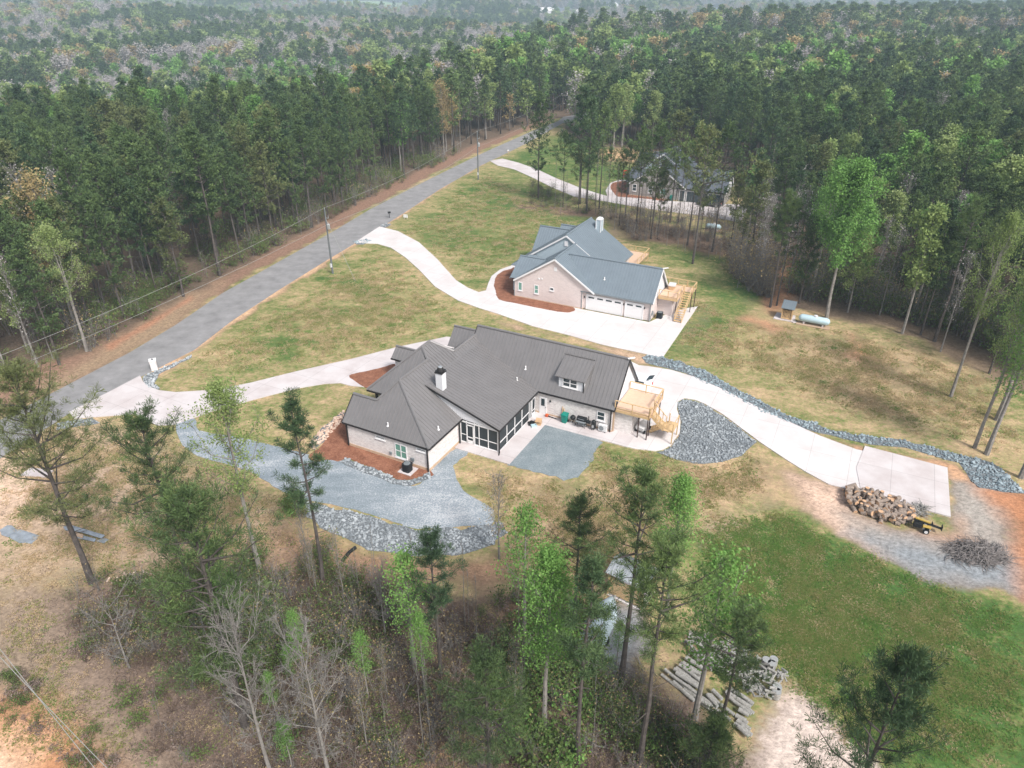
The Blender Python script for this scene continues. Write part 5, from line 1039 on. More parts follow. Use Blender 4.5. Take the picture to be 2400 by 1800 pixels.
hp = [Z7(*p)[:2] for p in ((320, 320), (430, 160), (640, 210), (740, 330), (950, 330), (1330, 560), (1480, 620), (1720, 760), (1640, 900), (1600, 1080), (1300, 1060), (1100, 900), (900, 800), (620, 640), (500, 560), (340, 440))]
xs_ = [p[0] for p in hp]; ys_ = [p[1] for p in hp]; c = 0
while c < 290:
    x = random.uniform(min(xs_), max(xs_)); y = random.uniform(min(ys_), max(ys_))
    if inpoly(np.array([x]), np.array([y]), hp)[0]:
        put(random.choice(split), 'split_log', (x, y, random.uniform(.1, .75)), (random.uniform(0, 6), random.gauss(0, .3), random.uniform(0, 6.28)), 'weathered split log in the grey heap behind the foreground pines', 'split log', 'grey split firewood heaped in the foreground woods'); c += 1
for k, p in enumerate(((1440, 600), (1540, 590), (1515, 650), (1590, 980), (1580, 1040))):
    x, y, _ = Z7(*p); m = MB(); m.tube([(0, 0, 0), (0, 0, .55)], [.3, .28], 14, 0, True, 1); o = m.build('log_round', ['log_grey', 'log_end_grey']); o.location = (x, y, .12); tag(o, 'big round grey log end standing at the right of the split heap', 'log', 'big grey log rounds at the edge of the split heap')
# shelter and covered boat in the foreground trees
x, y, _ = G(1330 + 760 / 5.53, 1280 + 700 / 5.53); t = empty('garden_shelter', (x + .4, y + .6, 0), R(-35), 'small yellow wood shelter with white metal roof among foreground trees', 'shelter'); t.scale = (.86, .86, .92)
m = MB(); m.roof([(-1.9, -1.4, 2.45), (1.9, -1.4, 2.45), (1.9, .1, 3.05), (-1.9, .1, 3.05)], th=.05, step=.3); m.roof([(-1.9, .1, 3.05), (1.9, .1, 3.05), (1.9, 1.6, 2.45), (-1.9, 1.6, 2.45)], th=.05, step=.3); m.build('roof', 'metal_light', t)
for a in (-1.6, 1.6):
    for b2 in (-1.2, 1.3): m = MB(); m.bar((a, b2, 0), (a, b2, 2.4), .12, .12, up=(0, 1, 0)); m.build('post', 'wood_new', t)
m = MB()
for i in range(9): m.box(-1.5, 1.5, -1.2, -1.16, .3 + i * .2, .44 + i * .2)
m.build('side_slat', 'wood_new', t); m = MB(); m.box(-1.7, 1.7, -1.3, 1.4, 0, .12); m.build('floor_slab', 'concrete', t)
a = Vector(G(1330 + 250 / 5.53, 1280 + 1400 / 5.53)); b2 = Vector(G(1330 + 540 / 5.53, 1280 + 830 / 5.53)); c = (a + b2) / 2; ang = math.atan2(b2.y - a.y, b2.x - a.x)
t = empty('covered_boat', (c.x, c.y, 0), ang, 'boat under a pale blue white tarp on the small gravel patch', 'boat')
m = MB(); st_ = []; Ls = 5.4
for i in range(13):
    u = i / 12; wd = 1.0 * math.sin(min(1, (1 - u) * 2.2 + .15) * math.pi / 2) * (1 if u > .0 else 1); zt = .95 + .35 * math.sin(u * math.pi) + random.uniform(-.03, .03); X = (u - .5) * Ls
    st_.append([(X, -wd, .62), (X, -wd * .96, .8), (X, -wd * .55, zt * .96), (X, 0, zt), (X, wd * .55, zt * .96), (X, wd * .96, .8), (X, wd, .62), (X, wd * .45, .3), (X, 0, .22), (X, -wd * .45, .3)])
V = [p for s in st_ for p in s]; F = [(i * 10 + k, i * 10 + (k + 1) % 10, (i + 1) * 10 + (k + 1) % 10, (i + 1) * 10 + k) for i in range(12) for k in range(10)] + [tuple(reversed(range(10))), tuple(120 + k for k in range(10))]
m.add(V, F); m.build('tarp', 'tarp', t, smooth=True)
m = MB(); m.bar((-2.4, 0, .2), (3.6, 0, .3), .12, .1); m.bar((-.8, -.9, .3), (-.8, .9, .3), .1, .1); m.build('trailer_frame', 'metal_light', t)
for s in (-.95, .95): m = MB(); m.lathe([(.15, -.09), (.26, -.08), (.28, 0), (.26, .08), (.15, .09)], (-.8, s, .28), 18, axis='y'); m.build('wheel', 'rubber', t)
x, y, _ = G(1330 + 240 / 5.53, 1280 + 1420 / 5.53); m = MB(); m.box(-.8, .8, -.9, .9, 0, .4); o = m.build('white_crate', 'plastic_white', bevel=.05); o.location = (x - .2, y - .6, 0); o.rotation_euler.z = ang; tag(o, 'low white box at the near end of the covered boat', 'crate')
# boxes on the second house's deck
x, y = H2(21.6, 6.1); m = MB(); m.box(-.35, .35, -.5, .5, 0, .55); o = m.build('cardboard_box', 'cardboard', bevel=.01); o.location = (x, y, 2.91); o.rotation_euler.z = R(-27); tag(o, 'brown box stacked under a white box on the upper deck', 'box')
m = MB(); m.box(-.45, .5, -.55, .6, 0, .2); o = m.build('white_box', 'plastic_white', bevel=.01); o.location = (x, y, 3.47); o.rotation_euler.z = R(-20); tag(o, 'white flat box on top of a brown box on the upper deck', 'box')
x, y, _ = G(1400 + 375 / 5.53, 300 + 660 / 5.53); m = MB(); m.box(-.5, .5, -.06, .06, 1.5, 1.7); m.box(-.5, -.38, -.06, .06, 0, 1.5); m.box(.38, .5, -.06, .06, 0, 1.5); m.box(-.38, .38, -.04, .04, .7, .8); o = m.build('red_frame', 'red_paint'); o.location = (x, y + 1.5, 0); tag(o, 'red upright frame standing at the porch of the grey house', 'frame')

# ------------------------------------------------------------------ trees
def unit(a): return a / np.maximum(np.linalg.norm(a, axis=-1, keepdims=True), 1e-9)
def tufts(P, Dv, L, Wd, B, rng, spread=1.0, jl=.35):
    """P: tuft centres n x 3, Dv: main directions; B wedge blades each sharing the centre"""
    n = len(P); d = unit(Dv[:, None, :] * (1.0 / max(spread, .01)) * .8 + unit(rng.normal(size=(n, B, 3))))
    s = unit(np.cross(d, rng.normal(size=(n, B, 3)))); ln = L * rng.uniform(1 - jl, 1 + jl, (n, B, 1)); wd = Wd * rng.uniform(.7, 1.3, (n, B, 1))
    a = P[:, None] + d * ln + s * wd; b = P[:, None] + d * ln - s * wd
    V = np.concatenate([P[:, None], np.stack([a, b], 2).reshape(n, B * 2, 3)], 1).reshape(-1, 3)
    k = np.arange(B); f = np.stack([np.zeros(B, int), 1 + 2 * k, 2 + 2 * k], 1); F = (f[None] + (np.arange(n) * (1 + 2 * B))[:, None, None]).reshape(-1, 3)
    return V, F
def leaves(P, size, rng, up=.5):
    n = len(P); nn = unit(rng.normal(size=(n, 3)) + np.array([0, 0, up])); a = unit(np.cross(nn, rng.normal(size=(n, 3)))); b = np.cross(nn, a)
    s = size * rng.uniform(.6, 1.35, (n, 1)); V = np.stack([P + a * s, P + b * s * .62, P - a * s, P - b * s * .62], 1).reshape(-1, 3)
    F = np.arange(n * 4).reshape(n, 4); return V, F
def join(name, mb, V, F, mats):
    """MB geometry in material 0, foliage arrays in material 1"""
    nb = len(mb.v); me = bpy.data.meshes.new(name); k = F.shape[1]
    allv = np.concatenate([np.array(mb.v, float).reshape(-1, 3), V]) if nb else V
    me.vertices.add(len(allv)); me.vertices.foreach_set('co', allv.ravel())
    ls = [len(f) for f in mb.f]; li = [i for f in mb.f for i in f]
    tot = np.concatenate([np.array(ls, int), np.full(len(F), k)]); loops = np.concatenate([np.array(li, int), (F + nb).ravel()])
    me.loops.add(len(loops)); me.loops.foreach_set('vertex_index', loops.astype(np.int32)); me.polygons.add(len(tot))
    me.polygons.foreach_set('loop_start', np.concatenate([[0], np.cumsum(tot)[:-1]]).astype(np.int32)); me.polygons.foreach_set('loop_total', tot.astype(np.int32))
    for m in mats: me.materials.append(MATS[m])
    me.polygons.foreach_set('material_index', np.concatenate([np.array(mb.m, int), np.full(len(F), 1)]).astype(np.int32)); me.update(calc_edges=True); return me
def merge(mb_t, crown):  return None
def trunk_path(H, rng, bend=.02, lean=(0, 0)):
    k = 7; pts = []; ox = oy = 0
    for i in range(k):
        t = i / (k - 1); pts.append((lean[0] * t * H + ox, lean[1] * t * H + oy, t * H)); ox += rng.normal(0, bend) * H / k; oy += rng.normal(0, bend) * H / k
    return pts
def at_path(pts, z):
    for a, b in zip(pts[:-1], pts[1:]):
        if a[2] <= z <= b[2]: t = (z - a[2]) / max(b[2] - a[2], 1e-6); return np.array([a[0] + (b[0] - a[0]) * t, a[1] + (b[1] - a[1]) * t, z])
    return np.array(pts[-1])
def pine(seed, H=17, cb=.5, Rc=2.6, whorl=.55, nb=4, per=14, blades=9, nl=.30, nw=.035, mat='needles', n=7, top=.9, r0=.19, bend=.012, dead=6, lump=1.0, sides=True):
    rng = np.random.default_rng(seed); path = trunk_path(H, rng, bend); tr = MB()
    tr.tube(path, [r0 * (1 - .86 * i / 6) * (1.25 if i == 0 else 1) for i in range(7)], n)
    for i in range(dead):
        z = H * rng.uniform(.25, cb); a = rng.uniform(0, 6.28); p = at_path(path, z); L = rng.uniform(.4, 1.3); tr.tube([p, p + np.array([math.cos(a) * L, math.sin(a) * L, L * .15])], [.025, .01], 4, caps=False)
    cr = MB(); P = []; Dd = []; z = H * cb; ph = rng.uniform(0, 6.28)
    while z < H * .985:
        t = (z / H - cb) / (1 - cb); prof = (min(1, .45 + t * 2.4)) * (1 - max(0, t - .3) / .7) ** .5 if t < 1 else 0
        for q in range(nb):
            if rng.random() < (.30 if t < .35 else .08): continue
            a = ph + q * 6.283 / nb + rng.normal(0, .35); L = max(.35, Rc * prof * rng.uniform(.55, 1.2) * lump ** rng.normal(0, 1)); el = R(8 + 42 * t) + rng.normal(0, .12)
            p0 = at_path(path, z + rng.uniform(-.2, .2)); dv = np.array([math.cos(a) * math.cos(el), math.sin(a) * math.cos(el), math.sin(el)])
            mid = p0 + dv * L * .55 + np.array([0, 0, -.04 * L]); end = p0 + dv * L + np.array([0, 0, .16 * L])
            cr.tube([p0, mid, end], [.018 + .014 * L, .012 + .006 * L, .01], 4 if sides else 3, caps=False)
            k = max(3, int(per * (.35 + .65 * L / Rc)))
            s = rng.uniform(.3, 1.04, k) ** .8; side = unit(np.cross(dv, [0, 0, 1])); off = rng.normal(0, .17, (k, 1)) * L * np.minimum(1, s * 1.2)[:, None] * side + rng.normal(0, .07, (k, 1)) * L * np.array([0, 0, 1]) + np.array([0, 0, .05])
            base = np.where(s[:, None] < .55, p0 + (mid - p0) * (s[:, None] / .55), mid + (end - mid) * ((s[:, None] - .55) / .45)); P.append(base + off); Dd.append(np.repeat((dv * .6 + np.array([0, 0, .7]))[None], k, 0) + off * .8)
        z += whorl * rng.uniform(.75, 1.3) * (1 - .35 * t); ph += 1.1
    k = 12; P.append(np.array(path[-1]) + rng.normal(0, .22, (k, 3)) * np.array([1, 1, 1.2])); Dd.append(np.repeat(np.array([[0, 0, 1.0]]), k, 0))
    V, F = tufts(np.concatenate(P), unit(np.concatenate(Dd)), nl, nw, blades, rng, 1.0)
    return tr, cr, V, F, 'bark_pine', mat
def decid(seed, H=15, cb=.35, Rc=3, nprim=22, leaf=5000, size=.11, mat='leaf_spring', bark='bark_grey', r0=.17, el0=45, twig=3, ntw=6, bend=.02, shape='egg', fork=0, sigma=.45, n=7):
    rng = np.random.default_rng(seed); path = trunk_path(H * .97, rng, bend); tr = MB(); tr.tube(path, [r0 * (1 - .9 * i / 6) * (1.2 if i == 0 else 1) for i in range(7)], n)
    if fork:
        p = at_path(path, H * .12); e = p + np.array([rng.normal(0, 1), rng.normal(0, .6), H * .7]); tr.tube([p, (p + e) / 2 + rng.normal(0, .25, 3), e], [r0 * .7, r0 * .5, .03], n)
    cr = MB(); ends = []
    for i in range(nprim):
        t = (i + rng.uniform(0, 1)) / nprim; z = H * (cb + (1 - cb) * t * .96); a = i * 2.4 + rng.normal(0, .4)
        prof = {'egg': math.sin(math.pi * min(1, .22 + t * .78)) ** .7, 'cone': (1 - t) ** .6 * .95 + .08, 'vase': .45 + .6 * t if t < .75 else 1.9 * (1 - t) + .45}[shape]
        L = Rc * prof * rng.uniform(.7, 1.2); el = R(el0 + 22 * t) + rng.normal(0, .15); p0 = at_path(path, z); dv = np.array([math.cos(a) * math.cos(el), math.sin(a) * math.cos(el), math.sin(el)])
        mid = p0 + dv * L * .5 + rng.normal(0, .06, 3) * L; end = p0 + dv * L + np.array([0, 0, .22 * L]) + rng.normal(0, .06, 3) * L; rb = .008 + .010 * L
        cr.tube([p0, mid, end], [rb, rb * .6, .008], 4, caps=False); ends.append(end)
        for j in range(ntw):
            s = rng.uniform(.25, 1); b = p0 + (mid - p0) * (s / .5) if s < .5 else mid + (end - mid) * ((s - .5) / .5); d2 = unit(dv + rng.normal(0, .65, 3) + np.array([0, 0, .3])); l2 = L * rng.uniform(.22, .5) * (1.1 - s * .4); e2 = b + d2 * l2
            cr.tube([b, e2], [rb * .45 * (1 - s * .4) + .004, .006], 3, caps=False); ends.append(e2)
            for q in range(twig):
                s3 = rng.uniform(.3, 1); c = b + (e2 - b) * s3; e3 = c + unit(d2 + rng.normal(0, .7, 3)) * l2 * rng.uniform(.3, .6)
                cr.tube([c, e3], [.008, .004], 3, caps=False); ends.append(e3)
    E = np.array(ends)
    if leaf > 0:
        idx = rng.integers(0, len(E), leaf); P = E[idx] + rng.normal(0, sigma, (leaf, 3)) * .6; V, F = leaves(P, size, rng)
    else: V = np.zeros((0, 3)); F = np.zeros((0, 4), int)
    return tr, cr, V, F, bark, mat
TREE_MESH = {}
def make_kind(key, gen, split=True):
    tr, cr, V, F, bark, mat = gen
    if split: TREE_MESH[key] = (tr.mesh('trunk', [bark]), join('crown', cr, V, F, [bark, mat]))
    else:
        a = MB(); a.v = tr.v + cr.v; a.f = tr.f + [tuple(i + len(tr.v) for i in f) for f in cr.f]; a.m = [0] * len(a.f)
        TREE_MESH[key] = join('tree', a, V, F, [bark, mat])
TREE_H = {}
def K(key, h, gen, split=True): make_kind(key, gen, split); TREE_H[key] = h
# close range kinds
K('pine_a', 16, pine(1, 16, .56, 2.3, .7, 4, 22, 18, .30, .013, 'needles', r0=.17, bend=.02, lump=1.3))
K('pine_b', 16, pine(2, 16, .60, 2.1, .7, 4, 22, 18, .30, .013, 'needles', r0=.16, bend=.02, lump=1.3))
K('pine_c', 14, pine(3, 14, .50, 1.6, .62, 3, 24, 18, .28, .013, 'needles_dark', r0=.14, bend=.02, lump=1.3))
K('pine_wide', 14, pine(6, 14, .34, 3.0, .7, 4, 26, 18, .30, .013, 'needles', r0=.19, bend=.015, lump=1.3))
K('pine_open', 15, pine(4, 15, .36, 3.7, .85, 4, 30, 18, .32, .014, 'needles_olive', r0=.2, bend=.012, lump=1.2))
K('pine_big', 15, pine(7, 15, .36, 3.2, .75, 4, 34, 18, .30, .014, 'needles_dark', r0=.2, bend=.012, lump=1.2))
K('pine_young', 6, pine(5, 6, .12, 1.9, .42, 5, 18, 16, .27, .014, 'needles', r0=.08, dead=0))
K('spring_a', 15, decid(11, 15, .42, 2.9, 28, 8000, .07, 'leaf_pale', 'bark_grey', fork=1, ntw=6, sigma=.4))
K('spring_b', 14, decid(12, 14, .38, 1.9, 32, 12000, .062, 'leaf_spring', 'bark_grey', sigma=.5, shape='egg'))
K('spring_c', 20, decid(13, 20, .34, 3.9, 40, 17000, .14, 'leaf_spring', 'bark_grey', sigma=.6, r0=.24, shape='egg', ntw=8))
K('spring_thin', 11, decid(14, 11, .35, 2.0, 20, 3200, .08, 'leaf_spring', 'bark_grey', sigma=.5))
K('bare_a', 11, decid(15, 11, .22, 2.6, 30, 0, .1, 'leaf_bud', 'bark_light', twig=7, ntw=11, shape='vase', r0=.12, el0=38))
K('bare_b', 9, decid(16, 9, .25, 1.9, 22, 500, .05, 'leaf_bud', 'bark_light', twig=5, ntw=8, shape='vase', r0=.08, el0=55))
K('bare_small', 4.5, decid(17, 4.5, .15, 1.9, 14, 0, .1, 'leaf_bud', 'bark_light', twig=4, ntw=6, shape='vase', r0=.05, el0=30))
# middle range
for i in range(5): K('mpine%d' % i, 17, pine(20 + i, 17, (.34, .42, .30, .46, .38)[i], (2.5, 2.2, 2.8, 2.0, 2.4)[i], .85, 4, 15, 8, .36, .055, ('needles', 'needles_dark', 'needles', 'needles', 'needles_dark')[i], n=5, r0=.16, dead=3, lump=1.35, bend=.014))
K('mpine_olive', 16, pine(26, 16, .28, 2.5, .8, 4, 14, 8, .36, .055, 'needles_olive', n=5, r0=.16, dead=2, lump=1.3))
K('mthin0', 15, pine(27, 15, .50, 2.4, .7, 4, 15, 8, .34, .045, 'needles', n=5, r0=.12, dead=8, bend=.012, lump=1.3))
K('mthin1', 15, pine(28, 15, .46, 2.6, .75, 3, 15, 8, .34, .045, 'needles_olive', n=5, r0=.12, dead=8, bend=.012, lump=1.3))
for i in range(3): K('mgreen%d' % i, 15, decid(30 + i, 15, .3, 2.9, 24, 4200, .17, ('leaf_spring', 'leaf_pale', 'leaf_spring')[i], 'bark_grey', ntw=4, twig=1, sigma=.6, shape=('egg', 'egg', 'cone')[i], n=5))
K('mbud', 15, decid(34, 15, .3, 2.9, 24, 3000, .13, 'leaf_bud', 'bark_light', ntw=6, twig=2, sigma=.5, shape='vase', n=5))
K('mochre', 15, decid(35, 15, .3, 3.2, 26, 5000, .16, 'leaf_ochre', 'bark_light', ntw=5, twig=1, sigma=.6, shape='egg', n=5))
for i in range(2): K('mbare%d' % i, 14, decid(36 + i, 14, .28, 2.4, 24, 300, .08, 'twig_grey', 'bark_light', ntw=9, twig=4, sigma=.4, shape='vase', n=5, r0=.11, el0=52))
K('mgrey', 12, decid(39, 12, .35, 1.1, 16, 0, .1, 'leaf_bud', 'bark_light', ntw=5, twig=2, shape='vase', n=5, r0=.06, el0=64))
# far range: one mesh each
for i in range(3): K('fpine%d' % i, 17, pine(40 + i, 17, .38, 2.9, 1.1, 4, 6, 7, .62, .13, ('needles', 'needles_dark', 'needles')[i], n=4, r0=.16, dead=0, lump=1.3, sides=False), False)
for i in range(2): K('fgreen%d' % i, 14, decid(50 + i, 14, .25, 3.4, 16, 900, .36, ('leaf_spring', 'leaf_pale')[i], 'bark_grey', ntw=2, twig=0, sigma=.8, n=4), False)
K('fbud', 14, decid(53, 14, .25, 3.4, 20, 620, .30, 'leaf_bud', 'bark_light', ntw=5, twig=1, sigma=.7, shape='egg', n=4), False)
for i in range(2): K('fbare%d' % i, 14, decid(55 + i, 14, .25, 3.2, 24, 560, .17, 'twig_grey', 'bark_light', ntw=8, twig=2, sigma=.6, shape='egg', n=4, r0=.15), False)
def place(key, x, y, h, label, cat, name, group=None, rz=None, z=None, wide=1.0, lean=(0, 0)):
    s = h / TREE_H[key]; rz = random.uniform(0, 6.28) if rz is None else rz; z = float(terrain(x, y)) if z is None else z; me = TREE_MESH[key]
    if isinstance(me, tuple):
        t = empty(name, (x, y, z - .05), 0, label, cat, group); t.scale = (s * wide, s * wide, s); t.rotation_euler = (lean[0], lean[1], rz)
        for nm, m_ in zip(('trunk', 'crown'), me): o = bpy.data.objects.new(nm, m_); COL.objects.link(o); o.parent = t
    else:
        t = bpy.data.objects.new(name, me); COL.objects.link(t); t.location = (x, y, z - .05); t.scale = (s * wide, s * wide, s); t.rotation_euler = (lean[0], lean[1], rz); tag(t, label, cat, group)
    return t
HEROES = [  # kind, base px, top py, width factor, label, name
    ('pine_open', (216, 1366), 866, 1.05, 'big open pine at the far left leaning over the bare field', 'pine_tree'),
    ('pine_wide', (455, 1400), 978, 1.0, 'pine with dark tufted crown right of the big leaning left pine', 'pine_tree'),
    ('pine_wide', (575, 1700), 1166, 1.1, 'broad green pine standing in front of the gravel drive, left of centre', 'pine_tree'),
    ('spring_a', (612, 1345), 905, 1.0, 'two stemmed pale green tree rising before the gravel drive', 'deciduous_tree'),
    ('pine_c', (758, 1378), 940, 1.05, 'slender dark pine crossing the stone apron and gravel drive', 'pine_tree'),
    ('pine_c', (1033, 1585), 1252, 1.15, 'short dark pine below the middle of the stone apron', 'pine_tree'),
    ('spring_thin', (972, 1566), 1300, 1.0, 'small bright green tree just left of the short dark pine', 'deciduous_tree'),
    ('spring_b', (1276, 1720), 1290, 1.0, 'bright green narrow tree in the bottom centre', 'deciduous_tree'),
    ('spring_thin', (1228, 1500), 1190, .9, 'feathery light green tree behind the bottom centre green tree', 'deciduous_tree'),
    ('pine_a', (1345, 1490), 1170, 1.1, 'olive crowned pine between the bare shrub and the tall centre pine', 'pine_tree'),
    ('pine_wide', (1150, 1860), 1540, 1.0, 'young wide pine cut by the bottom edge at centre', 'pine_tree'),
    ('pine_a', (1456, 1594), 1115, 1.12, 'tall dark pine in front of the tan lawn, right of centre', 'pine_tree'),
    ('pine_b', (1498, 1795), 1286, 1.1, 'tall pine over the covered boat and the shelter', 'pine_tree'),
    ('pine_c', (1356, 1792), 1318, 1.05, 'slim pine directly over the small gravel patch', 'pine_tree'),
    ('pine_b', (1667, 1795), 1430, 1.1, 'pine standing in front of the grey log heap', 'pine_tree'),
    ('spring_b', (1560, 1440), 1115, 1.0, 'bright green tree behind the tall dark pine at the tan lawn', 'deciduous_tree'),
    ('spring_thin', (1626, 1700), 1308, 1.05, 'pale green thin tree at the edge of the big green lawn', 'deciduous_tree'),
    ('pine_young', (1645, 1850), 1690, 1.0, 'small young pine at the bottom below the log heap', 'pine_tree'),
    ('pine_big', (1905, 2120), 1548, .72, 'dark pine cut by the bottom edge on the big green lawn', 'pine_tree'),
    ('bare_a', (640, 1830), 1455, .95, 'large bare grey tree at the bottom left of centre', 'bare_tree'),
    ('bare_a', (775, 1850), 1490, 1.0, 'second large bare grey tree right beside the first at the bottom', 'bare_tree'),
    ('bare_small', (304, 1566), 1405, 1.1, 'small bare grey tree at the left edge of the brush', 'bare_tree'),
    ('bare_b', (1170, 1310), 1120, 1.2, 'leafless brown tree in front of the tan lawn and stone apron', 'bare_tree'),
    ('bare_a', (905, 1500), 1330, .8, 'bare spreading tree behind the small bright green tree', 'bare_tree'),
    # around the other houses
    ('mpine2', (1262, 468), 222, 1.0, 'pine with low side branches left of the third driveway lawn', 'pine_tree'),
    ('mpine4', (1358, 478), 210, 1.35, 'darkest tall pine beside the third driveway', 'pine_tree'),
    ('mpine1', (1375, 500), 235, 1.0, 'second stem standing tight behind the darkest tall pine', 'pine_tree'),
    ('mthin0', (1404, 489), 248, 1.0, 'thin pine between the dark tall pine and the grey house', 'pine_tree'),
    ('mthin0', (1526, 560), 291, 1.1, 'thin pine before the front gable of the grey house', 'pine_tree'),
    ('mthin1', (1570, 522), 268, 1.1, 'thin pine before the garage corner of the grey house', 'pine_tree'),
    ('mthin0', (1611, 575), 295, 1.1, 'thin pine left of the black car at the grey house', 'pine_tree'),
    ('mthin1', (1623, 618), 305, 1.1, 'thin pine rooted in the lawn behind the blue roofed house', 'pine_tree'),
    ('mthin0', (1669, 590), 290, 1.1, 'thin pine in front of the black car', 'pine_tree'),
    ('mthin0', (1490, 540), 300, 1.0, 'thin pine before the left end of the grey house', 'pine_tree'),
    ('mthin0', (1465, 510), 330, .9, 'thin pine at the curved walk of the grey house', 'pine_tree'),
    ('spring_c', (1937, 745), 384, 1.0, 'largest bright green tree behind the propane tank', 'deciduous_tree'),
    ('spring_b', (1900, 690), 372, 1.1, 'bright green tree behind and left of the largest bright green one', 'deciduous_tree'),
    ('pine_b', (1805, 720), 455, 1.0, 'pine at the sandy trail left of the firewood shed', 'pine_tree'),
    ('mthin0', (1820, 716), 470, 1.0, 'second thin pine at the sandy trail', 'pine_tree'),
    ('mgreen1', (2114, 782), 488, .95, 'pale budding tree at the lawn edge right of the propane tank', 'deciduous_tree'),
    ('spring_a', (2228, 930), 505, .8, 'thin tree pair standing alone on the tan lawn at the right', 'deciduous_tree'),
    ('spring_a', (2284, 1050), 640, .9, 'clump of dark stems beside the stone ditch at the right', 'deciduous_tree'),
    ('spring_thin', (2312, 1065), 690, 1.0, 'slim pale stem beside the dark clump near the stone ditch', 'deciduous_tree'),
    ('spring_thin', (2336, 985), 600, 1.0, 'ivy covered stem behind the pale one at the right edge', 'deciduous_tree'),
    ('spring_b', (2392, 1120), 560, 1.0, 'bright green tree cut by the right picture edge', 'deciduous_tree'),
    ('pine_b', (2190, 800), 470, 1.1, 'wide pine at the lawn edge left of the thin tree pair', 'pine_tree'),
    # left roadside
    ('spring_a', (204, 823), 530, 1.1, 'pale green tree with white stem at the left roadside', 'deciduous_tree'),
    ('mpine2', (140, 855), 572, 1.1, 'pine next to the pale green roadside tree', 'pine_tree'),
    ('spring_b', (30, 700), 430, 1.2, 'bright green tree at the left picture edge', 'deciduous_tree'),
    ('mbud', (180, 770), 430, 1.1, 'pinkish budding tree behind the pale green roadside tree', 'deciduous_tree'),
    ('mbare0', (90, 860), 600, 1.2, 'bare grey tree at the left roadside', 'bare_tree'),
    ('mbare1', (20, 880), 610, 1.2, 'bare grey tree at the left edge of the roadside', 'bare_tree'),
    ('mpine_olive', (430, 695), 470, 1.15, 'olive pine at the road in front of the dark plantation', 'pine_tree'),
    ('mpine_olive', (610, 560), 300, 1.0, 'yellowish pine inside the dark plantation', 'pine_tree'),
    ('spring_b', (870, 300), 150, 1.5, 'orange budding broad tree above the plantation', 'deciduous_tree'),
]
hero_xy = []
for key, b, ty, wide, lab, nm in HEROES:
    x, y, _ = G(*b); h = max(2.5, top_height(x, y, ty)); hero_xy.append((x, y))
    if lab.startswith('orange'): key = 'mochre'
    cat = {'pine_tree': 'pine', 'deciduous_tree': 'tree', 'bare_tree': 'bare tree'}[nm]
    if 'apron and gravel' in lab: rz = 1.0
    else: rz = None
    place(key, x, y, h, lab, cat, nm, None, rz, None, wide * (TREE_H[key] / h) ** .35)

strip = gs([(1275, 500), (1330, 470), (1420, 476), (1560, 512), (1700, 560), (1760, 610), (1790, 680), (1740, 690), (1690, 640), (1620, 600), (1540, 575), (1440, 545), (1350, 520)])
sx = [p[0] for p in strip]; sy = [p[1] for p in strip]; c = 0
while c < 95:
    x = random.uniform(min(sx), max(sx)); y = random.uniform(min(sy), max(sy))
    if not inpoly(np.array([x]), np.array([y]), strip)[0] or random.random() > .35 + .65 * (x - min(sx)) / (max(sx) - min(sx)): continue
    c += 1
    if c % 6 == 0: place(random.choice(['mthin0', 'mthin1']), x, y, random.uniform(11, 15), 'slim pine among the grey saplings between the two farther houses', 'pine', 'pine_tree', 'slim pines between the farther houses', None, 0, .8)
    else: place('mgrey', x, y, random.uniform(7, 13), 'thin leafless sapling in the grove between the two farther houses', 'sapling', 'bare_sapling', 'bare saplings between the farther houses', None, 0, .9)
wd_ = gd([(500, 1250), (600, 1220), (760, 1260), (1050, 1300), (1200, 1340), (1400, 1480), (1420, 1700), (520, 1700), (420, 1450)]); sx = [p[0] for p in wd_]; sy = [p[1] for p in wd_]; c = 0
while c < 46:
    x = random.uniform(min(sx), max(sx)); y = random.uniform(min(sy), max(sy))
    if not inpoly(np.array([x]), np.array([y]), wd_)[0]: continue
    c += 1
    if c % 5 == 0: place('spring_thin', x, y, random.uniform(4, 7.5), 'slim light green sapling in the brush at the bottom of the picture', 'sapling', 'green_sapling', 'light green saplings in the foreground brush', None, 0, .75)
    else: place(random.choice(['mgrey', 'bare_b', 'mgrey']), x, y, random.uniform(4, 8.5), 'thin leafless sapling in the brush at the bottom of the picture', 'sapling', 'bare_sapling', 'leafless saplings in the foreground brush', None, 0, .8)
# forests -------------------------------------------------------------
def visible(x, y, z, h, m=60):
    px, py, d = PR(x, y, z + h); px2, py2, _ = PR(x, y, z); return d > 1 and -m < px < 2400 + m and py2 > -m and py < 1800 + m
pts = []
def fill(x0, x1, y0, y1, sp, seed):
    g = np.random.default_rng(seed); X, Y = np.meshgrid(np.arange(x0, x1, sp), np.arange(y0, y1, sp)); X = X.ravel() + g.uniform(-.48, .48, X.size) * sp; Y = Y.ravel() + g.uniform(-.48, .48, Y.size) * sp
    return X, Y
X, Y = fill(-230, 420, 40, 470, 4.7, 3)
yb = np.interp(X, cxs, cys); ok = forest_ok(X, Y)
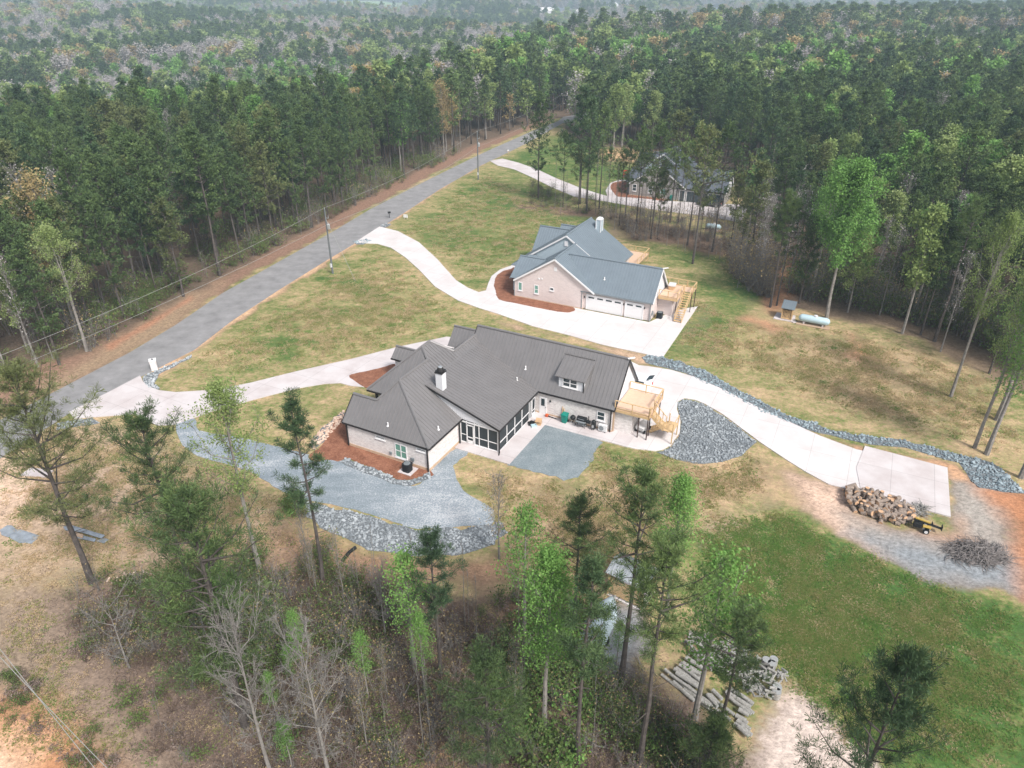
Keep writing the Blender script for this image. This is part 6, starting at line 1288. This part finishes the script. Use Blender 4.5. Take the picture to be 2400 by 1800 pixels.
# road corridor beyond the bend, house three yard
for (ax, ay), (bx_, by_) in (((16, 251), (22, 263)), ((22, 263), (35, 273)), ((35, 273), (60, 283))):
    tt = np.clip(((X - ax) * (bx_ - ax) + (Y - ay) * (by_ - ay)) / ((bx_ - ax) ** 2 + (by_ - ay) ** 2), 0, 1); ok &= np.hypot(X - ax - tt * (bx_ - ax), Y - ay - tt * (by_ - ay)) > 5.5
h3 = [loc2w(HOUSE3, R(-27.5), *p) for p in ((-9, -14), (27, -14), (27, 4), (22, 22), (-9, 26))]; ok &= ~inpoly(X, Y, h3)
for (hx, hy) in hero_xy: ok &= np.hypot(X - hx, Y - hy) > 1.5
X, Y = X[ok], Y[ok]; Z = terrain(X, Y)
kinds = []
rng = np.random.default_rng(77); mix1 = vnoise(X, Y, 38, 5); mix2 = vnoise(X, Y, 16, 9); u = rng.random(len(X)); crest = np.interp(X, cxs, cys)
for x, y, a, b, q, c in zip(X, Y, mix1, mix2, u, crest):
    if y > c + 25: k = 'bare' if q < .62 else ('green' if q < .75 else ('bud' if q < .85 else 'pine'))
    elif x < 2 and y < c: # left plantation
        edge = c - y
        if y > 195: k = 'pine' if q < .45 else ('bud' if q < .66 else ('bare' if q < .86 else 'green'))
        elif x < -62 and y < 112 : k = 'bare' if q < .5 else ('pine' if q < .8 else ('green' if q < .9 else 'bud'))
        else: k = 'pine' if q < .93 else ('bare' if q < .97 else 'green')
    else:
        if y > 300: k = 'pine' if q < .28 + .2 * a else ('bare' if q < .66 else ('bud' if q < .80 else 'green'))
        elif y > 225: k = 'pine' if q < (.66 if b < .7 else .35) else ('green' if q < .86 else ('bud' if q < .90 else 'bare'))
        elif 14 < x < 62 and y < 160: k = 'pine' if q < .55 else ('bare' if q < .9 else 'green')
        else: k = ('green' if q < .55 else 'pine') if b > .74 else ('pine' if q < .86 else ('green' if q < .93 else 'bare'))
    kinds.append(k)
kinds = np.array(kinds)
hts = np.where(kinds == 'pine', rng.normal(17, 2.1, len(X)), np.where(kinds == 'green', rng.normal(16, 2, len(X)), rng.normal(14.5, 2, len(X))))
hts = np.where((X > 14) & (X < 62) & (Y < 150), hts * .85, hts)
order = np.argsort(PR(X, Y, Z)[2]); vis = [visible(X[i], Y[i], Z[i], hts[i]) for i in range(len(X))]
used = {'pine': 0, 'green': 0, 'bare': 0, 'bud': 0}; LIM = {'pine': 262, 'green': 150, 'bare': 150, 'bud': 60}
NM = {'pine': ('pine_tree', 'pine'), 'green': ('deciduous_tree', 'tree'), 'bare': ('bare_tree', 'bare tree'), 'bud': ('budding_tree', 'tree')}
LB = {('pine', 0): 'tall dark green pine in the plantation left of the road', ('pine', 1): 'tall dark green pine in the woods right of the houses',
      ('green', 0): 'bright spring green tree among the dark pines left of the road', ('green', 1): 'bright spring green tree among the pines on the right side',
      ('bare', 0): 'leafless grey tree among the woods left of the road', ('bare', 1): 'leafless grey tree in the woods right of the road',
      ('bud', 0): 'orange brown budding tree in the woods left of the road', ('bud', 1): 'orange brown budding tree in the woods right of the road'}
GP = {k: v for k, v in (((a, s), {'pine': 'dark pines', 'green': 'spring green trees', 'bare': 'leafless trees', 'bud': 'budding trees'}[a] + (' left of the road' if s == 0 else ' right of the road')) for a in ('pine', 'green', 'bare', 'bud') for s in (0, 1))}
rest = []
EDGE = sdf(X, Y, CLEAR) > -7
for (a, sd) in list(LB):
    LB[(a, sd, 1)] = LB[(a, sd)] + ', front row'; GP[(a, sd, 1)] = GP[(a, sd)] + ', front row'; LB[(a, sd, 0)] = LB[(a, sd)] + ', deeper in'; GP[(a, sd, 0)] = GP[(a, sd)] + ', deeper in'
MIDK = {'pine': ['mpine0', 'mpine1', 'mpine2', 'mpine3', 'mpine4', 'mpine2', 'mpine3', 'mpine_olive'], 'green': ['mgreen0', 'mgreen1', 'mgreen2'], 'bare': ['mbare0', 'mbare1', 'mgrey'], 'bud': ['mbud', 'mochre', 'mochre']}
FARK = {'pine': ['fpine0', 'fpine1', 'fpine2'], 'green': ['fgreen0', 'fgreen1'], 'bare': ['fbare0', 'fbare1'], 'bud': ['fbud']}
for i in order:
    k = kinds[i]; side = 0 if X[i] < np.interp(Y[i], [60, 170, 268, 400], [-60, -14, 6, 20]) else 1
    d = PR(X[i], Y[i], Z[i])[2]
    if vis[i] and used[k] < LIM[k]:
        used[k] += 1; key = random.choice(MIDK[k] if d < 215 else FARK[k]); nm, ct = NM[k]
        place(key, X[i], Y[i], hts[i], LB[(k, side, int(EDGE[i]))], ct, nm, GP[(k, side, int(EDGE[i]))], None, Z[i], random.uniform(.92, 1.25), (random.gauss(0, .012), random.gauss(0, .012)))
    elif vis[i] or (X[i] ** 2 < (Y[i] * .9) ** 2 + 400): rest.append((X[i], Y[i], Z[i], hts[i], k, d))
print('individual trees', used, 'rest', len(rest))
# the remaining forest and the far country: instanced on points
SRC = ['fpine0', 'fpine1', 'fpine2', 'fgreen0', 'fgreen1', 'fbud', 'fbare0', 'fbare1', 'mpine0', 'mpine1', 'mpine3', 'mgreen0', 'mbare0']
src = bpy.data.collections.new('forest_kinds'); names = {}
for i, k in enumerate(SRC):
    me = TREE_MESH[k]
    if isinstance(me, tuple):
        pass
    names[k] = i
def src_obj(k, i):
    me = TREE_MESH[k]
    if isinstance(me, tuple):
        tr, cr = me; a = tr.copy(); bm = bmesh.new(); bm.from_mesh(tr); bm.from_mesh(cr); me2 = bpy.data.meshes.new('tree'); bm.to_mesh(me2); bm.free()
        me2.materials.append(tr.materials[0]); me2.materials.append(cr.materials[1]); me = me2; bpy.data.meshes.remove(a)
    o = bpy.data.objects.new('%02d_kind' % i, me); src.objects.link(o)
for k, i in names.items(): src_obj(k, i)
def instancer(name, P, kidx, scl, rot, label, coll=None):
    coll = coll or src; n = len(P); me = bpy.data.meshes.new(name); me.vertices.add(n); me.vertices.foreach_set('co', np.asarray(P, float).ravel()); me.update()
    for nm, ty, dat in (('kind_index', 'INT', np.asarray(kidx, np.int32)), ('size', 'FLOAT_VECTOR', np.asarray(scl, float).ravel()), ('turn', 'FLOAT_VECTOR', np.asarray(rot, float).ravel())):
        a = me.attributes.new(nm, ty, 'POINT'); a.data.foreach_set('vector' if 'VECTOR' in ty else 'value', dat)
    o = bpy.data.objects.new(name, me); COL.objects.link(o); tag(o, label, None, None, 'stuff')
    g = bpy.data.node_groups.new(name, 'GeometryNodeTree'); g.interface.new_socket('Geometry', in_out='INPUT', socket_type='NodeSocketGeometry'); g.interface.new_socket('Geometry', in_out='OUTPUT', socket_type='NodeSocketGeometry')
    gi = g.nodes.new('NodeGroupInput'); go = g.nodes.new('NodeGroupOutput'); ip = g.nodes.new('GeometryNodeInstanceOnPoints'); ci = g.nodes.new('GeometryNodeCollectionInfo')
    ci.inputs['Collection'].default_value = coll; ci.inputs['Separate Children'].default_value = True; ci.inputs['Reset Children'].default_value = True
    def att(nm, ty):
        q = g.nodes.new('GeometryNodeInputNamedAttribute'); q.data_type = ty; q.inputs['Name'].default_value = nm; return q.outputs['Attribute']
    L = g.links; L.new(gi.outputs[0], ip.inputs['Points']); L.new(ci.outputs[0], ip.inputs['Instance']); ip.inputs['Pick Instance'].default_value = True
    L.new(att('kind_index', 'INT'), ip.inputs['Instance Index']); L.new(att('size', 'FLOAT_VECTOR'), ip.inputs['Scale'])
    er = g.nodes.new('FunctionNodeEulerToRotation'); L.new(att('turn', 'FLOAT_VECTOR'), er.inputs[0]); L.new(er.outputs[0], ip.inputs['Rotation'])
    L.new(ip.outputs[0], go.inputs[0]); md = o.modifiers.new('scatter', 'NODES'); md.node_group = g; return o
def pick(k, d, r):
    if k == 'pine': return names[('mpine0', 'mpine1', 'mpine3')[int(r * 3) % 3]] if d < 190 else names['fpine%d' % (int(r * 3) % 3)]
    if k == 'green': return names['mgreen0'] if d < 190 else names['fgreen%d' % (int(r * 2) % 2)]
    if k == 'bud': return names['fbud']
    return names['mbare0'] if d < 190 else names['fbare%d' % (int(r * 2) % 2)]
def hgt(i): return TREE_H[SRC[i]]
P = []; KI = []; S = []; RT = []
for x, y, z, h, k, d in rest:
    r = random.random(); i = pick(k, d, r); s = h / hgt(i); w2 = s * random.uniform(1.0, 1.3); P.append((x, y, z)); KI.append(i); S.append((w2, w2, s)); RT.append((0, 0, random.uniform(0, 6.28)))
instancer('forest', P, KI, S, RT, 'the rest of the mixed pine forest behind the nearest trees')
# valley and far hills
P = []; KI = []; S = []; RT = []
def band(y0, y1, sp, wf, seed, grow=1.0):
    X, Y = fill(-y1 * .85 - 60, y1 * .85 + 60, y0, y1, sp, seed); c = np.interp(X, cxs, cys); m = (Y > y0) & (np.abs(X) < Y * .80 + 60)
    near_ok = ~((X > -230) & (X < 420) & (Y < 470)); m &= near_ok
    m &= (Y > 100)
    for p, _c in FIELDS: m &= ~inpoly(X, Y, p)
    X, Y = X[m], Y[m]; Z = terrain(X, Y); c = c[m]; g = np.random.default_rng(seed + 5); r = g.random(len(X)); patch = vnoise(X, Y, max(60, sp * 9), seed * 0 + 21) * .6 + vnoise(X, Y, max(26, sp * 4), 22) * .4; q2 = g.random(len(X))
    px, py, d = PR(X, Y, Z + 14)
    keep = (px > -80) & (px < 2480) & (py > -60); X, Y, Z, r, patch, q2, d, c = [v[keep] for v in (X, Y, Z, r, patch, q2, d, c)]
    for x, y, z, rr, pa, qq, dd, cc in zip(X, Y, Z, r, patch, q2, d, c):
        if y < cc + 10: k = 'pine' if rr < .45 + .4 * (pa - .5) else ('bare' if rr < .68 else ('green' if rr < .86 else 'bud'))
        elif pa > .63: k = 'pine' if rr < .88 else 'green'
        elif pa > .50: k = 'pine' if rr < .28 else ('bare' if rr < .72 else ('green' if rr < .90 else 'bud'))
        else: k = 'bare' if rr < .68 else ('bud' if rr < .80 else ('green' if rr < .93 else 'pine'))
        i = pick(k, 999, qq); h = (17 if k == 'pine' else 15) * (.8 + .5 * qq) * grow * 1.3; s = h / hgt(i); P.append((x, y, z)); KI.append(i); S.append((s * wf, s * wf, s)); RT.append((0, 0, qq * 6.28))
band(100, 700, 7.0, 1.3, 31); band(700, 1300, 9.5, 1.5, 32, 1.0); band(1300, 2400, 14, 2.1, 33, 1.1); band(2400, 4600, 24, 3.4, 34, 1.25)
# valley part inside the first rectangle
print('far trees', len(P))
instancer('far_forest', P, KI, S, RT, 'hazy mixed woodland rolling away to the horizon')
# distant houses: small blocks with pitched roofs
def far_house(x, y, L, W, h, roof, wall, label, rz):
    z = float(terrain(x, y)); t = empty('distant_house', (x, y, z), rz, label, 'house', 'tiny pale houses in the far clearings')
    m = MB(); m.box(-L / 2, L / 2, -W / 2, W / 2, -3, h); gable(m, (-L / 2, -W / 2, h), (-L / 2, W / 2, h), (-L / 2, 0, h + W * .35), (.3, 0, 0)); gable(m, (L / 2 - .3, -W / 2, h), (L / 2 - .3, W / 2, h), (L / 2 - .3, 0, h + W * .35), (.3, 0, 0)); m.build('wall', wall, t)
    m = MB(); m.plate([(-L / 2 - .4, -W / 2 - .5, h - .2), (L / 2 + .4, -W / 2 - .5, h - .2), (L / 2 + .4, 0, h + W * .38), (-L / 2 - .4, 0, h + W * .38)], .3); m.plate([(-L / 2 - .4, 0, h + W * .38), (L / 2 + .4, 0, h + W * .38), (L / 2 + .4, W / 2 + .5, h - .2), (-L / 2 - .4, W / 2 + .5, h - .2)], .3); m.build('roof', roof, t)
for i, (px, py, L) in enumerate(((1282, 33, 22), (1302, 31, 18), (1322, 34, 26), (1350, 36, 20), (1215, 28, 16), (1437, 14, 30), (1555, 26, 24), (1668, 30, 34), (1690, 36, 20), (2000, 4, 60), (1880, 30, 14), (120, 30, 26))):
    x, y = GT(px, py + 5)
    far_house(x, y, L, L * .5, 7, 'roof_slate' if i % 3 else 'white_trim', 'siding', 'tiny pale house in a far clearing, a few pixels wide', R(20 * i))

# undergrowth ---------------------------------------------------------
def shrub(seed, h, wd, leafn, size, mat, bark, stems=9):
    rng = np.random.default_rng(seed); m = MB(); E = []
    for i in range(stems):
        a = rng.uniform(0, 6.28); r = wd * rng.uniform(.2, 1); e = np.array([r * math.cos(a), r * math.sin(a), h * rng.uniform(.5, 1)]); b = np.array([rng.normal(0, .12), rng.normal(0, .12), 0]); md = (b + e) / 2 + rng.normal(0, .1, 3)
        m.tube([b, md, e], [.016, .011, .005], 3, caps=False); E.append(e)
        for j in range(4):
            c = md + (e - md) * rng.uniform(0, 1); e2 = c + rng.normal(0, .25, 3) * h * .6 + np.array([0, 0, .15]); m.tube([c, e2], [.008, .004], 3, caps=False); E.append(e2)
    E = np.array(E)
    if leafn: P = E[rng.integers(0, len(E), leafn)] + rng.normal(0, .22, (leafn, 3)) * h; P[:, 2] = np.abs(P[:, 2]); V, F = leaves(P, size, rng)
    else: V = np.zeros((0, 3)); F = np.zeros((0, 4), int)
    return join('shrub', m, V, F, [bark, mat])
usrc = bpy.data.collections.new('undergrowth_kinds'); UK = []
for i, a in enumerate(((61, 1.2, .9, 150, .07, 'leaf_under', 'twig_brown'), (62, 1.6, 1.0, 260, .08, 'leaf_under', 'twig_brown'), (63, 1.4, 1.2, 0, .08, 'leaf_under', 'twig_brown', 16), (64, 2.2, 1.1, 60, .06, 'leaf_bud', 'bark_light', 12), (65, .5, .8, 160, .07, 'litter_leaf', 'twig_brown', 6), (66, 2.6, .5, 20, .06, 'leaf_under', 'bark_light', 4), (67, .9, .7, 220, .07, 'leaf_spring', 'twig_brown'), (68, .8, .9, 200, .07, 'leaf_under', 'twig_brown'))):
    o = bpy.data.objects.new('%02d_shrub' % i, shrub(*a)); usrc.objects.link(o)
def scatter(poly, n, kinds_, s0, s1, out, soft=0):
    xs = [p[0] for p in poly]; ys = [p[1] for p in poly]; g = np.random.default_rng(len(out[0]) + n); N = n * 4
    x = g.uniform(min(xs), max(xs), N); y = g.uniform(min(ys), max(ys), N); k = inpoly(x, y, poly) & (vnoise(x, y, 3.5, 8) + g.uniform(-.35, .35, N) > .42); x, y = x[k][:n], y[k][:n]
    for a, b in zip(x, y):
        s = g.uniform(s0, s1); out[0].append((a, b, 0)); out[1].append(int(g.choice(kinds_))); out[2].append((s, s, s * g.uniform(.7, 1.2))); out[3].append((0, 0, g.uniform(0, 6.28)))
U = ([], [], [], [])
woods = gd([(130, 1290), (240, 1265), (330, 1280), (440, 1240), (560, 1200), (620, 1235), (760, 1245), (900, 1275), (1050, 1290), (1150, 1300), (1230, 1420), (1400, 1440), (1470, 1400), (1430, 1480), (1440, 1540), (1600, 1640), (1640, 1690), (1640, 1800), (500, 1800), (360, 1660), (220, 1480), (140, 1370)])
scatter(woods, 950, [2, 2, 2, 2, 3, 3, 4, 4, 5, 7], .5, 1.2, U)
scatter(gd([(560, 1190), (700, 1180), (760, 1240), (860, 1330), (800, 1500), (640, 1500), (520, 1400), (480, 1260)]), 150, [0, 1, 2, 2, 7, 3], .6, 1.2, U)
scatter(gd([(420, 1270), (600, 1240), (640, 1400), (560, 1520), (440, 1480), (380, 1360)]), 70, [1, 7, 0], .7, 1.2, U)
scatter(gd([(130, 1290), (330, 1290), (420, 1400), (400, 1500), (300, 1480), (180, 1400)]), 80, [0, 2, 7, 3], .5, 1.0, U)
scatter(gd([(1150, 1300), (1280, 1340), (1260, 1560), (1240, 1659), (1120, 1659), (1080, 1500)]), 130, [6, 1, 7], .9, 1.6, U)
scatter(gd([(1250, 1460), (1340, 1450), (1420, 1560), (1560, 1659), (1380, 1659), (1280, 1560)]), 90, [1, 7, 6, 0, 3], .5, 1.1, U)
scatter(gd([(0, 1450), (80, 1470), (180, 1560), (260, 1659), (100, 1659), (0, 1560)]), 60, [7, 4], .4, .8, U)
scatter(gd([(200, 1250), (340, 1250), (460, 1235), (420, 1280), (260, 1300)]), 40, [0, 7], .6, 1.1, U)
scatter(gd([(1140, 400), (1170, 398), (1250, 425), (1330, 440), (1330, 480), (1240, 465), (1140, 445)]), 85, [1, 7, 2, 2, 3], .6, 1.2, U)
scatter(gd([(1330, 470), (1400, 440), (1560, 470), (1660, 500), (1650, 560), (1560, 560), (1450, 530), (1360, 520)]), 150, [2, 3, 3, 4], .8, 1.6, U)
scatter(gd([(1600, 530), (1690, 560), (1670, 640), (1640, 650), (1560, 580)]), 130, [2, 3, 3], 1.2, 2.4, U)
scatter(gd([(1700, 640), (1760, 655), (1960, 690), (2050, 720), (2150, 760), (2212, 820), (2212, 700), (1960, 600), (1720, 560)]), 500, [2, 3, 0, 1, 5], 1.0, 2.2, U)
scatter(gd([(0, 800), (190, 765), (400, 640), (560, 560), (700, 480), (860, 400), (1000, 330), (900, 330), (600, 450), (200, 650), (0, 720)]), 700, [2, 3, 0, 1, 5, 7], .9, 2.0, U)
scatter(gd([(230, 700), (320, 680), (400, 620), (330, 620), (220, 670)]), 90, [7, 1], .7, 1.3, U)
scatter(gd([(620, 1070), (660, 1080), (650, 1130), (625, 1110)]), 26, [6, 7], .6, 1.0, U)
instancer('undergrowth', *U, 'brambles, saplings and dead leaves covering the woodland floor', coll=usrc)
gsrc = bpy.data.collections.new('grass_kinds')
for i, mt in enumerate(('grass_olive', 'straw', 'grass_green', 'litter_leaf')):
    g = np.random.default_rng(90 + i); P_ = g.normal(0, .32, (26, 3)); P_[:, 2] = 0; V, F = tufts(P_, np.repeat([[0, 0, 1.0]], 26, 0), (.10, .09, .08, .06)[i], .018, 7, g, .8); V[:, 2] = np.abs(V[:, 2])
    me = join('grass', MB(), V, F, ['straw', mt]); gsrc.objects.link(bpy.data.objects.new('%02d_grass' % i, me))
def tuft_field(poly, n, pr, out, s0=.7, s1=1.3, th=.45):
    xs = [p[0] for p in poly]; ys = [p[1] for p in poly]; g = np.random.default_rng(n); N = n * 3; x = g.uniform(min(xs), max(xs), N); y = g.uniform(min(ys), max(ys), N)
    k = inpoly(x, y, poly) & (vnoise(x, y, 2.2, 8) * .6 + vnoise(x, y, .9, 5) * .4 + g.uniform(-.2, .2, N) > th); dd_ = sdf(x, y, poly); k &= dd_ > g.uniform(0, 6, N) ** 1
    for q in PAVED: k &= ~inpoly(x, y, q)
    x, y = x[k][:n], y[k][:n]; kk = g.choice(len(pr), len(x), p=pr)
    for a, b, c in zip(x, y, kk): s = g.uniform(s0, s1); out[0].append((a, b, 0)); out[1].append(int(c)); out[2].append((s, s, s)); out[3].append((0, 0, g.uniform(0, 6.28)))
PAVED = [drive_a, drive_b, drive_c, drive_d, road, patio] + [[H1(*p) for p in ((-13.8, -.6), (.4, -.6), (.4, 5), (4.6, 5), (4.6, 14), (15, 14), (15, 21.4), (-13.8, 21.4))]]
T_ = ([], [], [], [])
tuft_field(gd([(1500, 1150), (1560, 1120), (1660, 1105), (1740, 1120), (1800, 1155), (1900, 1205), (2050, 1275), (2230, 1335), (2230, 1659), (1860, 1659), (1700, 1490), (1600, 1400), (1510, 1290)]), 7000, (.3, .08, .62, 0), T_)
tuft_field(gd([(850, 500), (1050, 368), (1230, 440), (1290, 520), (1110, 560), (1060, 600), (1020, 620), (960, 560)]), 2600, (.35, .45, .2, 0), T_)
tuft_field(gd([(700, 600), (800, 535), (900, 590), (1000, 670), (960, 720), (760, 770), (560, 800), (400, 830), (345, 820), (420, 770)]), 3000, (.3, .55, .15, 0), T_)
tuft_field(gd([(1500, 640), (1640, 700), (1880, 710), (2150, 810), (2212, 850), (2212, 1000), (2060, 960), (1850, 920), (1650, 830), (1450, 760)]), 3000, (.25, .7, .05, 0), T_)
tuft_field(gd([(1000, 1010), (1240, 1040), (1300, 960), (1560, 1000), (1640, 960), (1710, 1060), (1480, 1160), (1300, 1380), (1080, 1200)]), 2600, (.25, .7, .05, 0), T_)
tuft_field(gd([(0, 920), (200, 915), (330, 920), (390, 960), (640, 1080), (650, 1180), (420, 1250), (0, 1300)]), 3400, (.15, .7, .05, .1), T_)
tuft_field(gd([(0, 1290), (120, 1290), (200, 1430), (400, 1659), (0, 1659)]), 1500, (.3, .3, .1, .3), T_, .6, 1.2)
tuft_field(woods, 6500, (.05, .06, .01, .88), T_, .7, 1.4, .35)
instancer('grass', *T_, 'grass tufts and dead leaves over the lawns and bare ground', coll=gsrc)
# fallen branches and thin stems in the woods
for k, (a, b2, r) in enumerate((((600 + 340 / 2.765, 1000 + 1420 / 2.765), (600 + 480 / 2.765, 1000 + 1240 / 2.765), .05), ((940, 1640), (1010, 1565), .05), ((1070, 1525), (1130, 1560), .05), ((1435, 1545), (1500, 1600), .05), ((1365, 1725), (1440, 1760), .06), ((1500, 1560), (1475, 1535), .04), ((1405, 1635), (1470, 1680), .05), ((1220, 1603), (1266, 1597), .07), ((700, 1700), (790, 1720), .05), ((830, 1660), (900, 1700), .05), ((850, 1580), (935, 1560), .04))):
    A = Vector(G(*a)); B = Vector(G(*b2)); m = MB(); md = (A + B) / 2 + Vector((random.uniform(-.4, .4), random.uniform(-.4, .4), .25)); A.z = .1; B.z = .15; m.tube([A, md, B], [r, r * .8, r * .4], 5)
    for q in range(3): c = md.lerp(B, random.random()); m.tube([c, c + Vector((random.gauss(0, .7), random.gauss(0, .7), random.uniform(.1, .6)))], [r * .4, .01], 4)
    tag(m.build('fallen_branch', 'bark_light'), 'pale fallen branch lying on the brown woodland floor', 'branch', 'fallen branches in the foreground woods')
# debris by the left field
db = MB(); cx, cy, _ = G(325, 1365)
for k in range(70): a = random.uniform(0, 3.14); x = cx + random.gauss(0, 1.0); y = cy + random.gauss(0, .5); L = random.uniform(.2, .5); db.bar((x, y, .05), (x + L * math.cos(a), y + L * math.sin(a), random.uniform(.05, .3)), .1, .07)
tag(db.build('rubble_heap', 'rock_pale'), 'small heap of pinkish broken bricks by the left pine', 'rubble', kind='stuff')

# ------------------------------------------------------------------ haze
m = MB(); m.box(-5400, 5400, -120, 7200, -60, 70); hz = m.build('haze', []) if False else None
me = bpy.data.meshes.new('haze'); me.from_pydata(m.v, [], m.f); me.update(); hz = bpy.data.objects.new('haze', me); COL.objects.link(hz); hz['kind'] = 'stuff'
hm = bpy.data.materials.new('haze'); hm.use_nodes = True; n = hm.node_tree; n.nodes.clear(); pv = n.nodes.new('ShaderNodeVolumePrincipled'); mo = n.nodes.new('ShaderNodeOutputMaterial')
pv.inputs['Color'].default_value = (.68, .87, 1.0, 1); pv.inputs['Density'].default_value = .00038; pv.inputs['Anisotropy'].default_value = 0
n.links.new(pv.outputs[0], mo.inputs['Volume']); me.materials.append(hm)
